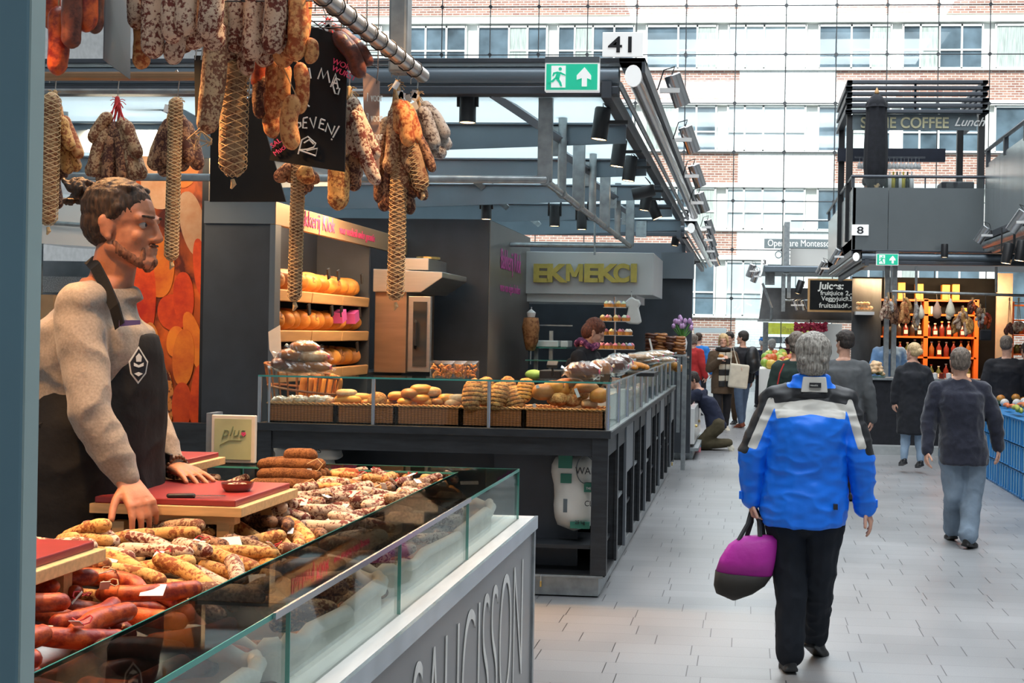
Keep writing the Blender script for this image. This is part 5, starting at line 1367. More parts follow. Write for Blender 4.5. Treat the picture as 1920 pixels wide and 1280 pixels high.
def bread(c, L, W, H, skin, rot=(0, 0, 0), scores=0, label='', group=None, name='bread_loaf', cat='bread', wrap=False, sd=None):
    key = (round(L, 3), round(W, 3), round(H, 3), skin, scores, sd)
    if key not in LM: LM[key] = loaf_mesh(L, W, H, skin, scores, seed=len(LM) * 1.7)
    if not wrap:
        o = bpy.data.objects.new(name, LM[key]); COL.objects.link(o); o.location = c; o.rotation_euler = rot
        return tag(o, label, cat, group)
    r = thing(name, label, cat, c, group); r.rotation_euler = rot
    o = bpy.data.objects.new('loaf', LM[key]); COL.objects.link(o); o.parent = r
    m_ = MB(); rd = random.Random(sd or 1)
    rs = []
    for k in range(15):
        t = -1.25 + 2.5 * k / 14; e = max(.12, (1 - min(1, abs(t)) ** 3)) ** .5 if abs(t) < 1 else .25 + (abs(t) - 1) * 1.1
        rs.append([Vector((L / 2 * t, (W / 2 + .008) * e * math.cos(2 * PI * i / 18) * (1 + .08 * rd.uniform(-1, 1)), H * .45 + (H / 2 + .008) * e * math.sin(2 * PI * i / 18) * (1 + .08 * rd.uniform(-1, 1)))) for i in range(18)])
    m_.rings(rs, close=False)
    w_ = m_.mesh('plastic_bag', [M['film']], (0, 0, 0), False); wo = bpy.data.objects.new('plastic_bag', w_); COL.objects.link(wo); wo.parent = r
    cl = MB().tube([Vector((L / 2 * 1.03, .012 * math.cos(a), H * .45 + .014 * math.sin(a))) for a in [2 * PI * q / 8 for q in range(9)]], .004, 5).mesh('clip', [M['pink']])
    co = bpy.data.objects.new('clip', cl); COL.objects.link(co); co.parent = r
    return r
Yb = BY0 + .2
def at(px, py, Y): return P(px, py, Y)
rd = random.Random(21)
# basket 1 wrapped loaves + carton
for k in range(5):
    bread(at(528 + k * 20, 762, Yb) + Vector((0, rd.uniform(-.05, .05), .0)), .17, .075, .07, 'flour', (0, rd.uniform(-.1, .1), 1.35), 0, 'film wrapped pale loaf in the leftmost basket', 'wrapped loaves in the leftmost basket', wrap=True, sd=k + 1, name='wrapped_loaf')
# basket 2
for k, (px, py, L, W, H, a, sk) in enumerate(((652, 760, .20, .085, .075, -.15, 'gold'), (672, 758, .19, .08, .08, .3, 'gold'), (690, 765, .14, .09, .07, 1.2, 'gold'), (650, 745, .14, .08, .06, .2, 'flour'), (725, 762, .10, .07, .05, .5, 'gold'), (738, 765, .09, .06, .05, 1.2, 'brown'))):
    bread(at(px, py, Yb + .02 * (k % 3)), L, W, H, sk, (0, 0, a), 0, 'smooth golden roll in the second basket', 'golden rolls in the second basket', sd=k)
bread(at(712, 757, Yb + .05), .13, .12, .12, 'seed', (1.2, 0, 0), 0, 'round seeded bun standing behind the second silver post')
# basket 3
for k, (px, py, s_) in enumerate(((760, 762, .10), (775, 765, .11), (745, 752, .11), (770, 748, .12), (790, 742, .13), (808, 745, .12), (788, 756, .11), (820, 762, .10), (838, 758, .12), (850, 765, .10), (800, 765, .12), (830, 768, .10), (758, 770, .09), (858, 757, .11))):
    bread(at(px, py, Yb + .03 * (k % 3) - .03), s_ * 1.15, s_, s_ * .62, ('gold', 'flour', 'gold', 'brown')[k % 4], (0, 0, rd.uniform(-1, 1)), 0, 'round bun in the third basket', 'round buns in the third basket', sd=k % 4, name='bread_bun')
# basket 4 scored loaves upright, facing the camera
for k, (px, py, L, W, tilt, lean) in enumerate(((888, 743, .22, .14, .1, -1.15), (912, 737, .2, .13, -.05, -1.2), (935, 746, .20, .13, .25, -1.15), (968, 752, .19, .14, -.15, -1.2), (985, 735, .17, .12, .2, -1.2), (955, 733, .18, .12, -.2, -1.1))):
    o = bread(at(px, py, Yb - .05 + .05 * (k > 3) + .03 * (k % 2)), L, W, .085, 'seed' if k != 4 else 'gold', (0, 0, 0), 7, 'tall scored seeded loaf standing in the fourth basket', 'scored loaves standing in the fourth basket', sd=k)
    o.rotation_euler = (Matrix.Rotation(tilt, 3, 'Y') @ Matrix.Rotation(-1.2, 3, 'X').inverted() @ Matrix.Rotation(PI / 2, 3, 'Z')).to_euler()
# basket 5
for k, (px, py, L, W, H, a, sk) in enumerate(((1018, 752, .15, .13, .12, .3, 'brown'), (1045, 762, .14, .13, .10, -.2, 'seed'), (1052, 745, .13, .12, .11, 0, 'gold'), (1085, 752, .14, .12, .12, .3, 'seed'), (1122, 757, .12, .12, .11, 0, 'gold'), (1105, 767, .11, .09, .07, 0, 'flour'), (1082, 775, .26, .09, .07, -.1, 'flour'),
        (1068, 733, .20, .10, .09, 0, 'brown'), (1100, 738, .16, .10, .08, 0, 'brown'), (1038, 738, .14, .10, .09, 0, 'gold'), (1075, 765, .13, .12, .1, 0, 'seed'))):
    bread(at(px, py, Yb - .04 + .03 * (k % 4)), L, W, H, sk, (0, 0, a), 3 if k in (2, 3) else 0, ('long floury loaf lying across the front of the right end basket' if k == 6 else 'crusty loaf in the right end basket'), None if k == 6 else 'crusty loaves in the right end basket', sd=k)
for (px, py) in ((1004, 765), (1010, 730), (1082, 736)):
    tag(MB().obox(at(px, py, BY0 + .10), (.02, .002, .06), Matrix.Rotation(-.4, 3, 'Y')).build('price_card', M['whitegloss']), 'small price card stuck in the breads at pixel column of the right basket'.replace(' at pixel column of', ' of'), 'card', 'price cards in the breads')
# big willow basket with baguettes at the left, behind the glass
wb = thing('willow_basket', 'tall open willow basket with baguettes behind the leftmost basket', 'basket', P(570, 760, 8.75))
c0 = P(565, 775, 8.75); cz = c0.z
m_ = MB()
W_ = .20
for k in range(22):
    a = 2 * PI * k / 22; b0 = Vector((c0.x + .20 * math.cos(a), 8.75 + .15 * math.sin(a), BZ)); b1 = Vector((c0.x + .26 * math.cos(a) , 8.75 + .2 * math.sin(a), BZ + .31 - .05 * math.cos(a)))
    m_.tube([b0, b1], .006, 5)
for hh in (.0, .05, .18, .31):
    m_.tube([Vector((c0.x + (.20 + .06 * hh / .31) * math.cos(a), 8.75 + (.15 + .05 * hh / .31) * math.sin(a), BZ + hh - .05 * math.cos(a) * hh / .31 + .006)) for a in [2 * PI * q / 24 for q in range(25)]], .010, 6)
m_.build('frame', M['wicker'], wb)
tag(MB().box(BX0 + .1, BSX - .63, 8.6, 9.0, BZ - .03, BZ).build('rear_shelf', M['wood_black']), 'rear black worktop behind the bread baskets', 'worktop')
for k in range(6):
    m_ = MB(); a = P(560 + k * 14, 770, 8.78 + .02 * (k % 2)); b = P(572 + k * 13, 700 + 6 * (k % 2), 8.8)
    sausage_path(m_, [a, b], .026, seed=k); tag(m_.build('baguette', B['gold'], smooth=True), 'baguette standing in the tall willow basket', 'bread', 'baguettes in the willow basket')
pcd = thing('price_card', 'cream card on a stick at the left end of the bakery glass', 'card', P(516, 670, 8.5))
MB().prism([P(503, 622, 8.5), P(525, 609, 8.5), P(527, 660, 8.5), P(514, 671, 8.5), P(505, 655, 8.5)], (0, .004, 0)).build('card', M['paper'], pcd)
MB().tube([P(514, 670, 8.5), P(515, 706, 8.5)], .003, 5).build('stick', M['black'], pcd)
# wrapped bread on top of the glass, left
for k, (px, py, L, sk, a) in enumerate(((560, 698, .26, 'brown', 0), (545, 694, .22, 'dark', .15), (590, 696, .22, 'brown', -.1), (555, 674, .24, 'brown', .1), (585, 676, .22, 'flour', 0), (570, 660, .2, 'brown', -.1), (530, 690, .18, 'dark', 1.1))):
    bread(P(px, py, BY0 + .17) + Vector((0, 0, -.01)), L, .10, .085, sk, (0, 0, a), 0, 'plastic wrapped loaf in the pile on the left end of the bakery glass', 'wrapped loaves piled on the glass', wrap=True, sd=k + 10, name='wrapped_loaf')
# croutons bags on the glass, middle
for k in range(3):
    c = P(830 + k * 22, 708, BY0 + .15 + .03 * k); z0 = BGZ
    o = thing('biscuit_bag', 'clear bag of golden biscuits standing on the bakery glass', 'bag', (c.x, c.y, z0), 'biscuit bags on the glass')
    m_ = MB(); w_ = .085
    m_.loft([(Vector((c.x, c.y, z0)), w_, .03), (Vector((c.x, c.y, z0 + .05)), w_, .035), (Vector((c.x, c.y, z0 + .09)), w_ * .97, .02), (Vector((c.x, c.y, z0 + .112)), w_ * 1.03, .004)], 16, .7)
    m_.build('bag_film', M['film'], o)
    g = MB()
    for q in range(46): g.ell((c.x + rd.uniform(-.07, .07), c.y + rd.uniform(-.018, .018), z0 + rd.uniform(.008, .082)), (.014, .008, .007), Matrix.Rotation(rd.uniform(0, 3), 3, 'Y'), n=6, m=4)
    tag(g.build('biscuits', B['gold'], o), kind='stuff')
# dark loaves in bags at the right end on the glass
for k, (px, py, L, W, sk, a, Y) in enumerate(((1092, 706, .22, .13, 'dark', -.1, BY0 + .2), (1150, 696, .2, .13, 'dark', .3, 8.7), (1125, 702, .16, .11, 'brown', .6, 8.5), (1160, 688, .2, .12, 'dark', .2, 9.3))):
    bread(P(px, py, Y) + Vector((0, 0, -.02)), L, W, .12, sk, (0, 0, a), 0, ('bagged dark rye loaf at the corner of the bakery glass', 'bagged dark loaf behind the corner one', 'bagged brown loaf between the two dark ones', 'bagged dark loaf farthest along the side glass')[k], 'bagged dark loaves on the glass', wrap=True, sd=k + 30, name='wrapped_loaf')
MB_ = MB().obox(P(1135, 708, 8.35), (.075, .004, .05), Matrix.Rotation(-.5, 3, 'Z') @ Matrix.Rotation(-.3, 3, 'X'))
tag(MB_.build('price_card', M['board']), 'small black slate card leaning by the bagged dark loaves', 'card')
# breads and packages along the side top
for k, (px, py, Y) in enumerate(((1180, 690, 10.4), (1188, 687, 10.6), (1196, 688, 10.8), (1203, 690, 11.0))):
    m_ = MB(); c = P(px, py, Y); sausage_path(m_, [c + Vector((-.06, .05, .02)), c + Vector((0, 0, .03)), c + Vector((.07, -.06, 0))], .024, seed=k)
    tag(m_.build('bread_roll', B['gold'], smooth=True), 'long golden roll in the row on the side glass', 'bread', 'golden rolls on the side glass')
tag(MB().obox(P(1190, 700, 10.6), (.36, .5, .03)).build('serving_tray', M['black']), 'black tray under the golden rolls on the side glass', 'tray')
for k, (px, py, Y, sk) in enumerate(((1195, 676, 12.2, 'flour'), (1215, 672, 12.8, 'flour'), (1235, 669, 13.4, 'flour'), (1205, 682, 12.4, 'brown'), (1240, 680, 13.6, 'flour'))):
    bread(P(px, py, Y), .30, .12, .07, sk, (0, 0, .2), 0, 'flat wrapped bread lying at the far end of the side glass', 'flat wrapped breads on the side glass', wrap=True, sd=k + 50, name='wrapped_loaf')
# trolley of bags behind side glass
for k, (px, py, Y) in enumerate(((1178, 752, 9.6), (1192, 745, 9.9), (1196, 757, 9.7), (1206, 740, 10.8), (1216, 735, 11.6), (1226, 728, 12.4))):
    bread(P(px, py, Y) + Vector((-.12, 0, -.05)), .16, .10, .10, 'flour', (0, -.9, .4), 0, 'bagged biscuits behind the side glass', 'bagged biscuits behind the side glass', wrap=True, sd=k + 70, name='biscuit_pouch')
tag(MB().box(SX - .22, SX - .03, 8.5, 9.6, BZ, BZ + .20).build('display_box', M['whitegloss']), 'white display box behind the side glass', 'box')

# loaves on the bread rack
for s_, (z, n_, spec) in enumerate(((shz[0], 13, ['brown', 'gold']), (shz[1], 12, ['gold', 'gold', 'brown']), (shz[2], 12, ['gold', 'brown']))):
    for k in range(n_):
        y = RY0 + .16 + k * (RY1 - RY0 - .3) / (n_ - 1)
        sk = spec[(k * 3 + s_) % len(spec)] if s_ else ('brown' if k < 4 else 'gold')
        bread((RKX - .21 + .012 * ((k * 7) % 3), y, z + .02), .32, .165, .19 - .01 * (k % 3), sk, (0.18, -.02 * (k % 3), 0.0), 5 if k % 4 == 1 else 0,
              'loaf on the %s shelf of the lit bread rack' % ('top', 'middle', 'bottom')[s_], 'loaves on the %s rack shelf' % ('top', 'middle', 'bottom')[s_], sd=k % 5)
    for j, yy_ in enumerate((10.1, 10.35, 11.0) if s_ == 0 else (9.65, 10.2, 10.45, 10.95) if s_ == 1 else (10.9,)):
        tag(MB().obox((RKX + .0, yy_, z + .19), (.012, .05, .085), Matrix.Rotation(.3, 3, 'X')).build('price_clip', M['black']), 'black price clip on the %s shelf loaves' % ('top', 'middle', 'bottom')[s_], 'clip', 'price clips on the bread rack')
for k, yy_ in enumerate((10.5, 10.85)):
    tag(MB().obox((RKX - .03, yy_, shz[1] + .15), (.08, .12, .09), Matrix.Rotation(.3, 3, 'X')).build('magenta_packet', M['magenta']), 'magenta paper packet among the middle shelf loaves', 'packet', 'magenta packets on the rack')

# flour sacks
def sack(px0, py0, px1, py1, Y, label, depth=.16):
    a, b = P(px0, py1, Y), P(px1, py0, Y); cx = (a.x + b.x) / 2; w_ = (b.x - a.x) / 2; h_ = b.z - a.z
    o = thing('flour_sack', label, 'sack', (cx, Y, a.z))
    m_ = MB(); secs = []
    for k in range(13):
        u = k / 12; e = (1 - abs(2 * u - 1) ** 5) ** .5 * .96 + .04
        secs.append((Vector((cx + .01 * math.sin(u * 5), Y, a.z + h_ * u)), w_ * (e * .98 + .02 * math.sin(u * 9)), depth * e))
    m_.loft(secs, 28, .75)
    for i in range(len(m_.v)):
        v = Vector(m_.v[i]); m_.v[i] = tuple(v + noise.noise_vector(v * 9) * .012)
    m_.build('paper_body', mat('sackpaper', (0.62, 0.61, 0.56), .85, 0, .06, 6, .4, 14), o, smooth=True)
    return o, a, b, Y - depth * .98
sk, a, b, yf = sack(1035, 846, 1118, 994, BY0 + .28, 'white paper flour sack with green print standing under the bakery counter', .13)
gm = mat('sackgreen', (0.03, 0.16, 0.11), .7)
def on(px, py): return P(px, py, yf)
def patch(x0, y0, x1, y1, m, nm): A, C = on(x0, y1), on(x1, y0); MB().box(A.x, C.x, yf - .006, yf + .03, A.z, C.z).build(nm, m, sk)
patch(1047, 850, 1073, 877, gm, 'green_patch'); patch(1095, 905, 1110, 922, gm, 'green_patch'); patch(1069, 979, 1105, 990, gm, 'green_patch'); patch(1051, 888, 1072, 905, gm, 'green_patch')
patch(1056, 935, 1064, 960, M['slate'] if 'slate' in M else MATS['slate'], 'barcode')
for (t_, x, y, s_, sx) in (('WALDKORN', 1079, 888, .065, .9), ('THE ORIGINAL', 1099, 917, .022, .8), ('CLASSIC', 1096, 948, .05, .9), ('25 kg', 1078, 981, .03, 1.0)):
    text(t_[:4] if t_ == 'WALDKORN' else t_[:7] if t_ == 'THE ORIGINAL' else t_[:3] if t_ == 'CLASSIC' else t_, on(x, y) + Vector((0, -.009, 0)), X1, Z1, s_, M['ink'] if t_ != 'THE ORIGINAL' else M['white'], sk, sx=sx)
MB().tube([on(1098 + 17 * math.cos(t), 880 + 26 * math.sin(t)) + Vector((0, -.006, 0)) for t in [PI / 2 + 2 * PI * q / 24 for q in range(20)]], .003, 4).build('round_emblem', M['slate'] if 'slate' in M else MATS['slate'], sk)
s2, a, b, yf2 = sack(515, 836, 640, 862, BY0 + .25, 'folded pale sack marked IREKS lying under the left of the bakery counter', .13)
text('IREKS', P(572, 848, yf2) + Vector((0, -.01, 0)), X1, Z1, .045, M['ink'], s2)
s3, a, b, yf3 = sack(520, 856, 628, 885, BY0 + .22, 'pale sack with green letters under the IREKS sack', .13)
text('FLUID', P(545, 882, yf3) + Vector((0, -.012, 0)), X1, Z1, .09, mat('greenletter', (0.10, 0.35, 0.08), .6), s3)
MB_ = tag(MB().box(BX0 + .1, BX0 + .75, BY0 + .1, BY0 + .4, shz_, P(560, 886, BY0 + .2).z).build('storage_crate', M['panel_dark']), 'dark crate under the pale sacks below the bakery counter', 'crate')

# padlocks along the base
for (px, py, w) in ((1190, 1072, 'nearest'), (1216, 1004, 'second'), (1245, 954, 'third'), (1260, 869, 'fourth')):
    X_ = BX + .045; c = PX(px, py, X_)
    o = thing('padlock', 'brass padlock on the side of the galvanised plinth, %s from the camera' % w, 'padlock', c, 'padlocks on the plinth')
    MB().box(c.x - .008, c.x + .008, c.y - .022, c.y + .022, c.z - .022, c.z + .018).build('body', M['brass'], o, bevel=.004)
    MB().tube([c + Vector((0, -.014, .015)), c + Vector((0, -.014, .035)), c + Vector((0, -.008, .045)), c + Vector((0, .008, .045)), c + Vector((0, .014, .035)), c + Vector((0, .014, .015))], .003, 6).build('shackle', M['chrome'], o)
c = P(1014, 1092, BY0)
o = thing('padlock', 'brass padlock hanging on the camera facing end of the plinth', 'padlock', c, 'padlocks on the plinth')
MB().box(c.x - .006, c.x + .006, BY0 - .012, BY0 + .003, c.z - .025, c.z + .012).build('body', M['brass'], o, bevel=.003)
MB().tube([c + Vector((0, -.005, .01)), c + Vector((0, -.005, .04)), c + Vector((0, .004, .05))], .003, 6).build('shackle', M['chrome'], o)

# ================================================================ FAR COUNTER OF EKMEKCI
fc = thing('display_counter', 'glass display counter with shelves below the gold lettered fascia', 'counter', P(1050, 760, 13.6))
for (px0, px1, py, Y) in ((985, 1062, 650, 13.8), (985, 1062, 674, 13.5), (1180, 1290, 655, 15.6)):
    a, b = P(px0, py, Y), P(px1, py, Y); MB().box(a.x, b.x, Y, Y + .5, a.z - .012, a.z).build('glass_shelf', M['glass_edge'] if px0 < 1100 else M['glass'], fc)
MB().box(P(985, 700, 13.9).x, P(1090, 700, 13.9).x, 13.9, 14.4, .1, P(1040, 712, 13.9).z).build('cabinet', M['panel_dark'], fc)
for px in (1005, 1033): MB().box(P(px, 640, 13.9).x - .02, P(px, 640, 13.9).x + .02, 13.9, 13.95, P(px, 712, 13.9).z, P(px, 620, 13.9).z).build('upright', M['galv'], fc)
MB().box(P(1003, 609, 14).x, P(1073, 609, 14).x, 14, 14.02, P(1030, 611, 14).z, P(1030, 608.5, 14).z).build('rail', M['galv'], fc)
for (x0, x1, w) in ((987, 1002, 'left'), (1006, 1048, 'middle'), (1052, 1066, 'right')):
    tag(MB().box(P(x0, 640, 13.9).x, P(x1, 640, 13.9).x, 13.85, 14.2, P(1020, 650, 13.85).z, P(1020, 638, 13.85).z).build('food_container', M['whitegloss'], bevel=.01), 'white food container, the %s one on the upper glass shelf' % w, 'container')
tag(MB().box(P(1011, 700, 12).x, P(1052, 700, 12).x, 12, 12.3, P(1030, 714, 12).z, P(1030, 694, 12).z).build('till_box', M['ink'], bevel=.01), 'low black till box before the partition', 'box')
tag(MB().ell(P(1001, 702, 12.5), (.09, .07, .05)).build('lettuce', mat('lettuce', (0.35, 0.60, 0.15), .6, bump=.6, bscale=30), smooth=True), 'pale green lettuce in the low glass case', 'vegetable')
# kebab
kb = P(995, 648, 13.7); kt = P(995, 596, 13.7)
o = thing('kebab_spit', 'upright orange brown kebab on a spit at the left of the far counter', 'kebab', kb)
m_ = MB(); m_.lathe([(.001, -.05), (.05, -.05), (.075, .05), (.095, .2), (.085, .3), (.001, .31)], kb, 18)
for i in range(len(m_.v)):
    v = Vector(m_.v[i]); m_.v[i] = tuple(v + noise.noise_vector(v * 25) * .012)
m_.build('meat', mottled('kebab', (0.20, 0.06, 0.02), (0.55, 0.25, 0.10), scale=30, thr=.5, soft=.12), o, smooth=True)
MB().tube([kb + Vector((0, 0, -.2)), kb + Vector((0, 0, .42))], .008, 8).build('spit', M['chrome'], o)
MB().lathe([(.001, 0), (.04, 0), (.05, .05), (.001, .09)], kb + Vector((0, 0, .31)), 12).build('onion', M['white'], o)
# cupcake stand
cs = P(1153, 660, 12.6)
o = thing('cake_stand', 'tall silver tiered cake stand on the far counter', 'stand', cs)
MB().tube([P(1153, 690, 12.6), P(1153, 556, 12.6)], .010, 10).build('pole', M['chrome'], o)
tiers = [(577, 22), (603, 30), (629, 34), (655, 38)]
ck = None; rdc = random.Random(5)
fm = [mat('frost%d' % k, c, .5) for k, c in enumerate(((.85, .80, .70), (.75, .25, .32), (.45, .50, .78), (.80, .65, .30), (.60, .75, .55)))]
for ti, (py, hw) in enumerate(tiers):
    c = P(1153, py, 12.6); R_ = hw * 12.6 / 2400
    MB().lathe([(.001, 0), (R_, 0), (R_ + .003, .006), (.001, .006)], c, 28).build('tier_plate', M['whitegloss'], o)
    n_ = (6, 9, 11, 13)[ti]
    for k in range(n_):
        a = 2 * PI * k / n_; cc = c + Vector((math.cos(a) * (R_ - .03), math.sin(a) * (R_ - .03), .006))
        q = thing('cupcake', 'cupcake with coloured frosting on the %s tier of the cake stand' % ('top', 'second', 'third', 'lowest')[ti], 'cupcake', cc, 'cupcakes on the %s tier' % ('top', 'second', 'third', 'lowest')[ti])
        MB().lathe([(.001, 0), (.020, 0), (.028, .032), (.001, .034)], cc, 10).build('cake', B['gold'], q)
        MB().lathe([(.001, .03), (.027, .032), (.022, .046), (.010, .058), (.001, .064)], cc, 10).build('frosting', rdc.choice(fm), q, smooth=True)
# hanging white bag
c = P(1186, 585, 13.4)
o = thing('plastic_bag', 'white plastic carrier bag hanging on the dark end wall', 'bag', P(1186, 607, 13.4))
m_ = MB()
def pq(x, y): return P(x, y, 13.4)
m_.prism([pq(1178, 560), pq(1184, 556), pq(1190, 560), pq(1198, 562), pq(1202, 570), pq(1197, 576), pq(1203, 604), pq(1196, 608), pq(1180, 607), pq(1172, 604), pq(1178, 576), pq(1170, 574), pq(1173, 565)], (0, .05, 0))
m_.build('bag', mat('bagwhite', (0.62, 0.64, 0.62), .5, 0, .05, 8, .5, 12), o, bevel=.015)
MB().tube([pq(1184, 557), pq(1184, 548)], .004, 5).build('strap', MATS['bagwhite'], o)
tag(MB().tube([P(1184, 547, 13.4), P(1184, 547, 14.4) ], .008, 6).build('hook_rod', M['galv']), 'thin rod holding the white bag', 'rod')
# simit stack
rds = random.Random(8)
for k in range(26):
    lvl = k // 4; j = k % 4
    c = P(1222 + j * 17, 661 - lvl * 5.6, 14.3 + .1 * rds.random())
    m_ = MB(); R_ = .055; m_.tube([c + Vector((R_ * math.cos(a) * 1.15, R_ * math.sin(a), .006 * math.sin(a * 2))) for a in [2 * PI * q / 16 for q in range(17)]], .016, 7)
    tag(m_.build('bread_ring', B['brown'] if k % 2 else B['dark'], smooth=True), 'sesame bread ring in the stack at the end of the counter', 'bread', 'sesame bread rings in the stack')
pl = P(1250, 664, 14.3); tag(MB().box(P(1212, 664, 14.3).x, P(1286, 664, 14.3).x, 14.15, 14.6, pl.z - .02, pl.z - .005).build('serving_plate', M['galv']), 'metal plate under the stack of bread rings', 'plate')
cab = thing('display_cabinet', 'glass case with orange breads under the ring stack', 'cabinet', P(1250, 700, 14.9))
a, b = P(1190, 712, 14.9), P(1288, 668, 14.9)
MB().box(a.x, b.x, 14.9, 15.5, a.z, b.z).build('glass_case', M['glass'], cab)
MB().box(b.x - .05, b.x, 14.85, 14.9, .1, b.z + .05).build('post', M['galv'], cab)
MB().box(P(1270, 700, 14.9).x, P(1276, 700, 14.9).x, 14.85, 14.9, P(1270, 810, 14.9).z, b.z).build('post', M['galv'], cab)
for k in range(5): tag(MB().ell(P(1232 + k * 10, 690 - (k % 2) * 5, 15.2), (.07, .06, .05)).build('bread_bun', B['gold'], smooth=True), 'golden bun in the glass case under the bread rings', 'bread', 'buns in the glass case')
tag(MB().obox(P(1221, 648, 13.8), (.02, .01, .16), Matrix.Rotation(-.25, 3, 'Y')).build('bread_tongs', M['whitegloss']), 'white handled tongs leaning beside the ring stack', 'tongs')
# tulips
vc = P(1279, 655, 14.8)
o = thing('tulip_vase', 'vase of lilac tulips at the end of the far counter', 'flowers', vc)
MB().lathe([(.001, 0), (.05, 0), (.06, .08), (.045, .14), (.001, .14)], vc, 16).build('vase', M['whitegloss'], o, auto=True)
lf = MB(); pet = MB(); rdt = random.Random(2)
for k in range(16):
    x, y = rdt.uniform(-.11, .10), rdt.uniform(-.08, .08); z = .24 + rdt.uniform(0, .12) - abs(x) * .4
    lf.tube([vc + Vector((0, 0, .12)), vc + Vector((x * .6, y * .6, z * .8)), vc + Vector((x, y, z))], .005, 4)
    pet.loft([(vc + Vector((x, y, z)), .010, .010), (vc + Vector((x, y, z + .02)), .024, .024), (vc + Vector((x, y, z + .045)), .022, .022), (vc + Vector((x, y, z + .062)), .008, .008)], 8)
for k in range(14):
    a = rdt.uniform(0, 6); lf.prism([vc + Vector((0, 0, .1)), vc + Vector((.05 * math.cos(a), .05 * math.sin(a), .2)), vc + Vector((.10 * math.cos(a), .08 * math.sin(a), .27)), vc + Vector((.04 * math.cos(a + .3), .04 * math.sin(a + .3), .17))], (0, .003, 0))
lf.build('leaves', mat('leaf', (0.12, 0.32, 0.06), .6), o); pet.build('blossoms', mat('lilac', (0.55, 0.33, 0.58), .6, 0, .3, 30), o, smooth=True)
# card terminals on the counter
for (px, py, w) in ((1080, 672, 'left'), (1036, 683, 'front')):
    tag(MB().obox(P(px, py, 11.5), (.10, .08, .03), Matrix.Rotation(.5, 3, 'X')).obox(P(px, py + 10, 11.5), (.02, .02, .12)).build('card_terminal', M['black'], bevel=.004), 'black card terminal on a stalk, the %s one' % w, 'terminal')
tag(MB().box(P(1164, 660, 12).x, P(1177, 660, 12).x, 12, 12.03, P(1170, 692, 12).z, P(1170, 661, 12).z).build('slate_card', M['board']), 'small black card standing below the cake stand', 'card')
# white drawer cabinet past the counter, with base
cw = thing('drawer_cabinet', 'white and wooden low cabinet at the end of the aisle counter', 'cabinet', P(1285, 845, 17.5))
x0, x1 = P(1262, 800, 17.2).x, P(1302, 800, 17.2).x
MB().box(x0, x1 - .08, 17.2, 19.6, .16, P(1280, 778, 17.2).z).build('wooden_body', mat('doorwood', (0.45, 0.26, 0.14), .5), cw, bevel=.004)
MB().box(x1 - .08, x1, 17.2, 19.6, .2, P(1280, 765, 17.2).z).build('drawer_front', M['whitegloss'], cw, bevel=.004)
MB().box(x0, x1 + .06, 17.1, 19.8, .12, .16).build('base_plate', M['galv'], cw)
for k in range(2): MB().ell((x1 + .01, 17.6 + k, .42), .02, n=8, m=6).build('knob', M['brass'], cw)
MB().box(x0, x1 - .02, 17.2, 19.7, 0, .12).build('plinth', M['galv'], cw)
# tins pack
for k in range(8):
    c = P(1296 + (k % 4) * 4.6, 846 - 3 * (k // 4), 18.3 + .08 * (k // 4)); c.z = 0
    o = thing('drink_can', 'pink and blue drink can in the pack on the floor beside the kneeling man', 'can', c, 'drink cans on the floor')
    MB().lathe([(.001, 0), (.03, 0), (.033, .01), (.033, .07)], c, 12).build('lower_half', mat('canpink', (.75, .25, .30), .35), o)
    MB().lathe([(.033, .07), (.033, .14), (.026, .155), (.001, .155)], c, 12).build('upper_half', mat('canblue', (.15, .45, .70), .35), o)

# ================================================================ PEOPLE
SKIN = mat('skin', (0.62, 0.34, 0.24), 0.5, 0.0, 0.10, 30, 0.12, 120, sss=0.08)
SKIN_T = mat('skin_tan', (0.50, 0.20, 0.105), 0.5, 0.0, 0.14, 30, 0.15, 160, sss=0.06)
HAIR = {}
def hairmat(nm, c, hi):
    if nm in HAIR: return HAIR[nm]
    m, n, l, b = _new('hair_' + nm)
    tc = n.new('ShaderNodeTexCoord'); mp = n.new('ShaderNodeMapping'); mp.inputs['Scale'].default_value = (1.0, 1.0, 0.22)
    nz = n.new('ShaderNodeTexNoise'); nz.inputs['Scale'].default_value = 110; nz.inputs['Detail'].default_value = 3; nz.inputs['Distortion'].default_value = .4
    l.new(tc.outputs['Object'], mp.inputs[0]); l.new(mp.outputs[0], nz.inputs[0])
    cr = n.new('ShaderNodeValToRGB'); cr.color_ramp.elements[0].position = .35; cr.color_ramp.elements[1].position = .65
    cr.color_ramp.elements[0].color = (*c, 1); cr.color_ramp.elements[1].color = (*hi, 1)
    l.new(nz.outputs['Fac'], cr.inputs[0]); l.new(cr.outputs[0], b.inputs['Base Color']); b.inputs['Roughness'].default_value = .5
    bp = n.new('ShaderNodeBump'); bp.inputs['Strength'].default_value = .9; bp.inputs['Distance'].default_value = .004
    l.new(nz.outputs['Fac'], bp.inputs['Height']); l.new(bp.outputs[0], b.inputs['Normal'])
    b.inputs['Roughness'].default_value = .68; HAIR[nm] = m; return m
hairmat('brown', (0.016, 0.009, 0.005), (0.075, 0.038, 0.018)); hairmat('dark', (0.012, 0.010, 0.009), (0.05, 0.035, 0.028)); hairmat('grey', (0.16, 0.14, 0.12), (0.46, 0.43, 0.38))
hairmat('blond', (0.45, 0.28, 0.12), (0.78, 0.58, 0.32)); hairmat('auburn', (0.06, 0.018, 0.010), (0.20, 0.06, 0.03)); hairmat('white', (0.5, 0.48, 0.44), (0.8, 0.78, 0.72)); hairmat('greydark', (0.07, 0.055, 0.045), (0.24, 0.19, 0.15))
CL = {}
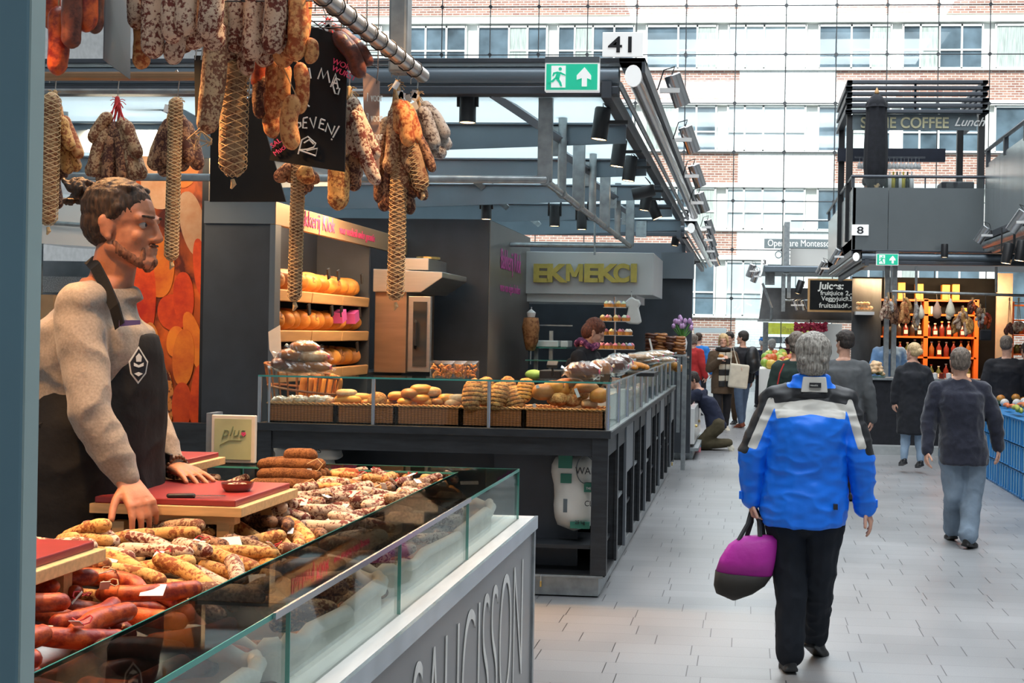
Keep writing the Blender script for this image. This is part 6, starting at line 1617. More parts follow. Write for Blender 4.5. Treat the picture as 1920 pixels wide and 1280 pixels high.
def clothmat(nm, c, rough=.9, bump=.25, bscale=25, var=.12, scale=10, spec=.3, sheen=0.0, dist=.006):
    if nm not in CL: CL[nm] = mat('fabric_' + nm, c, rough, 0, var, scale, bump, bscale, spec=spec, sheen=sheen, dist=dist)
    return CL[nm]

def skeleton(loc, H, face, step=0.0, lean=0.0, arms=0.10, sw=0.0):
    """world joints of a standing person; face = angle of the facing direction (0 = +Y)"""
    R = Matrix.Rotation(face, 3, 'Z'); L0 = Vector(loc)
    def w(x, y, z): return L0 + R @ Vector((x * H, y * H, z * H))
    J = {'R': R, 'H': H, 'loc': L0}
    ly = math.tan(lean)
    J['pelvis'] = w(0, 0, .53); J['waist'] = w(0, ly * .08, .61); J['chest'] = w(0, ly * .20, .73); J['neck'] = w(0, ly * .31, .835); J['head'] = w(0, ly * .38 + .008, .925)
    for s, n in ((-1, 'l'), (1, 'r')):
        J['sh_' + n] = w(s * .105, ly * .28, .805); J['el_' + n] = w(s * (.125 + arms * .15), ly * .18 - .01 + s * sw * .3, .63); J['wr_' + n] = w(s * (.13 + arms * .3), ly * .12 + .02 + s * sw, .485)
        J['ha_' + n] = J['wr_' + n] + R @ Vector((0, .01, -.085)) * H
        st = step * s
        J['hip_' + n] = w(s * .052, 0, .51); J['kn_' + n] = w(s * .055, st * .5 + .01, .28); J['an_' + n] = w(s * .055, st, .045)
        J['toe_' + n] = J['an_' + n] + R @ Vector((s * .012, .115, -.03)) * H
    return J

def head_parts(m_, c, R, s, detail=False):
    def E(x, y, z, rx, ry, rz, rot=None): m_.ell(c + R @ Vector((x, y, z)) * s, (rx * s, ry * s, rz * s), R @ (rot or Matrix.Identity(3)))
    def C(a, b, r0, r1): m_.cap(c + R @ Vector(a) * s, c + R @ Vector(b) * s, r0 * s, r1 * s, 10)
    E(0, -.008, .030, .074, .092, .082); E(0, .020, -.030, .062, .068, .082); E(0, .050, -.072, .040, .040, .036)
    C((0, .082, -.092), (0, .078, -.098), .019, .020)
    C((-.05, .0, -.060), (-.018, .072, -.094), .022, .018); C((.05, .0, -.060), (.018, .072, -.094), .022, .018)
    C((0, .086, .012), (0, .103, -.026), .0085, .0108); C((0, .098, -.032), (0, .106, -.030), .012, .010)
    E(-.012, .094, -.034, .008, .010, .007); E(.012, .094, -.034, .008, .010, .007)
    C((-.040, .068, .022), (.040, .068, .022), .014, .014); C((-.02, .080, .018), (.02, .080, .018), .011, .011)
    E(-.034, .060, -.028, .020, .020, .022); E(.034, .060, -.028, .020, .020, .022)
    C((-.017, .087, -.058), (.017, .087, -.058), .0062, .0062); C((-.015, .086, -.069), (.015, .086, -.069), .0070, .0070)
    for k in (-1, 1):
        e = Matrix.Rotation(k * .35, 3, 'Z')
        E(k * .074, -.006, -.008, .007, .019, .031, e); E(k * .080, -.014, .006, .006, .014, .020, e); E(k * .074, .0, -.034, .007, .010, .010, e)

def hand_parts(m_, wr, ha, palm_n, s, side, curl=.35, spread=.12, pose=None):
    """palm and five fingers; ha = knuckle centre, palm_n = direction out of the palm; side +1 right hand"""
    d = (ha - wr).normalized(); n = Vector(palm_n); n = (n - d * n.dot(d)).normalized(); a = d.cross(n).normalized() * side   # a points to the little finger for the right hand with palm down
    th = -a
    L = .085 * s
    c1 = wr + d * L
    for k in range(4):
        u = (k - 1.5) / 1.5
        m_.cap(wr + th * (-u * .016 * s) * 1 + d * .008 * s, c1 + th * (-u * .030 * s), .0150 * s, .0115 * s, 8)
    m_.ell(wr + d * L * .55, (.036 * s, .018 * s, .045 * s), Matrix((a, n, d)).transposed())
    lens = (.072, .080, .074, .058)
    for k in range(4):
        u = (k - 1.5) / 1.5
        cu = pose[k] if pose else curl * (1 + .15 * k)
        p = c1 + th * (-u * .030 * s); dr = (d + th * (-u * spread)).normalized(); f = lens[k] * s; r = .0098 * s
        for q, fr in enumerate((.45, .31, .24)):
            cu_ = cu * (1.0 if q == 0 else 1.15)
            dr = (dr * math.cos(cu_) + n * math.sin(cu_)).normalized()
            p2 = p + dr * f * fr; m_.cap(p, p2, r, r * .9, 8); p = p2; r *= .9
    p = wr + d * .022 * s + th * .020 * s; dr = (d * .62 + th * .70 + n * .25).normalized(); r = .0125 * s
    for q, fr in enumerate((.038, .030, .026)):
        p2 = p + dr * fr * s; m_.cap(p, p2, r, r * .9, 8); p = p2; r *= .9; dr = (dr + d * .35 + n * .10).normalized()

def torso(m_, J, k=1.0, add=0.0, wid=1.0, top=True, belly=0.0, low=.50, neckr=None):
    H = J['H']; R = J['R']
    pv, wa, ch, nk = J['pelvis'], J['waist'], J['chest'], J['neck']
    sh = (J['sh_l'] + J['sh_r']) / 2; sx = (J['sh_r'] - J['sh_l']).length / 2
    xax = (J['sh_r'] - J['sh_l']).normalized()
    Rs = basis(Vector((xax.x, xax.y, 0)), Z1); Rs = Matrix((Rs.col[0], -Rs.col[2], Rs.col[1])).transposed()
    if add > 0 or low < .5: lo = J['pelvis'] + Vector((0, 0, (low - .53) * H))
    else: lo = J['pelvis'] + Vector((0, 0, -.03 * H))
    f = R @ Vector((0, 1, 0))
    secs = [(lo, .094 * H * wid + add * 1.1, .068 * H * k + add), (pv, .096 * H * wid + add, .070 * H * k + add), (wa + f * belly * .5, .085 * H * wid + add, .062 * H * k + add + belly * .6), ((wa + ch) / 2 + f * belly * .3, .090 * H * wid + add, .066 * H * k + add + belly * .3),
            (ch, .097 * H * wid + add, .070 * H * k + add), ((ch + sh) / 2, .098 * H + add, .066 * H * k + add * .8), (sh + Vector((0, 0, -.022 * H)), max(sx * .86, .06 * H) + add * .4, .050 * H * k + add * .6), (sh.lerp(nk, .55), .062 * H + add * .3, .040 * H + add * .4), (nk + Vector((0, 0, -.014 * H if add > 0 else 0)), .038 * H + add * .4, .038 * H + add * .4)]
    m_.loft([(c, a, b, Rs) for c, a, b in secs], 24, .9)
    dn = Vector((0, 0, -.014 * H - max(add, 0) * .7))
    m_.cap(J['sh_l'] + dn, J['sh_r'] + dn, .029 * H + add * .6, .029 * H + add * .6)
    for n in 'lr': m_.cap(nk + Vector((0, 0, -.032 * H)), J['sh_' + n] + dn, .030 * H + add * .5, .027 * H + add * .6)
    if add < 0: m_.cap(J['hip_l'] + Vector((0, 0, .02 * H)), J['hip_r'] + Vector((0, 0, .02 * H)), .050 * H, .050 * H)

def arm_seg(m_, J, n, add=0.0, cuff=True, full=True, elr=None):
    H = J['H']; a, b, c = J['sh_' + n], J['el_' + n], J['wr_' + n]
    dn = Vector((0, 0, -.014 * H - max(add, 0) * .7))
    m_.cap(a + dn, b, .031 * H + add * .9, .0255 * H + add * .9)
    if full: m_.cap(b, c, .0255 * H + add * .9, .0175 * H + add * .7)
def legs_seg(m_, J, add=0.0, hem=1.0):
    H = J['H']
    for n in 'lr':
        a, b, c = J['hip_' + n], J['kn_' + n], J['an_' + n]
        m_.cap(a, b, .052 * H + add * .8, .036 * H + add)
        cc = b.lerp(c, .93); mid = b.lerp(c, .35)
        m_.cap(b, mid, .036 * H + add, .034 * H + add); m_.cap(mid, cc, .033 * H + add, .024 * H + add * hem)
def shoe(m_, an, toe, s, h=.0):
    d = toe - an; dh = Vector((d.x, d.y, 0)).normalized(); up = Vector((0, 0, 1))
    dn = d.normalized(); side = dn.cross(up).normalized(); u = side.cross(dn).normalized()
    heel = an - dn * .035 * s - u * .035 * s
    Rm = Matrix((side, dn, u)).transposed()
    m_.ell(an - u * .022 * s + dn * .0, (.038 * s, .058 * s, .042 * s), Rm); m_.ell(heel + dn * .02 * s, (.034 * s, .04 * s, .034 * s), Rm)
    m_.ell(an + dn * .10 * s - u * .038 * s, (.044 * s, .085 * s, .028 * s), Rm); m_.ell(an + dn * .06 * s - u * .022 * s, (.036 * s, .06 * s, .034 * s), Rm)
    m_.obox(an + dn * .055 * s - u * .060 * s, (.070 * s, .21 * s, .018 * s), Rm)

def hair_cap(name, J, hr, s, style, parent, vox):
    """hair shell over the skull. style: list of extra blobs in head space"""
    m_ = MB(); c, R = J['head'], J['HR']
    def E(x, y, z, rx, ry, rz, rot=None): m_.ell(c + R @ Vector((x, y, z)) * s, (rx * s, ry * s, rz * s), R @ (rot or Matrix.Identity(3)))
    def C(a, b, r0, r1): m_.cap(c + R @ Vector(a) * s, c + R @ Vector(b) * s, r0 * s, r1 * s, 8)
    th = {'short': .006, 'buzz': .003, 'bob': .014, 'full': .020, 'bun': .006, 'long': .014, 'swept': .013}.get(style, .01)
    if style == 'bald': return None
    E(0, -.022, .048, .077 + th, .088 + th, .076 + th); E(0, -.040, .005, .074 + th * .7, .066 + th, .070)
    if style in ('bob', 'full', 'long'): E(0, -.045, -.040, .072 + th * .6, .055 + th, .060)
    if style == 'full':
        rd = random.Random(3)
        for k in range(26):
            a, b = rd.uniform(0, 2 * PI), rd.uniform(.0, 1.0)
            E(.082 * math.cos(a) * (1 - b * .3), -.03 + .092 * math.sin(a) * .95 * (1 - b * .3), -.02 + .13 * b, .020, .020, .020)
    if style == 'swept':
        for k in range(9): C((-.055 + .0138 * k, .052, .074 + .012 * math.sin(k)), (-.05 + .0125 * k, -.06, .118 - .02 * abs(k - 4) / 4), .013, .017)
    if style in ('bob', 'long'):
        for k in (-1, 1): C((k * .074, .010, .04), (k * .080, -.005, -.075), .018, .020); C((k * .05, .07, .075), (k * .078, .03, .0), .014, .016)
    if style == 'long': C((0, -.08, .0), (0, -.09, -.20), .045, .025)
    if style == 'bun':
        for k in (-1, 1): C((k * .072, .020, .045), (k * .070, -.02, .0), .010, .010)
        C((0, -.085, .06), (0, -.115, .085), .022, .020)
        rd = random.Random(9)
        for k in range(16):
            a = rd.uniform(0, 2 * PI); b = rd.uniform(0, 2 * PI)
            C((.026 * math.cos(a), -.142 + .024 * math.sin(b), .088 + .026 * math.sin(a)), (.032 * math.cos(a + .9), -.142 + .034 * math.sin(b + .9), .088 + .034 * math.sin(a + .9)), .009, .006)
        for k in range(9): C((-.048 + .012 * k, .036, .100), (-.03 + .0075 * k, -.085, .088), .009, .011)
    if style == 'roundbun':
        E(0, -.125, .01, .042, .038, .042)
    if style == 'short':
        for k in (-1, 1): E(k * .070, .005, .022, .012, .030, .035)
    o = remeshed(m_, 'hair', hr, parent, vox, 2, fold=.003 * s, ffreq=55 / s, fstretch=(1, 1, .35))
    return o

def person(label, J, skin=None, hair=('short', 'brown'), headyaw=0.0, pitch=0.0, hroll=0.0, vox=.011, outfit=None, group=None, hands=('l', 'r'), hs=1.0, hand_cfg=None, fold=.006, shoes=None, trousers=None, top=None, name='person', legs=True, belly=0.0, hair_parent=None):
    """top: dict(mat, add, low, k, wid, pick, sleeve) ; trousers: dict(mat, add)"""
    H = J['H']; s = H / 1.75 * hs
    o = thing(name, label, 'person', J['loc'], group)
    J['HR'] = J.get('HR') or (J['R'] @ Matrix.Rotation(headyaw, 3, 'Z') @ Matrix.Rotation(-pitch, 3, 'X') @ Matrix.Rotation(hroll, 3, 'Y'))
    m_ = MB(); head_parts(m_, J['head'], J['HR'], s)
    m_.cap(J['neck'] + Vector((0, 0, -.03 * H)), J['head'] + J['HR'] @ Vector((0, -.012, -.055)) * s, .034 * H, .031 * H)
    torso(m_, J, .92, -.004, belly=belly * .5)
    for n in 'lr':
        arm_seg(m_, J, n, -.003)
    if legs: legs_seg(m_, J, -.004)
    if legs and not shoes:
        for n in 'lr': m_.cap(J['an_' + n], J['an_' + n] + (J['toe_' + n] - J['an_' + n]) * .8, .022 * H, .016 * H)
    for n in hands:
        cfg = (hand_cfg or {}).get(n, {})
        hand_parts(m_, J['wr_' + n], J['ha_' + n], cfg.get('palm', J['R'] @ Vector((-1 if n == 'r' else 1, .2, 0))), H / 1.75 * .98, cfg.get('side', 1 if n == 'r' else -1), cfg.get('curl', .35), cfg.get('spread', .12), cfg.get('pose'))
    remeshed(m_, 'body', skin or SKIN, o, vox * .62 if vox > .008 else vox * .7, 3 if vox < .008 else 2)
    hair_cap('hair', J, HAIR[hair[1]], s, hair[0], o, max(vox * .6, .0045))
    if vox < .008 or J.get('eyes'):
        for k in (-1, 1):
            e = MB(); cc = J['head'] + J['HR'] @ Vector((k * .031, .0715, .004)) * s
            e.ell(cc, .0105 * s); eo = e.build('eye', mat('eyewhite', (.42, .38, .35), .2), o, smooth=True)
            MB().ell(J['head'] + J['HR'] @ Vector((k * .031, .0790, .004)) * s, .0050 * s).build('iris', M['ink'], eo)
            MB().cap(J['head'] + J['HR'] @ Vector((k * .018, .094, .026)) * s, J['head'] + J['HR'] @ Vector((k * .048, .080, .027)) * s, .0042 * s, .003 * s, 6).build('eyebrow', HAIR[hair[1]], o)
    if trousers:
        m_ = MB(); legs_seg(m_, J, trousers.get('add', .006), trousers.get('hem', 1.0))
        H_ = H; m_.cap(J['hip_l'] + Vector((0, 0, .02 * H)), J['hip_r'] + Vector((0, 0, .02 * H)), .058 * H, .058 * H); m_.loft([(J['pelvis'] + Vector((0, 0, z * H)), w_ * H, d_ * H, J['R']) for z, w_, d_ in ((-.04, .095, .07), (0, .099, .073), (.045, .092, .068))], 20)
        remeshed(m_, trousers.get('name', 'trousers'), trousers['mat'], o, vox, 4, fold=fold * trousers.get('fold', 1), ffreq=7, fstretch=(1, 1, .8), seed=H * 9 + J['loc'].x, pick=trousers.get('pick'))
    if top:
        m_ = MB(); torso(m_, J, top.get('k', 1.05), top.get('add', .012), top.get('wid', 1.0), belly=belly, low=top.get('low', .50))
        for n in 'lr':
            sl = top.get('sleeve', 'long')
            if sl == 'long': arm_seg(m_, J, n, top.get('sadd', top.get('add', .012)))
            elif sl == 'short': m_.cap(J['sh_' + n], J['sh_' + n].lerp(J['el_' + n], .75), .034 * H + .014, .027 * H + .014)
        if top.get('extra'): top['extra'](m_, J)
        remeshed(m_, top.get('name', 'jacket'), top['mat'], o, vox, top.get('smooth', 7), fold=fold, ffreq=top.get('ffreq', 8), fstretch=top.get('fstretch', (1, 1, 1)), seed=H * 5 + J['loc'].y, pick=top.get('pick'))
    if shoes:
        for n in 'lr':
            m_ = MB(); shoe(m_, J['an_' + n], J['toe_' + n], H / 1.75 * 1.05)
            remeshed(m_, 'shoe', shoes, o, max(.006, vox * .7), 3)
    return o

# ---------------------------------------------------------------- the vendor
VY = 3.6
J = skeleton((P(170, 900, VY).x, VY, 0.14), 1.90, -PI / 2, arms=.1)
J['HR'] = Matrix.Rotation(-PI / 2 - .05, 3, 'Z') @ Matrix.Rotation(-.04, 3, 'X')
J['head'] = P(232, 424, VY); J['neck'] = P(203, 522, VY); J['chest'] = P(178, 660, VY); J['waist'] = P(172, 790, VY); J['pelvis'] = P(165, 900, VY)
J['sh_r'] = P(152, 572, VY - .17); J['sh_l'] = P(205, 566, VY + .19); J['el_r'] = P(165, 765, VY - .26); J['wr_r'] = P(238, 900, 3.36); J['ha_r'] = P(262, 940, 3.33)
J['el_l'] = P(262, 735, VY + .30); J['wr_l'] = P(322, 872, 3.82); J['ha_l'] = P(372, 892, 3.74)
for n, dy in (('r', -.1), ('l', .1)):
    J['hip_' + n] = P(168, 930, VY + dy); J['kn_' + n] = Vector((J['hip_' + n].x + .03, VY + dy, .66)); J['an_' + n] = Vector((J['hip_' + n].x, VY + dy, .23)); J['toe_' + n] = J['an_' + n] + Vector((.2, 0, -.05))
J['eyes'] = True
GREYSW = clothmat('greymarl', (0.29, 0.25, 0.21), .95, .5, 60, .18, 150, sheen=.2, dist=.003)
APR = clothmat('apron', (0.006, 0.007, 0.009), .8, .3, 40)
def tuck(m_, J):
    H = J['H']
    for n in 'lr':
        w_ = J['wr_' + n]; e = J['el_' + n]; d = (w_ - e).normalized()
        m_.cap(w_ - d * .06, w_ - d * .015, .041, .038)
        m_.cap(e + d * .10, e + d * .16, .050, .046)
    m_.loft([(J['neck'] + Vector((0, 0, -.06)), .10, .10), (J['neck'] + Vector((.01, 0, -.028)), .074, .074)], 16)
    for n in 'lr': m_.cap(J['neck'] + Vector((0, 0, -.075)), J['sh_' + n] + Vector((0, 0, -.0)), .062, .066)
v = person('person in grey sweatshirt and black apron leaning on the cutting board behind the sausages', J, SKIN_T, ('bun', 'brown'), vox=.0065, fold=.008,
    hand_cfg={'r': dict(palm=(-.3, .3, -.6), curl=.42, spread=.16, side=1), 'l': dict(palm=(0, 0, -1), curl=.10, spread=.14, side=-1)}, hs=1.0,
    top=dict(mat=GREYSW, add=.018, sadd=.008, low=.53, name='sweatshirt', smooth=16, extra=tuck, k=1.12, ffreq=6.5), trousers=dict(mat=M['blackcloth'], add=.008), shoes=M['black'])
# beard, watch, apron
m_ = MB(); hc, HRv = J['head'], J['HR']; s_ = 1.90 / 1.75
for a, b, r0, r1 in (((-.056, .010, -.052), (-.034, .056, -.090), .012, .013), ((.056, .010, -.052), (.034, .056, -.090), .012, .013), ((-.030, .062, -.093), (.030, .062, -.093), .014, .014), ((0, .086, -.094), (0, .076, -.108), .016, .014), ((-.050, .020, -.066), (-.022, .070, -.098), .016, .015), ((.050, .020, -.066), (.022, .070, -.098), .016, .015), ((-.018, .0905, -.049), (.018, .0905, -.049), .0042, .0042), ((-.028, .076, -.058), (-.026, .074, -.088), .004, .010), ((.028, .076, -.058), (.026, .074, -.088), .004, .010)):
    m_.cap(hc + HRv @ Vector(a) * s_, hc + HRv @ Vector(b) * s_, r0 * s_, r1 * s_, 8)
remeshed(m_, 'beard', hairmat('stubble', (0.10, 0.035, 0.018), (0.30, 0.12, 0.06)), v, .004, 3, fold=.0015, ffreq=120)
m_ = MB()
ro = J['pelvis']; aR = Matrix.Rotation(-PI / 2, 3, 'Z')
secs = []
for z, c, rx, ry, fx in ((-.34, J['pelvis'], .27, .20, .0), (-.10, J['pelvis'], .255, .200, .0), (.05, J['pelvis'], .245, .195, .0), (.0, J['waist'], .222, .180, .012), (.10, J['waist'], .185, .165, .035), (.0, J['chest'], .145, .140, .050), (.055, J['chest'], .125, .125, .052)):
    secs.append((c + Vector((fx, 0, z)), rx, ry, aR))
m_.loft(secs, 28, .9)
ap = remeshed(m_, 'apron', APR, v, .007, 4, fold=.006, ffreq=5)
m_ = MB()
for q, (c1, c2) in enumerate((((186, 496, VY - .12), (232, 600, VY - .20)),)):
    pass
str_path = [P(168, 487, VY + .02), P(180, 500, VY - .09), P(197, 532, VY - .125), P(216, 575, VY - .165), P(226, 612, VY - .165)]
m_.rings([[p + Vector((-.013, -.006, -.01)), p + Vector((.013, -.010, .01)), p + Vector((.013, -.002, .012)), p + Vector((-.013, .002, -.008))] for p in str_path])
str2 = [P(168, 487, VY + .02), P(195, 498, VY + .10), P(236, 560, VY + .12), P(250, 612, VY + .10)]
m_.rings([[p + Vector((-.013, -.006, -.01)), p + Vector((.013, -.010, .01)), p + Vector((.013, -.002, .012)), p + Vector((-.013, .002, -.008))] for p in str2])
m_.build('neck_strap', APR, v)
# emblem on the apron
ec = P(258, 684, VY - .142); ex = Vector((.80, .60, 0)).normalized() * -1 * -1; en = Vector((.6, -.8, 0))
def q3(u, w_): return ec + Vector((.82, -.0, 0)) * 0 + ex * u + Z1 * w_
ecx = Vector((.75, -.66, 0)); 
def em(pts, d, m, nm, par): MB().prism([ec + en * d + ex * (p[0] * .026) * -1 + Z1 * (p[1] * .048) for p in pts], tuple(en * .002)).build(nm, m, par)
em([(0, 1.1), (1, .2), (.8, -.5), (0, -1.1), (-.8, -.5), (-1, .2)], .010, M['chalk'], 'emblem', v)
em([(0, .95), (.86, .15), (.68, -.45), (0, -.95), (-.68, -.45), (-.86, .15)], .0125, M['ink'], 'emblem_field', v)
em([(-.3, .5), (0, .7), (.3, .5), (.25, .2), (-.25, .2)], .015, M['chalk'], 'emblem_mark', v)
em([(-.5, .15), (0, .0), (.5, .15), (.5, -.05), (0, -.14), (-.5, -.05)], .015, M['chalk'], 'emblem_mark', v)
em([(-.45, -.5), (0, -.4), (.45, -.5), (0, -.65)], .015, M['chalk'], 'emblem_mark', v)
# sweatshirt print peeking over the bib
MB().prism([P(222, 600, VY - .17), P(262, 600, VY - .13), P(262, 608, VY - .13), P(222, 612, VY - .17)], (.004, -.004, 0)).build('shirt_print', mat('purpleprint', (.12, .08, .22), .8), v)
wd_ = (J['ha_l'] - J['wr_l']).normalized(); wc = J['wr_l'] + wd_ * .0
MB().tube([wc - wd_ * .018, wc + wd_ * .016], .040, 20).build('watch_strap', M['black'], v, smooth=True)
MB().obox(wc + Vector((0, -.030, .024)), (.042, .036, .012), basis(wd_, Z1)).build('watch_case', M['black'], v, bevel=.004)
m_ = MB(); bc_ = J['wr_l'] + wd_ * .030; rb = basis(wd_.orthogonal(), wd_)
for k in range(18):
    a = 2 * PI * k / 18; m_.ell(bc_ + rb.col[0] * (.033 * math.cos(a)) + rb.col[2] * (.033 * math.sin(a)), .0065, n=7, m=5)
m_.build('bead_bracelet', mat('bead', (.12, .05, .02), .4), v, smooth=True)
MB().tube([P(118, 770, VY - .16), P(92, 790, VY - .20), P(76, 800, VY - .21)], .012, 6).build('apron_tie', APR, v)

# ---------------------------------------------------------------- lady in the blue jacket
LY = 6.45
J = skeleton((P(1500, 1255, LY).x, LY, 0), 1.66, 0.0)
J['HR'] = Matrix.Rotation(-.10, 3, 'Z')
J['head'] = P(1525, 672, LY); J['neck'] = P(1520, 722, LY); J['chest'] = P(1515, 800, LY); J['waist'] = P(1510, 880, LY); J['pelvis'] = P(1507, 950, LY)
J['sh_l'] = P(1452, 752, LY); J['sh_r'] = P(1585, 756, LY); J['el_l'] = P(1412, 845, LY - .04); J['wr_l'] = P(1408, 935, LY + .0); J['ha_l'] = P(1411, 962, LY + .0)
J['el_r'] = P(1612, 848, LY - .05); J['wr_r'] = P(1622, 950, LY + .0); J['ha_r'] = P(1632, 975, LY + .0)
J['hip_l'] = P(1474, 985, LY); J['hip_r'] = P(1546, 985, LY); J['kn_l'] = P(1484, 1105, LY); J['kn_r'] = P(1534, 1095, LY + .05); J['an_l'] = P(1481, 1232, LY); J['an_r'] = P(1528, 1195, LY + .30)
J['toe_l'] = J['an_l'] + Vector((-.02, .19, -.045)); J['toe_r'] = J['an_r'] + Vector((.07, .13, -.09))
NYB = clothmat('nylonblue', (0.002, 0.19, 0.95), .5, .35, 12, .08, 4, .5, dist=.012); NYK = clothmat('nylonblack', (0.012, 0.013, 0.016), .55, .35, 12, .1, 4, .5); NYW = clothmat('nylonwhite', (0.62, 0.60, 0.55), .6, .3, 12, .06, 4, .4)
JJ = J
z_y = P(1520, 746, LY).z; z_w = P(1520, 773, LY).z
def pick_blue(c):
    p = Vector(c)
    for n in 'lr':
        a, b, w_ = JJ['sh_' + n], JJ['el_' + n], JJ['wr_' + n]
        sg_ = -1 if n == 'l' else 1
        cut = .105 if n == 'l' else .105
        # sleeve side: use distance along the arm and the side of it
        ax = (b - a); t = (p - a).dot(ax) / ax.length_squared
        mx = JJ['neck'].x
        if (p.x - mx) * sg_ > abs(a.x - mx) + .005 - max(0, t) * .04 and t > -.3:
            off = (p - a.lerp(b, min(max(t, 0), 1.2))); lat = off.x * sg_
            if t < .98:
                if lat > .030: return 1
                if lat > -.012 and (t > .16 or p.z < z_y): return 2
                return 0 if t > .1 else (1 if p.z > z_y else 0)
            if t < 1.12 and lat > .02: return 1
            return 0
    if p.z > JJ['neck'].z - .012 and abs(p.x - JJ['neck'].x) < .12: return 0
    dz = .030 * abs(p.x - JJ['neck'].x) / .2
    if p.z > z_y - dz: return 1
    if p.z > z_w - dz: return 2
    return 0
def collar(m_, J):
    H = J['H']; n_ = J['neck']
    m_.loft([(n_ + Vector((0, -.01, -.05)), .115, .10), (n_ + Vector((0, -.005, .0)), .100, .088), (n_ + Vector((.004, 0, .045)), .086, .078), (n_ + Vector((.006, 0, .055)), .074, .066)], 24)
    for n in 'lr':
        d = (J['wr_' + n] - J['el_' + n]).normalized(); m_.cap(J['el_' + n] + d * .04, J['wr_' + n] - d * .01, .062, .050)
        m_.cap(J['sh_' + n] + Vector((0, 0, -.03)), J['el_' + n], .076, .068)
        m_.cap(J['neck'] + Vector((0, 0, -.05)), J['sh_' + n], .075, .075)
    c = J['pelvis']; m_.loft([(c + Vector((0, 0, -.055)), .212, .150), (c + Vector((0, 0, .0)), .216, .155), (J['waist'], .205, .15), (J['chest'] , .215, .15), (J['chest'] + Vector((0, 0, .08)), .21, .14)], 28, .85)
NYB.name = NYB.name
ld = person('person with short grey hair in bright blue jacket carrying a magenta bag', J, SKIN, ('full', 'grey'), vox=.0065, fold=.010, hs=1.0,
    hand_cfg={'l': dict(palm=(1, 0, 0), curl=.95, spread=.0, side=-1), 'r': dict(palm=(-.8, .2, -.3), curl=.35, spread=.3, side=1)},
    top=dict(mat=[NYB, NYK, NYW], add=.045, sadd=.030, low=.48, pick=pick_blue, extra=collar, k=1.2, ffreq=5.5, fstretch=(1, 1, 1.8)), trousers=dict(mat=clothmat('darkjean', (0.014, 0.018, 0.026), .85, .2, 40), add=.016, hem=1.6), shoes=M['black'])
nb = J['neck'] + Vector((.01, -.112, .005))
MB().prism([nb + Vector((-.062, .0, -.035)), nb + Vector((.068, .0, -.035)), nb + Vector((.060, .016, .040)), nb + Vector((-.052, .016, .040))], (0, .04, 0)).build('collar_patch', NYW, ld, bevel=.004)
MB().box(nb.x - .022, nb.x + .035, nb.y - .006, nb.y + .004, nb.z - .012, nb.z + .012).build('collar_label', M['ink'], ld)
text('nautic', nb + Vector((-.018, -.008, -.005)), X1, Z1, .016, M['chalk'], ld, ext=.0004)
lb = P(1567, 951, LY - .175); MB().box(lb.x - .010, lb.x + .010, lb.y, lb.y + .03, lb.z - .012, lb.z + .014).build('hem_label', M['ink'], ld)
for n in 'lr':
    MB().obox(J['wr_' + n] + Vector((.05 if n == 'r' else -.05, -.01, .02)), (.02, .03, .04)).build('cuff_tab', NYB, ld, bevel=.004)
# the bag
MAG = mat('bagmagenta', (0.48, 0.02, 0.36), .55, 0, .10, 6, .5, 14, dist=.012); BGK = mat('bagblack', (0.018, 0.016, 0.013), .7, 0, .15, 6, .5, 14)
bgY = LY - .05
bag = thing('shopping_bag', 'magenta and black shopping bag swinging from the left hand of the blue jacketed person', 'bag', P(1400, 1120, bgY))
def bagring(pl, pr, dpt, k=18):
    a, b = P(*pl, bgY), P(*pr, bgY); c = (a + b) / 2; u = (b - a) / 2; out = []
    for i in range(k):
        t = 2 * PI * i / k; out.append(c + u * math.copysign(abs(math.cos(t)) ** .7, math.cos(t)) + Vector((0, dpt * math.copysign(abs(math.sin(t)) ** .8, math.sin(t)), 0)))
    return out
m_ = MB()
m_.rings([bagring((1342, 1068), (1448, 1078), .085), bagring((1350, 1045), (1455, 1048), .08), bagring((1366, 1020), (1461, 1010), .065), bagring((1386, 1006), (1452, 1002), .03)], close=True)
tb = m_.build('bag_upper', MAG, bag, smooth=True)
m_ = MB()
m_.rings([bagring((1372, 1124), (1380, 1124), .02), bagring((1342, 1110), (1412, 1112), .07), bagring((1338, 1096), (1436, 1096), .085), bagring((1341, 1068), (1449, 1078), .087)], close=True)
m_.build('bag_lower', BGK, bag, smooth=True)
h = J['ha_l'] + Vector((0, 0, -.02))
for (x0, y0, x1, y1, dy) in ((1385, 1012, 1411, 950, -.03), (1425, 1005, 1413, 950, -.03), (1400, 1006, 1409, 950, .03), (1432, 1004, 1415, 950, .03)):
    a = P(x0, y0, bgY + dy); b = P(x1, y1, LY)
    d = (b - a); MB().rings([[p + Vector((-.012, 0, 0)), p + Vector((0, -.004, 0)), p + Vector((.012, 0, 0)), p + Vector((0, .004, 0))] for p in (a, a.lerp(b, .5) + Vector((.012, 0, 0)), b)]).build('strap', M['black'], bag)

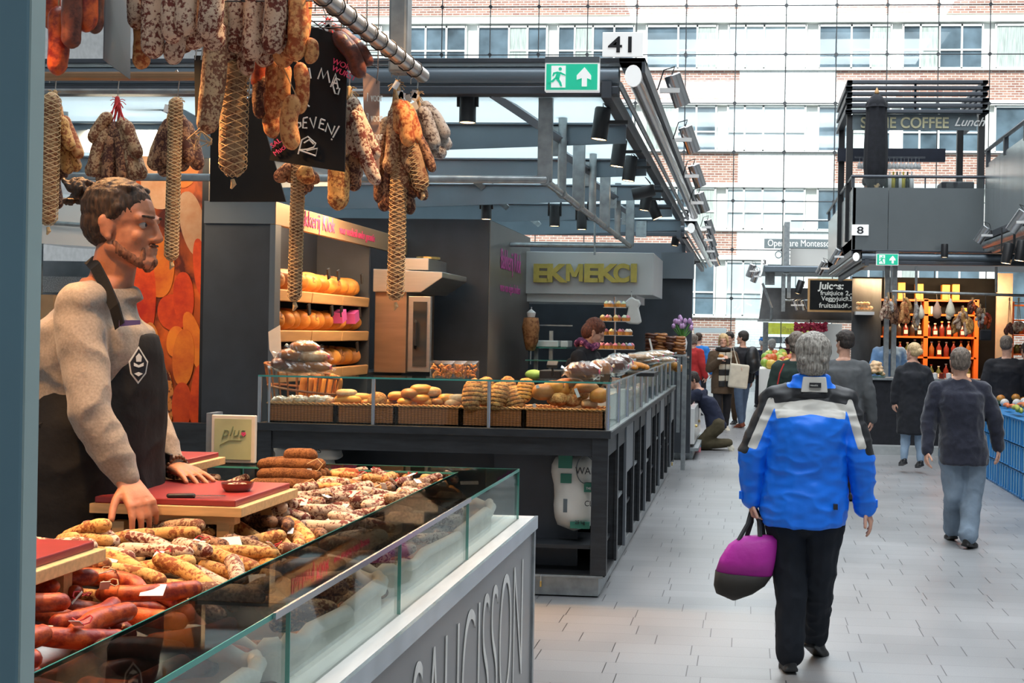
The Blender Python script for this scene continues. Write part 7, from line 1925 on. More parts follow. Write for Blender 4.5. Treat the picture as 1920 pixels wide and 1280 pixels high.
# ---------------------------------------------------------------- man in the dark sweater
DY = 10.6
def px_person(Y, H_, head, neck, shl, shr, ell, elr, wrl, wrr, hipl, hipr, knl, knr, anl, anr, face=0.0, z0=0.0, dy=None, hy=.02):
    J = skeleton((P((anl[0] + anr[0]) / 2, anl[1], Y).x, Y, z0), H_, face)
    dy = dy or {}
    def q(k, p): J[k] = P(p[0], p[1], Y + dy.get(k, 0))
    q('head', head); q('neck', neck); q('sh_l', shl); q('sh_r', shr); q('el_l', ell); q('el_r', elr); q('wr_l', wrl); q('wr_r', wrr); q('hip_l', hipl); q('hip_r', hipr); q('kn_l', knl); q('kn_r', knr); q('an_l', anl); q('an_r', anr)
    mid = (J['hip_l'] + J['hip_r']) / 2; shm = (J['sh_l'] + J['sh_r']) / 2
    J['pelvis'] = mid + Vector((0, 0, .02 * H_)); J['waist'] = mid.lerp(shm, .36); J['chest'] = mid.lerp(shm, .75)
    for n in 'lr':
        d = (J['wr_' + n] - J['el_' + n]).normalized(); J['ha_' + n] = J['wr_' + n] + (d + Vector((0, 0, -.4))).normalized() * .085 * H_ * .6
        J['toe_' + n] = J['an_' + n] + J['R'] @ Vector((.01, .115, -.03)) * H_
    return J
J = px_person(DY, 1.66, (1800, 680), (1800, 706), (1757, 722), (1842, 722), (1742, 788), (1866, 788), (1738, 845), (1872, 838), (1783, 850), (1830, 850), (1790, 925), (1822, 925), (1786, 982), (1815, 990), dy={'an_r': -.15, 'kn_r': .0, 'an_l': .25, 'wr_l': -.08, 'wr_r': .05})
J['toe_r'] = J['an_r'] + Vector((.10, .16, -.04)); J['toe_l'] = J['an_l'] + Vector((-.02, .18, -.04)); J['an_l'].z = .085; J['an_r'].z = .085
J['an_l'].z = .08; J['toe_l'].z = .04; J['toe_r'].z = .04
person('person with short dark grey hair in a dark sweater and light jeans walking away', J, SKIN, ('short', 'greydark'), vox=.010, fold=.008, belly=.02, hs=1.05,
    top=dict(mat=clothmat('navyknit', (0.022, 0.024, 0.040), .95, .3, 60, .15, 40, sheen=.3), add=.026, low=.46, k=1.25, wid=1.06, name='sweater'),
    trousers=dict(mat=clothmat('lightjean', (0.20, 0.26, 0.33), .9, .3, 60, .25, 5), add=.024, hem=1.5), shoes=clothmat('blackleather', (0.02, 0.02, 0.02), .4))

# ---------------------------------------------------------------- blonde woman in a black coat
J = px_person(16.2, 1.62, (1712, 660), (1712, 676), (1690, 690), (1734, 690), (1682, 722), (1744, 722), (1677, 752), (1744, 752), (1698, 765), (1724, 765), (1698, 820), (1724, 820), (1695, 860), (1726, 864), face=.25)
person('person with blond bun, long black coat and pale jeans by the right stall', J, SKIN, ('roundbun', 'blond'), headyaw=.5, vox=.013, fold=.006,
    top=dict(mat=M['blackcloth'], add=.035, low=.31, k=1.2, name='coat'), trousers=dict(mat=clothmat('paleblue', (0.30, 0.40, 0.52), .9), add=.004), shoes=M['black'])
bt = bpy.data.objects['person.003'] if 'person.003' in bpy.data.objects else None

# ---------------------------------------------------------------- others, generic poses
FAB = {k: clothmat(k, c) for k, c in dict(charcoal=(0.10, 0.105, 0.11), black=(0.02, 0.02, 0.024), olive=(0.075, 0.062, 0.035), camel=(0.10, 0.065, 0.04), red=(0.42, 0.03, 0.03), blue=(0.03, 0.17, 0.50), shirtblue=(0.20, 0.36, 0.62), navy=(0.02, 0.025, 0.05), jean=(0.10, 0.15, 0.24), greenblack=(0.02, 0.035, 0.03), maroon=(0.10, 0.02, 0.03), grey=(0.25, 0.26, 0.30), cream=(0.60, 0.56, 0.46)).items()}
def simple(label, px, py_head, Y, H_, face, hair, topm, tm, add=.02, low=.48, z0=0.0, headyaw=0.0, pitch=0.0, vox=.014, skin=None, shoes=None, name_top='jacket', lean=0.0, step=.05, legs=True, k=1.1, mod=None, hs=1.0, **kw):
    """head centre given in the picture; the person stands on z0"""
    hc_ = P(px, py_head, Y)
    J = skeleton((hc_.x, Y, z0), H_, face, step=step, lean=lean, arms=.12, sw=.02)
    dz = hc_.z - J['head'].z
    if mod: mod(J)
    return J, person(label, J, skin or SKIN, hair, headyaw, pitch, vox=vox, fold=.006, hs=hs, top=dict(mat=topm, add=add, low=low, k=k, name=name_top, **kw), trousers=dict(mat=tm, add=.010), shoes=shoes or M['black'], legs=legs)
simple('person with dark swept hair and grey wool coat walking away behind the blue jacket', 1583, 642, 13.2, 1.75, -.1, ('swept', 'dark'), FAB['charcoal'], FAB['black'], .035, .40, headyaw=.7, vox=.012, name_top='coat')
J, o = simple('person with greyish hair in a dark green black coat hidden behind the blue jacket', 1494, 645, 13.6, 1.72, .1, ('full', 'greydark'), FAB['greenblack'], FAB['black'], .035, .42, vox=.013, name_top='coat')
MB().tube([P(1470, 682, 13.35), P(1462, 700, 13.3), P(1458, 720, 13.3)], .008, 6).build('red_piping', FAB['red'], o)
J, o = simple('bald person in black jacket and jeans facing the right stall', 1888, 645, 16.8, 1.74, -.15, ('buzz', 'greydark'), FAB['black'], FAB['jean'], .045, .47, headyaw=-.4, vox=.012)
simple('person in dark blue jacket cut by the right edge of the picture', 1925, 690, 18.2, 1.66, .3, ('short', 'dark'), FAB['navy'], FAB['black'], .03, .42, vox=.015)
# backpack man
J, o = simple('person with dark hair, black jacket and black backpack standing at the aisle end', 1393, 632, 23.4, 1.76, .75, ('swept', 'dark'), FAB['black'], FAB['jean'], .03, .46, headyaw=.5, shoes=clothmat('tanshoe', (0.22, 0.06, 0.03), .5))
m_ = MB(); c = J['chest'] + J['R'] @ Vector((0.02, -.24, -.05)); m_.ell(c, (.15, .12, .25), J['R']); m_.ell(c + J['R'] @ Vector((0, -.06, -.08)), (.12, .09, .14), J['R'])
remeshed(m_, 'backpack', M['black'], o, .015, 3)
# scarf woman eating
def eat(J):
    R_, H_ = J['R'], J['H']
    J['el_r'] = J['sh_r'] + R_ @ Vector((.04, .02, -.17)) * H_; J['wr_r'] = J['sh_r'] + R_ @ Vector((-.05, .13, -.07)) * H_; J['ha_r'] = J['wr_r'] + R_ @ Vector((-.03, .03, .02)) * H_
    J['el_l'] = J['sh_l'] + R_ @ Vector((-.05, .0, -.17)) * H_; J['wr_l'] = J['sh_l'] + R_ @ Vector((-.05, .13, -.16)) * H_; J['ha_l'] = J['wr_l'] + R_ @ Vector((-.01, .05, .0)) * H_
J, o = simple('person in brown coat with striped scarf eating from a paper tray in the aisle', 1356, 640, 22.6, 1.70, PI + .25, ('bob', 'blond'), FAB['camel'], FAB['black'], .035, .38, headyaw=-.3, mod=eat, name_top='coat', shoes=FAB['cream'], vox=.012)
HAIR['light'] = hairmat('light', (0.25, 0.13, 0.06), (0.45, 0.27, 0.13))
R_ = J['R']
m_ = MB(); m_.tube([J['neck'] + R_ @ Vector((.10 * math.cos(a), .09 * math.sin(a), .0)) for a in [2 * PI * k / 14 for k in range(15)]], .042, 8)
m_.build('scarf_loop', M['black'], o, smooth=True)
for sx_ in (-.07, .05):
    for k in range(6):
        c = J['neck'] + R_ @ Vector((sx_, .155 + .01 * (k % 2), -.10 - k * .10)); MB().obox(c, (.11, .03, .10), R_).build('scarf_stripe', FAB['cream'] if k % 2 == 0 else M['black'], o, bevel=.01)
tb_ = tag(MB().obox(P(1385, 705, 22.35), (.34, .06, .42), Matrix.Rotation(.1, 3, 'Y')).build('tote_bag', FAB['cream'], bevel=.03), 'cream cloth tote bag on the shoulder of the scarf wearing person', 'bag')
MB().tube([P(1370, 688, 22.35), P(1372, 640, 22.5), P(1384, 688, 22.35)], .012, 6).build('strap', FAB['cream'], tb_)
ty = thing('snack_tray', 'small white paper tray of food held by the scarf wearing person', 'tray', P(1352, 671, 22.2)); MB().obox(P(1352, 672, 22.2), (.13, .09, .03)).build('paper_tray', M['whitegloss'], ty, bevel=.01); MB().ell(P(1352, 667, 22.2), (.05, .04, .03)).build('food', B['gold'], ty, smooth=True)
simple('person with dark hair in dark coat and brown trousers just behind the scarf wearer', 1368, 636, 24.2, 1.74, PI - .6, ('swept', 'dark'), FAB['black'], FAB['camel'], .025, .47, headyaw=.3)
simple('person in red jacket partly hidden by the end of the counter', 1300, 640, 26.5, 1.68, -.6, ('bob', 'greydark'), FAB['red'], FAB['jean'], .04, .44)
simple('person in bright blue jacket behind the red one', 1310, 640, 28.5, 1.72, -.4, ('short', 'brown'), FAB['blue'], FAB['black'], .035, .46)
J, o = simple('person with blue cap at the far fruit stall', 1430, 637, 30.0, 1.62, -.7, ('short', 'white'), FAB['navy'], FAB['black'], .03, .46, headyaw=.2)
m_ = MB(); m_.ell(J['head'] + Vector((0, 0, .065)), (.10, .11, .07)); m_.ell(J['head'] + J['HR'] @ Vector((0, .10, .05)), (.07, .08, .015)); remeshed(m_, 'cap', FAB['blue'], o, .012, 2)
J, o = simple('person with fluffy white hair beside the one with the blue cap', 1447, 640, 29.4, 1.60, .7, ('full', 'white'), FAB['black'], FAB['black'], .03, .46)
simple('person with short brown hair far behind at the fruit stall', 1478, 645, 31, 1.66, .4, ('short', 'brown'), FAB['maroon'], FAB['black'], .03, .46)

# kneeling man
KY = 18.7
J = skeleton((P(1330, 843, KY).x, KY, 0), 1.76, PI / 2)
def q(k, x, y, d=0.0): J[k] = P(x, y, KY + d)
q('head', 1299, 713); q('neck', 1311, 727); q('chest', 1326, 752); q('waist', 1338, 778); q('pelvis', 1343, 796)
q('sh_l', 1308, 738, -.19); q('sh_r', 1318, 736, .19); q('el_l', 1290, 745, -.25); q('wr_l', 1276, 728, -.2); q('ha_l', 1272, 722, -.2); q('el_r', 1305, 765, .12); q('wr_r', 1285, 760, -.05); q('ha_r', 1280, 757, -.05)
for n, d in (('l', -.11), ('r', .12)):
    q('hip_' + n, 1345, 800, d); q('kn_' + n, 1313, 832, d); q('an_' + n, 1370, 830, d); q('toe_' + n, 1377, 843, d)
J['HR'] = Matrix.Rotation(PI / 2 + .2, 3, 'Z') @ Matrix.Rotation(-.45, 3, 'X')
person('kneeling person in black T-shirt and olive trousers stocking the case by the counter', J, SKIN, ('short', 'dark'), vox=.011, fold=.006, top=dict(mat=FAB['navy'], add=.018, low=.50, sleeve='short', name='shirt'), trousers=dict(mat=FAB['olive'], add=.018), shoes=FAB['cream'])

# baker behind the counter
WY = 11.6
J = skeleton((P(1090, 800, WY).x, WY, .14), 1.62, -PI / 2 + .5)
def q(k, x, y, d=0.0): J[k] = P(x, y, WY + d)
q('head', 1115, 623); q('neck', 1101, 642); q('chest', 1090, 685); q('waist', 1084, 735); q('pelvis', 1080, 780)
q('sh_r', 1084, 662, -.17); q('sh_l', 1112, 662, .16); q('el_r', 1092, 706, -.22); q('wr_r', 1122, 716, -.12); q('ha_r', 1136, 716, -.08); q('el_l', 1130, 700, .1); q('wr_l', 1140, 712, .05); q('ha_l', 1150, 714, .05)
J['HR'] = Matrix.Rotation(-PI / 2 + .1, 3, 'Z') @ Matrix.Rotation(-.5, 3, 'X')
for n, d in (('l', .1), ('r', -.1)):
    J['hip_' + n] = J['pelvis'] + Vector((0, d, -.03)); J['kn_' + n] = Vector((J['pelvis'].x, WY + d, .58)); J['an_' + n] = Vector((J['pelvis'].x, WY + d, .2)); J['toe_' + n] = J['an_' + n] + Vector((.18, 0, -.04))
bk = person('person with auburn hair and pink scarf working behind the bakery counter', J, SKIN, ('swept', 'auburn'), vox=.009, fold=.006, top=dict(mat=FAB['black'], add=.020, low=.5, name='shirt'), trousers=dict(mat=M['black']), shoes=M['black'], hs=1.04)
m_ = MB(); m_.ell(J['head'] + J['HR'] @ Vector((0, -.05, -.01)), (.088, .075, .085), J['HR']); remeshed(m_, 'hair_back', HAIR['auburn'], bk, .007, 2, fold=.003, ffreq=50)
m_ = MB(); nn = J['neck']
for k in range(14):
    a = 2 * PI * k / 14; m_.ell(nn + Vector((.085 * math.cos(a), .085 * math.sin(a), -.015 + .02 * math.cos(a * 3) - .02 * math.cos(a))), (.038, .038, .034))
remeshed(m_, 'scarf', mottled('scarfpink', (0.10, 0.02, 0.08), (0.70, 0.20, 0.35), scale=28, thr=.5, soft=.04, rough=.9), bk, .009, 2)

# ================================================================ STALL 8 AND THE CAFE DECK
SY = 19.5
DX0 = P(1598, 470, SY).x; DX1 = P(1845, 470, SY).x; DZ0 = P(1700, 472, SY).z; DZ1 = P(1700, 352, SY).z
dk = thing('cafe_deck', 'grey steel clad upper deck numbered 8 above the right stalls', 'upper deck', (DX0 + 1, SY, 0))
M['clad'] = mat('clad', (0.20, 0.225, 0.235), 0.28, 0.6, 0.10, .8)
for a, b in ((1598, 1665), (1666, 1845)):
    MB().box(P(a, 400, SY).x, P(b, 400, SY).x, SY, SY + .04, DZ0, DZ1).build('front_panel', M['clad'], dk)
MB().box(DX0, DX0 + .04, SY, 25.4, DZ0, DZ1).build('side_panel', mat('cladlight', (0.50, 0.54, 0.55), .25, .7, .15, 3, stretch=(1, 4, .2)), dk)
MB().box(DX0, 9.0, SY + .04, 25.4, DZ0 + .02, DZ0 + .2).build('deck_slab', M['panel_grey'], dk)
NX = P(1846, 400, SY).x; NY0 = 13.5
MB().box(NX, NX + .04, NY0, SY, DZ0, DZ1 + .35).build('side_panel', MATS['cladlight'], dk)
MB().box(NX + .04, 9.0, NY0, SY, DZ0 + .02, DZ0 + .2).build('deck_slab', M['panel_grey'], dk)
rz = P(1700, 331, SY).z
r = MB(); r.tube([(DX0 - .02, 25.4, rz), (DX0 - .02, SY, rz), (9, SY, rz)], .025, 6)
for k in range(5): r.box(DX0 - .03, DX0 + .02, SY + k * 1.4, SY + .04 + k * 1.4, DZ1, rz)
for x in (1735, 1845): r.box(P(x, 340, SY).x - .01, P(x, 340, SY).x + .01, SY, SY + .02, DZ1, rz)
r.build('railing', M['steel_dark'], dk)
MB().box(DX0, DX1, SY + .01, SY + .016, DZ1, rz - .03).build('parapet_glass', M['glass_hall'], dk)
r = MB(); nz = DZ1 + .55
r.tube([(NX, SY - .05, nz), (NX, NY0, nz)], .03, 6)
for k in range(5): r.box(NX - .02, NX + .04, SY - .2 - k * 1.3, SY - .12 - k * 1.3, DZ1 + .3, nz)
r.build('railing', M['steel_dark'], dk)
number_sign('8', 1597, 421, 1629, 441, SY - .03, 'small white sign with the number 8 on the deck corner', sx=1.4)
# roof edge below the deck
rf8 = roof_edge('stall_roof', DX0 - .02, SY - .1, 25.0, DZ0 + .02, 9.0, 'steel roof rails under the cafe deck of stall 8', side=-1)
roof_z = DZ0 + .02
rfn = thing('stall_roof', 'steel roof rails of the nearest right stall, entering at the right edge', 'stall roof', (NX, NY0, 0))
nrz = P(1850, 458, 18.8).z; nrx = P(1850, 458, 18.8).x
MB().tube([(nrx, 18.9, nrz), (nrx, 11.0, nrz)], .06, 14).build('awning_tube', M['galv'], rfn, auto=True)
MB().tube([(nrx + .12, 18.9, nrz - .09), (nrx + .12, 11.0, nrz - .09)], .035, 12).build('cable_duct', M['galv'], rfn, auto=True)
MB().box(nrx - .06, nrx + .02, 11, 18.9, nrz + .05, nrz + .14).build('outer_strip', M['steel_dark'], rfn)
for x_, y_, lab in ((1889, 475, 'left'), (1914, 470, 'right')):
    black_spot(x_, y_, 16.0, 'black spotlight with glowing lens under the nearest right roof, %s one' % lab, sc=1.25, tilt=(.15, 0), up=nrz, group='black spotlights at the right edge')
silver_spot(1842, 440, 17.6, 1.15, 'silver spotlight on the nearest right roof, left one', 'silver spotlights on the right roofs', flip=-1, pitch=.55)
silver_spot(1908, 415, 15.2, 1.3, 'silver spotlight on the nearest right roof, cut by the edge', 'silver spotlights on the right roofs', flip=-1, pitch=.55)
silver_spot(1567, 480, 19.6, 1.1, 'silver spotlight at the left corner of the cafe deck, upper one', 'silver spotlights on the right roofs', flip=-1, pitch=.5)
silver_spot(1541, 502, 21.8, 1.1, 'silver spotlight at the left corner of the cafe deck, lower one', 'silver spotlights on the right roofs', flip=-1, pitch=.5)
black_spot(1771, 470, 19.2, 'silver grey lamp hanging on the front rail of stall 8', up=DZ0)
exit_sign(1643, 471, 1685, 497, SY - .16, 'small green exit sign on the front rail of stall 8')

# coffee kiosk on the deck
KY0 = 20.3
def kx(x): return P(x, 300, KY0).x
def kz(y): return P(1700, y, KY0).z
ks = thing('coffee_kiosk', 'black coffee kiosk with slatted crown on the upper deck', 'kiosk', (kx(1700), KY0, DZ0 + .2))
for x, Y in ((1593, KY0), (1840, KY0), (1578, KY0 + 1.6), (1800, KY0 + 1.6)):
    xx = P(x, 300, Y).x; MB().box(xx - .05, xx + .05, Y, Y + .1, DZ0 + .2, P(x, 215, Y).z).build('post', M['black'], ks)
for k in range(6):
    z = kz(155 + k * 11); s = MB(); e = .02 * (k % 2)
    s.box(kx(1585) - e, kx(1848) + e, KY0 - .12, KY0 - .02, z - .035, z + .02)
    s.box(kx(1585) - e, kx(1585) + .09, KY0 - .12, KY0 + 2.0, z - .035, z + .02); s.box(kx(1848) - .09, kx(1848) + e, KY0 - .12, KY0 + 2.0, z - .035, z + .02)
    s.build('crown_slat', M['steel_dark'], ks, bevel=.008)
MB().box(kx(1712), kx(1716), KY0 - .02, KY0 + .04, kz(212), kz(150)).build('crown_post', M['steel_dark'], ks)
MB().box(kx(1597), kx(1830), KY0 - .01, KY0 + .01, kz(244), kz(214)).build('sign_glass', mat('signglass', (0.16, 0.20, 0.22), .15, .2), ks)
text('SOME COFFEE', (kx(1612), KY0 - .02, kz(240)), X1, Z1, .24, mat('creamgold', (.55, .52, .32), .5), ks, sx=.90, bold=.004, spacing=1.0)
text('Lunch', (kx(1787), KY0 - .02, kz(236)), X1, Z1, .19, M['white'], ks, shear=.45, bold=.002)
MB().box(kx(1583), kx(1800), KY0 + 1.5, KY0 + 1.6, kz(278), kz(252)).build('rear_fascia', mat('deepblue', (.012, .016, .03), .4), ks)
MB().box(kx(1606), kx(1740), KY0 + .3, KY0 + .34, kz(291), kz(288)).build('glass_rack', M['steel_dark'], ks)
gs = mat('stemglass', (.75, .8, .82), .08, 0, .05, 3, spec=1.0, alpha=.55)
for k, x in enumerate((1615, 1622, 1666, 1673, 1680, 1687, 1694, 1701, 1708, 1715, 1722, 1729)):
    c = Vector((kx(x), KY0 + .32 + .05 * (k % 2), kz(290)))
    g = MB().lathe([(.03, 0), (.003, -.004), (.003, -.07), (.028, -.10), (.036, -.14), (.030, -.18), (.028, -.178), (.033, -.14), (.001, -.08)], c, 12).build('wine_glass', gs, smooth=True)
    tag(g, 'wine glass hanging upside down under the kiosk rack', 'glass', 'wine glasses hanging in the kiosk')
for k, x in enumerate((1667, 1674, 1681, 1688, 1694, 1700, 1708, 1716)):
    c = Vector((kx(x), KY0 + .4, P(x, 356, KY0 + .4).z))
    o = thing('bottle', 'bottle standing on the kiosk counter', 'bottle', c, 'bottles on the kiosk counter')
    MB().lathe([(.001, 0), (.035, 0), (.035, .17), (.013, .22), (.013, .29), (.001, .29)], c, 12).build('glass_body', (mat('bottledark', (.02, .04, .03), .1), M['whitegloss'], mat('bottleyel', (.6, .5, .05), .3))[k % 3], o, smooth=True)
tag(MB().box(kx(1655), kx(1735), KY0 + .2, KY0 + .7, DZ0 + .2, kz(354)).build('bar_counter', M['steel_dark']), 'dark bar top inside the coffee kiosk', 'counter')
tag(MB().box(kx(1768), kx(1830), KY0 + .1, KY0 + .6, kz(352), kz(338)).build('coffee_machine', M['ink'], bevel=.02), 'dark coffee machine on the right of the kiosk', 'machine')
# closed parasol
uc = P(1641, 352, 19.9)
um = thing('parasol', 'closed black parasol with wooden tip on the upper deck', 'parasol', (uc.x, 19.9, DZ0 + .2))
def uz(y): return P(1641, y, 19.9).z
m_ = MB(); n_ = 24; rs = []
for (y, r_) in ((352, .10), (340, .145), (310, .165), (270, .16), (235, .15), (205, .14), (196, .15), (188, .12), (180, .07), (176, .02)):
    rs.append([Vector((uc.x + r_ * math.cos(2 * PI * i / n_) * (1 + .14 * (i % 3 == 0)), 19.9 + r_ * math.sin(2 * PI * i / n_) * (1 + .14 * (i % 3 == 0)), uz(y))) for i in range(n_)])
m_.rings(rs); m_.build('canopy', M['blackcloth'], um, smooth=True)
MB().lathe([(.145, -.09), (.17, -.10), (.12, .02), (.03, .10), (.001, .10)], (uc.x, 19.9, uz(190)), 14).build('top_cap', M['blackcloth'], um)
MB().lathe([(.001, 0), (.03, 0), (.035, .03), (.012, .08), (.001, .10)], (uc.x, 19.9, uz(176)), 12).build('finial', M['wood'], um, smooth=True)
MB().tube([(uc.x, 19.9, DZ0 + .2), (uc.x, 19.9, uz(350))], .03, 10).build('pole', M['wood'], um)
# two persons on the deck
simple('person with long blond hair sitting on the upper deck, only the head above the parapet', 1643, 343, 19.85, 1.30, 0, ('long', 'blond'), FAB['black'], FAB['black'], z0=P(1643, 343, 19.85).z - .925 * 1.30, vox=.014, step=0)
simple('person with dark hair beside the blond one on the upper deck', 1625, 343, 20.05, 1.30, -1.2, ('short', 'dark'), FAB['black'], FAB['black'], z0=P(1625, 343, 20.05).z - .925 * 1.30, vox=.014, step=0)

# ---- delicatessen interior
IY = 21.0
tag(MB().box(P(1597, 600, IY + .3).x, P(1872, 600, IY + .3).x, IY + .3, IY + .36, 0, P(1700, 520, IY + .3).z).build('black_wall_panel', M['board']), 'black back panel of the delicatessen stall', 'panel')
tag(MB().box(P(1597, 600, 20.2).x, P(1652, 600, 20.2).x, 20.2, 20.25, .1, P(1620, 522, 20.2).z).build('chalk_wall', mat('chalkwall', (.035, .04, .045), .8, 0, .6, 4, stretch=(1, 1, .3))), 'tall chalk smeared blackboard at the left of the orange shelves', 'blackboard')
tag(MB().box(P(1868, 600, 20.6).x, P(1898, 600, 20.6).x, 20.6, 20.66, .1, P(1880, 512, 20.6).z).build('wooden_post', mat('palewood', (.42, .33, .26), .6)), 'pale wooden upright at the right of the orange shelves', 'post')
def ix(x): return P(x, 600, IY).x
def iz(y): return P(1740, y, IY).z
ORG = mat('orangeframe', (0.78, 0.16, 0.02), .4, 0, .05, 3)
sh = thing('orange_shelf', 'bright orange shelf frame full of bottles behind the hanging sausages', 'shelf', (ix(1735), IY, 0))
for x in (1641, 1736, 1831): MB().box(ix(x) - .035, ix(x) + .035, IY - .02, IY + .28, .1, iz(560)).build('upright', ORG, sh)
shy = (563, 590, 632, 670, 712)
for y in shy: MB().box(ix(1641), ix(1831), IY - .02, IY + .28, iz(y) - .015, iz(y) + .015).build('shelf_board', ORG, sh)
add_light('shelf_lamp', 'AREA', (ix(1735), IY - .9, iz(535)), 55, (1.0, .62, .32), (ix(1735), IY, iz(640)), shape='RECTANGLE', size=2.4, size_y=.2)
rdb = random.Random(4); capm = [mat('cap%d' % k, c, .3) for k, c in enumerate(((.7, .45, .1), (.6, .1, .05), (.75, .7, .6)))]; botm = [mat('jar%d' % k, c, .12) for k, c in enumerate(((.05, .03, .02), (.30, .10, .02), (.20, .03, .02), (.10, .12, .04)))]
for si, (y, n_, h_) in enumerate(((632, 14, .24), (670, 13, .26), (712, 13, .24))):
    for k in range(n_):
        x = 1648 + k * (180 / n_) + (4 if k * 180 / n_ > 85 else 0)
        c = Vector((ix(x), IY + .08, iz(y) + .016)); hh = h_ * rdb.uniform(.85, 1.05)
        o = thing('bottle', 'liquor bottle with pale cap on the %s orange shelf' % ('upper', 'middle', 'lower')[si], 'bottle', c, 'bottles on the %s orange shelf' % ('upper', 'middle', 'lower')[si])
        MB().lathe([(.001, 0), (.042, 0), (.045, hh * .55), (.016, hh * .78), (.015, hh * .92), (.001, hh * .92)], c, 10).build('glass_body', rdb.choice(botm), o, smooth=True)
        MB().lathe([(.001, hh * .92), (.02, hh * .92), (.02, hh), (.001, hh)], c, 8).build('stopper', rdb.choice(capm), o)
        if k % 2 == 0: MB().box(c.x - .03, c.x + .03, c.y - .05, c.y - .045, c.z + hh * .15, c.z + hh * .42).build('paper_label', M['paper'], o)
for k, (x0, x1, yt) in enumerate(((1683, 1697, 530), (1716, 1731, 532), (1766, 1781, 533), (1785, 1799, 532))):
    tag(MB().box(ix(x0), ix(x1), IY + .02, IY + .2, iz(563) + .015, iz(yt)).build('golden_box', mat('goldbox', (.75, .38, .05), .4), bevel=.005), 'tall golden gift box on top of the orange shelf', 'box', 'golden boxes on the orange shelf')
for k, x in enumerate((1740, 1745, 1760, 1800, 1806)):
    tag(MB().box(ix(x), ix(x + (4 if k < 3 else 12)), IY + .02, IY + .2, iz(590) + .015 + (k == 4) * .05, iz(590) + (.14 if k < 3 else .06) + (k == 4) * .06).build('packet', M['paper'] if k % 2 else mat('goldbox', (.7, .4, .1), .4)), 'small packet on the second orange shelf', 'packet', 'packets on the second orange shelf')
# hanging rail with sausages and hams
HRz = P(1740, 549, 19.4).z
hr2 = thing('hanging_rail', 'thin steel rail with hanging meats in the delicatessen', 'rail', (P(1740, 549, 19.4).x, 19.4, HRz))
MB().tube([P(1672, 546, 19.4), P(1922, 554, 19.4)], .022, 10).build('pipe', M['galv'], hr2)
for x in (1672, 1718, 1868): MB().tube([P(x, 548, 19.4), P(x, 500, 19.4)], .02, 8).build('post', M['galv'], hr2)
M['tealpost'] = M['panel_grey']
for x in (1660, 1674): tag(MB().box(P(x, 500, 19.7).x, P(x + 9, 500, 19.7).x, 19.7, 19.8, 0.0, roof_z - .2).build('steel_post', M['galv']), 'slim steel post beside the hanging hams, %s of two' % ('left' if x < 1665 else 'right'), 'post')
G2 = 'meats hanging on the far rail'
def fb(label, kn, items, **k): return hang_bunch(label, kn, 19.3, items, G2, hook=False, **k)
def lump(x0, x1, y0, y1, n, sk, L=24, r=3.4, seed=0):
    rd = random.Random(seed); return [(rd.uniform(x0, x1), rd.uniform(y0, y1), L * rd.uniform(.8, 1.2), r * rd.uniform(.85, 1.15), rd.uniform(-.08, .08), rd.choice(sk)) for _ in range(n)]
fb('bunch of grey white sausages at the left end of the far rail', (1666, 550), lump(1650, 1676, 575, 602, 12, ['grey', 'white'], seed=1))
fb('orange brown sausage bunch below the left grey one on the far rail', (1675, 556), lump(1666, 1682, 585, 612, 10, ['orange', 'brown'], 26, seed=2))
fb('wide orange sausage bunch in the left half of the far rail', (1694, 552), lump(1684, 1706, 580, 610, 14, ['orange', 'tan', 'orange'], 24, seed=3))
fb('thin grey bunch between the orange one and the white gourd shaped cheese', (1717, 560), lump(1710, 1721, 590, 622, 7, ['grey', 'dust'], 28, 3, seed=5))
fb('wide fan of pale orange sausages in the right half of the far rail', (1806, 575), lump(1785, 1830, 605, 632, 20, ['tan', 'white', 'tan'], 26, seed=6), strings=True)
fb('pale grey green sausages beside the wide fan', (1838, 572), lump(1826, 1848, 590, 618, 9, ['grey', 'dust'], 22, seed=7))
fb('dark red sausages in a tight bunch high on the far rail', (1824, 560), lump(1813, 1833, 578, 588, 8, ['dark', 'red'], 16, 3, seed=8))
fb('dark red bunch hanging lower beside a black bag', (1846, 580), lump(1838, 1855, 605, 618, 8, ['dark', 'red'], 20, 3, seed=9))
for (x, y, r0, r1, lab) in ((1727, 588, .05, .055, 'white gourd shaped cheese hanging on the far rail'), (1757, 585, .065, .07, 'pink ham in a net hanging on the far rail'), (1782, 582, .06, .075, 'pale round cheese hanging right of the pink ham'), (1779, 592, .04, .045, 'small white cheese under the pale round one')):
    c = P(x, y, 19.3); o = thing('hanging_cheese' if 'cheese' in lab else 'hanging_ham', lab, 'food', c)
    MB().lathe([(.001, -r1 * 1.4), (r1 * .7, -r1 * 1.1), (r1, -.3 * r1), (r0 * .8, r1), (r0 * .35, r1 * 1.9), (.012, r1 * 2.3), (.001, r1 * 2.4)], c, 14).build('flesh', mat('cheese', (.80, .72, .55), .5) if 'cheese' in lab else mat('hampink', (.62, .36, .25), .6), o, smooth=True)
    MB().tube([c + Vector((0, 0, r1 * 2.3)), Vector((c.x, 19.4, HRz))], .004, 5).build('string', M['string'], o)
c = P(1848, 628, 19.2); bb = thing('black_bag', 'black cloth bag hanging at the right of the far sausages', 'bag', c); MB().obox(c, (.16, .08, .16)).build('bag_body', M['blackcloth'], bb, bevel=.02); MB().tube([c + Vector((0, 0, .08)), P(1848, 552, 19.4)], .006, 5).build('strap', M['black'], bb)
for k, (x, y, sk) in enumerate(((1893, 620, 'dark'), (1910, 612, 'white'))): fb('bunch at the far right of the rail, %s' % ('dark red' if k == 0 else 'pale with string'), (x, 560), lump(x - 7, x + 7, y, y + 12, 8, [sk], 16, 3.2, seed=20 + k))
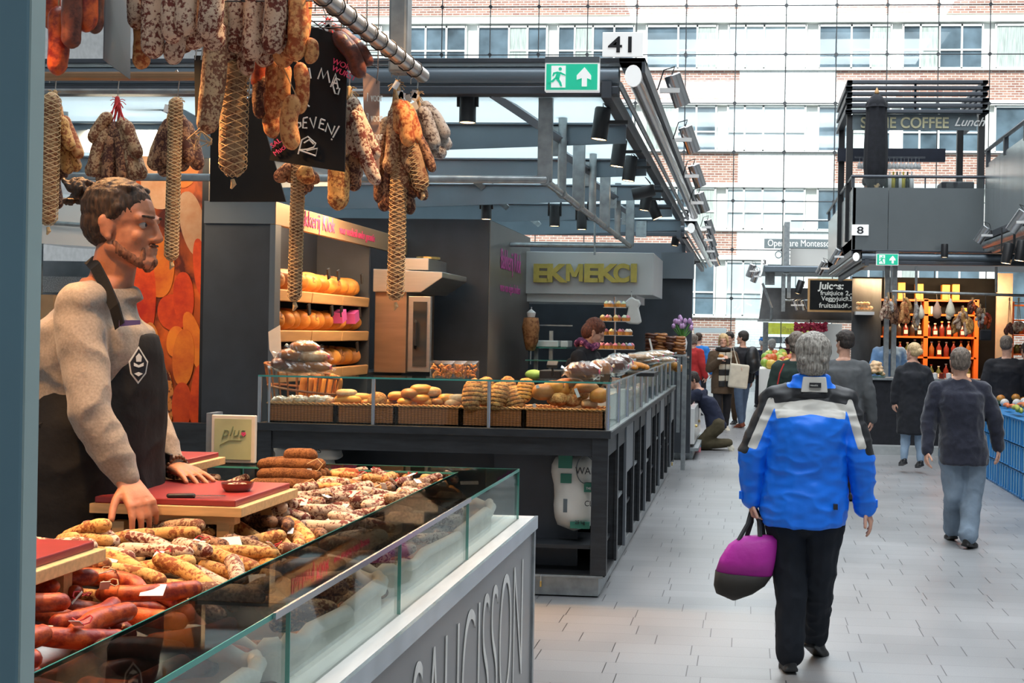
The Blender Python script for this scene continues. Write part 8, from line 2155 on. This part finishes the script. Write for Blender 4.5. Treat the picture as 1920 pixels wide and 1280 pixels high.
# right end shelves
sh3 = thing('orange_shelf', 'orange framed shelf with jars at the right edge', 'shelf', P(1910, 700, 20.8))
for y in (572, 600, 628, 664, 700): MB().box(P(1896, y, 20.8).x, P(1945, y, 20.8).x, 20.8, 21.05, P(1900, y, 20.8).z - .012, P(1900, y, 20.8).z + .012).build('shelf_board', ORG, sh3)
MB().box(P(1896, 600, 20.8).x, P(1901, 600, 20.8).x, 20.78, 21.0, .1, P(1900, 565, 20.8).z).build('upright', ORG, sh3)
for k in range(8):
    c = P(1906 + (k % 3) * 7, (628, 664, 700)[k // 3], 20.9) + Vector((0, 0, .013)); tag(MB().lathe([(.001, 0), (.05, 0), (.055, .08), (.03, .14), (.001, .15)], c, 10).build('glass_jar', botm[k % 4], smooth=True), 'brown glass jar on the right edge shelves', 'jar', 'jars on the right edge shelves')
# counter with black skirt
ctz = P(1640, 708, 18.9).z
ct = thing('tasting_counter', 'counter draped in black cloth with a bread basket on top', 'counter', P(1645, 820, 18.9))
x0, x1 = P(1611, 760, 18.9).x, P(1850, 760, 18.9).x
MB().box(x0, x1, 18.9, 19.5, .12, ctz - .03).build('black_skirt', M['blackcloth'], ct)
MB().box(x0 - .03, x1, 18.86, 19.55, ctz - .03, ctz).build('top', M['galv'], ct)
MB().box(P(1618, 830, 18.7).x, P(1850, 830, 18.7).x, 18.6, 19.6, 0.0, .12).build('platform', mat('plat', (.42, .44, .44), .5, .4), ct)
c = P(1645, 706, 18.85); tag(MB().lathe([(.001, 0), (.14, 0), (.15, .02), (.001, .02)], Vector((c.x, 19.1, ctz)), 18).build('serving_plate', mat('greenplate', (.15, .3, .28), .3)), 'green plate under the bread crown on the black counter', 'plate')
m_ = MB()
for k in range(20): m_.ell(Vector((c.x + .10 * math.cos(k * 1.1) * (1 - k / 34), 19.1 + .10 * math.sin(k * 1.1) * (1 - k / 34), ctz + .05 + k * .009)), (.045, .045, .03))
tag(remeshed(m_, 'bread_crown', B['flour'], tag(thing('bread_basket', 'domed golden bread crown on the black counter', 'bread', Vector((c.x, 19.1, ctz + .02)))), .012, 1))
for k in range(10): tag(MB().lathe([(.001, 0), (.04, 0), (.04, .08), (.001, .09)], Vector((P(1690 + k * 13, 700, 19).x, 19.1, ctz)), 10).build('glass_jar', (botm[k % 4], M['whitegloss'])[k % 2]), 'small jar in the row on the black counter', 'jar', 'jars on the black counter')
# stone fruit tray on the chalkboard
c = P(1622, 584, 20.0); st_ = thing('wall_shelf', 'small white wall shelf on the chalk smeared board', 'shelf', c)
MB().box(P(1604, 584, 20).x, P(1639, 584, 20).x, 19.95, 20.2, c.z - .05, c.z).build('board', M['whitegloss'], st_)
for k in range(9): tag(MB().ell(P(1609 + (k % 5) * 6, 577 - (k // 5) * 8, 20.05), (.035, .03, .028)).build('ginger_root', B['flour'], smooth=True), 'knobbly pale root on the small white wall shelf', 'root', 'roots on the white wall shelf')
# shopkeeper in blue shirt
simple('person in light blue shirt with hair down, back turned at the orange shelves', 1668, 617, 20.0, 1.72, 0, ('long', 'brown'), FAB['shirtblue'], FAB['jean'], .03, .50, z0=.12, vox=.013, name_top='shirt')

# ---- juice stall number 3
QY = 27.0
jz = lambda y: P(1500, y, QY).z
jx = lambda x: P(x, 550, QY).x
js = thing('juice_stall', 'grey canopy of the juice stall number 3 at the aisle end', 'stall', (jx(1510), QY, 0))
MB().prism([(jx(1431), QY, jz(540)), (jx(1600), QY, jz(540)), (jx(1600), QY, jz(603)), (jx(1423), QY, jz(603))], (0, .06, 0)).build('canopy_panel', mat('awning', (.14, .145, .15), .6), js)
MB().box(jx(1421), jx(1600), QY - .1, QY + .1, jz(604), jz(599)).build('canopy_rail', M['galv'], js)
MB().box(jx(1431), jx(1560), QY - .5, QY - .38, jz(513), jz(501)).build('roof_beam', M['steel_blue'], js, bevel=.02)
MB().box(jx(1431), jx(1600), QY - .4, QY + 4, jz(502), jz(500)).build('roof_slab', M['steel_dark'], js)
MB().tube([(jx(1429), QY - .3, jz(533)), (jx(1447), QY - .3, jz(578)), (jx(1446), QY - .1, jz(600))], .03, 6).build('brace', M['galv'], js)
for x in (1468, 1478): MB().box(jx(x) - .04, jx(x) + .04, QY - .35, QY - .28, jz(585 if x < 1470 else 560), jz(516)).build('post', M['galv'], js)
MB().tube([(jx(1468), QY - .3, jz(564)), (jx(1515), QY - .3, jz(564))], .03, 6).build('rail', M['galv'], js)
MB().box(jx(1550), jx(1600), 30, 30.2, 0, jz(603)).build('side_panel', M['lintel'], js)
MB().box(jx(1425) + .1, jx(1425) + .22, QY + 2, QY + 2.1, 0, jz(603)).build('post', M['galv'], js)
MB().box(jx(1425) + .1, jx(1425) + .3, QY - .1, QY - .02, jz(535), jz(500)).build('post', M['galv'], js)
black_spot(1499, 538, QY - .5, 'small lit spotlight under the juice stall roof', sc=1.4, tilt=(.3, 0), up=jz(520))
for k, (x, y) in enumerate(((1493, 571), (1506, 571))): silver_spot(x, y, QY - .4, 1.0, 'small silver lamp on the juice stall rail', 'lamps on the juice stall rail')
for k, (x, y) in enumerate(((1408, 507), (1416, 517))): silver_spot(x, y, QY - .6 + k, 1.3, 'silver spotlight at the left corner of the juice stall', 'spotlights at the juice stall corner', flip=-1)
number_sign('3', 1427, 485, 1440, 497, QY - .5, 'tiny white sign with the number 3 on the juice stall corner')
jb = thing('juice_board', 'blackboard listing juices with white chalk letters and wooden frame', 'blackboard', (jx(1555), QY - .6, jz(584)))
MB().box(jx(1512), jx(1612), QY - .6, QY - .57, jz(585), jz(524)).build('frame', M['wood'], jb)
MB().box(jx(1516), jx(1608), QY - .61, QY - .60, jz(581), jz(527)).build('slate', M['board'], jb)
def jt(t, x, y, s, **k): text(t, (jx(x), QY - .625, jz(y)), X1, Z1, s, M['chalk'], jb, **k)
jt('Juices:', 1532, 543, .20, bold=.006, shear=.1); jt('fruitjuice', 1535, 554, .13, bold=.002); jt('Veggyjuice', 1537, 564, .13, bold=.002); jt('fruitsalade', 1533, 577, .14, bold=.002); jt('2,-', 1581, 554, .13, bold=.003); jt('2.50', 1581, 564, .12, bold=.003); jt('3,-', 1581, 577, .12, bold=.003)
# glass balustrade on the far deck
bal = thing('balustrade', 'distant glass balustrade with steel corner post above the juice stall', 'balustrade', P(1500, 500, 30))
MB().box(P(1471, 430, 29).x, P(1481, 430, 29).x, 29, 30.4, jz(504), P(1476, 416, 29).z).build('corner_post', M['galv'], bal)
MB().box(P(1483, 430, 30).x, P(1600, 430, 30).x, 30, 30.03, P(1500, 440, 30).z, P(1500, 413, 30).z).build('glass_pane', M['glass_hall'], bal)
MB().tube([P(1483, 413, 30), P(1600, 413, 30)], .03, 6).build('top_rail', M['galv'], bal)
MB().box(P(1483, 430, 30.2).x, P(1600, 430, 30.2).x, 30.2, 30.3, jz(502), P(1500, 466, 30.2).z).build('base_panel', M['lintel'], bal)
# fruit stall at the far aisle end
ft = thing('fruit_table', 'white draped fruit table at the far aisle end', 'table', P(1450, 760, 24.5))
a, b = P(1425, 700, 24.5), P(1500, 700, 24.5)
MB().box(a.x, b.x, 24.5, 26.5, .02, P(1440, 692, 24.5).z).build('draped_cloth', M['lintel'], ft)
rdf = random.Random(12); fmats = [mat('fruit%d' % k, c, .4) for k, c in enumerate(((.30, .45, .06), (.65, .15, .04), (.75, .50, .08), (.60, .60, .15), (.45, .06, .03)))]
for k in range(46):
    x = rdf.uniform(1432, 1495); Y = rdf.uniform(24.6, 26.2); z = P(1440, 692, 24.5).z + .05 + .14 * (Y - 24.6) + rdf.uniform(0, .06)
    q_ = Vector((P(x, 680, Y).x, Y, z)); tag(MB().ell(q_, rdf.uniform(.06, .10), n=10, m=7).build('fruit', rdf.choice(fmats), smooth=True), 'piece of fruit or vegetable on the far white table', 'fruit', 'fruit on the far table')
# red flower garland under the canopy
gl = thing('flower_basket', 'dark red hanging flowers under the grey canopy', 'flowers', P(1520, 618, 26.5)); m_ = MB(); rdg = random.Random(1)
for k in range(160):
    t = rdg.random(); x = 1490 + 60 * t; y = 606 + rdg.uniform(0, 14) * (1.3 - abs(2 * t - 1) * .3)
    c = P(x, y, 26.5 + rdg.uniform(-.2, .2)); m_.obox(c, (.06, .02, .05), Matrix.Rotation(rdg.uniform(0, 3), 3, 'Y') @ Matrix.Rotation(rdg.uniform(0, 3), 3, 'X'))
tag(m_.build('blossoms', mat('darkred', (.28, .01, .04), .7), gl), kind='stuff'); MB().tube([P(1520, 612, 26.5), P(1520, 600, 26.9)], .02, 5).build('hanger', M['black'], gl)

# ---- blue crates with produce at the right
CB = mat('crateblue', (0.015, 0.20, 0.50), .35, 0, .08, 4); CBI = mat('crateinner', (0.20, 0.42, 0.58), .4, 0, .08, 4)
crX = P(1850, 885, 15.7).x
def crate(x, y, z, lab):
    w_, d_, h_ = .40, .60, .30
    o = thing('plastic_crate', lab, 'crate', (x + w_ / 2, y + d_ / 2, z), 'stacked blue plastic crates')
    MB().box(x + .012, x + w_ - .012, y + .012, y + d_ - .012, z + .01, z + h_ - .03).build('walls', CBI, o)
    r_ = MB()
    for zz in (z + .005, z + h_ - .03):
        r_.box(x, x + w_, y, y + d_, zz, zz + .022)
    r_.build('rim', CB, o, bevel=.003)
    r_ = MB()
    for fx in (0, 1):
        for k in range(5):
            yy = y + .01 + k * (d_ - .05) / 4; xx = x if fx == 0 else x + w_ - .02; r_.box(xx, xx + .02, yy, yy + .03, z, z + h_ - .01)
    for fy in (0, 1):
        for k in range(4):
            xx = x + .01 + k * (w_ - .05) / 3; yy = y if fy == 0 else y + d_ - .02; r_.box(xx, xx + .03, yy, yy + .02, z, z + h_ - .01)
    r_.build('ribs', CB, o)
lv = ('bottom', 'second', 'third')
for j in range(6):
    for i in range(2):
        for k in range(3):
            crate(crX + i * .42, 13.2 + j * .62, k * .272, 'blue plastic crate in the %s layer of the stacks at the right edge' % lv[k])
pr = [mottled('banana', (.35, .42, .06), (.62, .60, .12), scale=8, thr=.5, soft=.2, bump=.1), fmats[1], B['flour'], mat('garlic', (.72, .66, .60), .6), mat('plum', (.16, .03, .10), .4)]
rdp = random.Random(6)
for k in range(52):
    x = crX + rdp.uniform(.05, .75); y = rdp.uniform(13.3, 16.7); z = 3 * .272 + .06 + rdp.uniform(0, .05) + (x - crX) * .05
    kind = int((y - 13.2) / .75) % 4
    m_ = MB()
    if kind in (1, 2): sausage_path(m_, [(x, y - .12, z), (x + .03, y, z + .03), (x, y + .12, z)], .028, seed=k)
    else: m_.ell((x, y, z), (.055, .055, .05), n=12, m=8)
    tag(m_.build(('onion', 'cucumber', 'sweet_potato', 'garlic_bulb')[kind], (B['gold'], pr[0], fmats[1], pr[3])[kind], smooth=True), ('golden onion', 'green yellow courgette', 'reddish root vegetable', 'pale garlic bulb')[kind] + ' heaped on the blue crates', 'vegetable', 'vegetables on the blue crates')
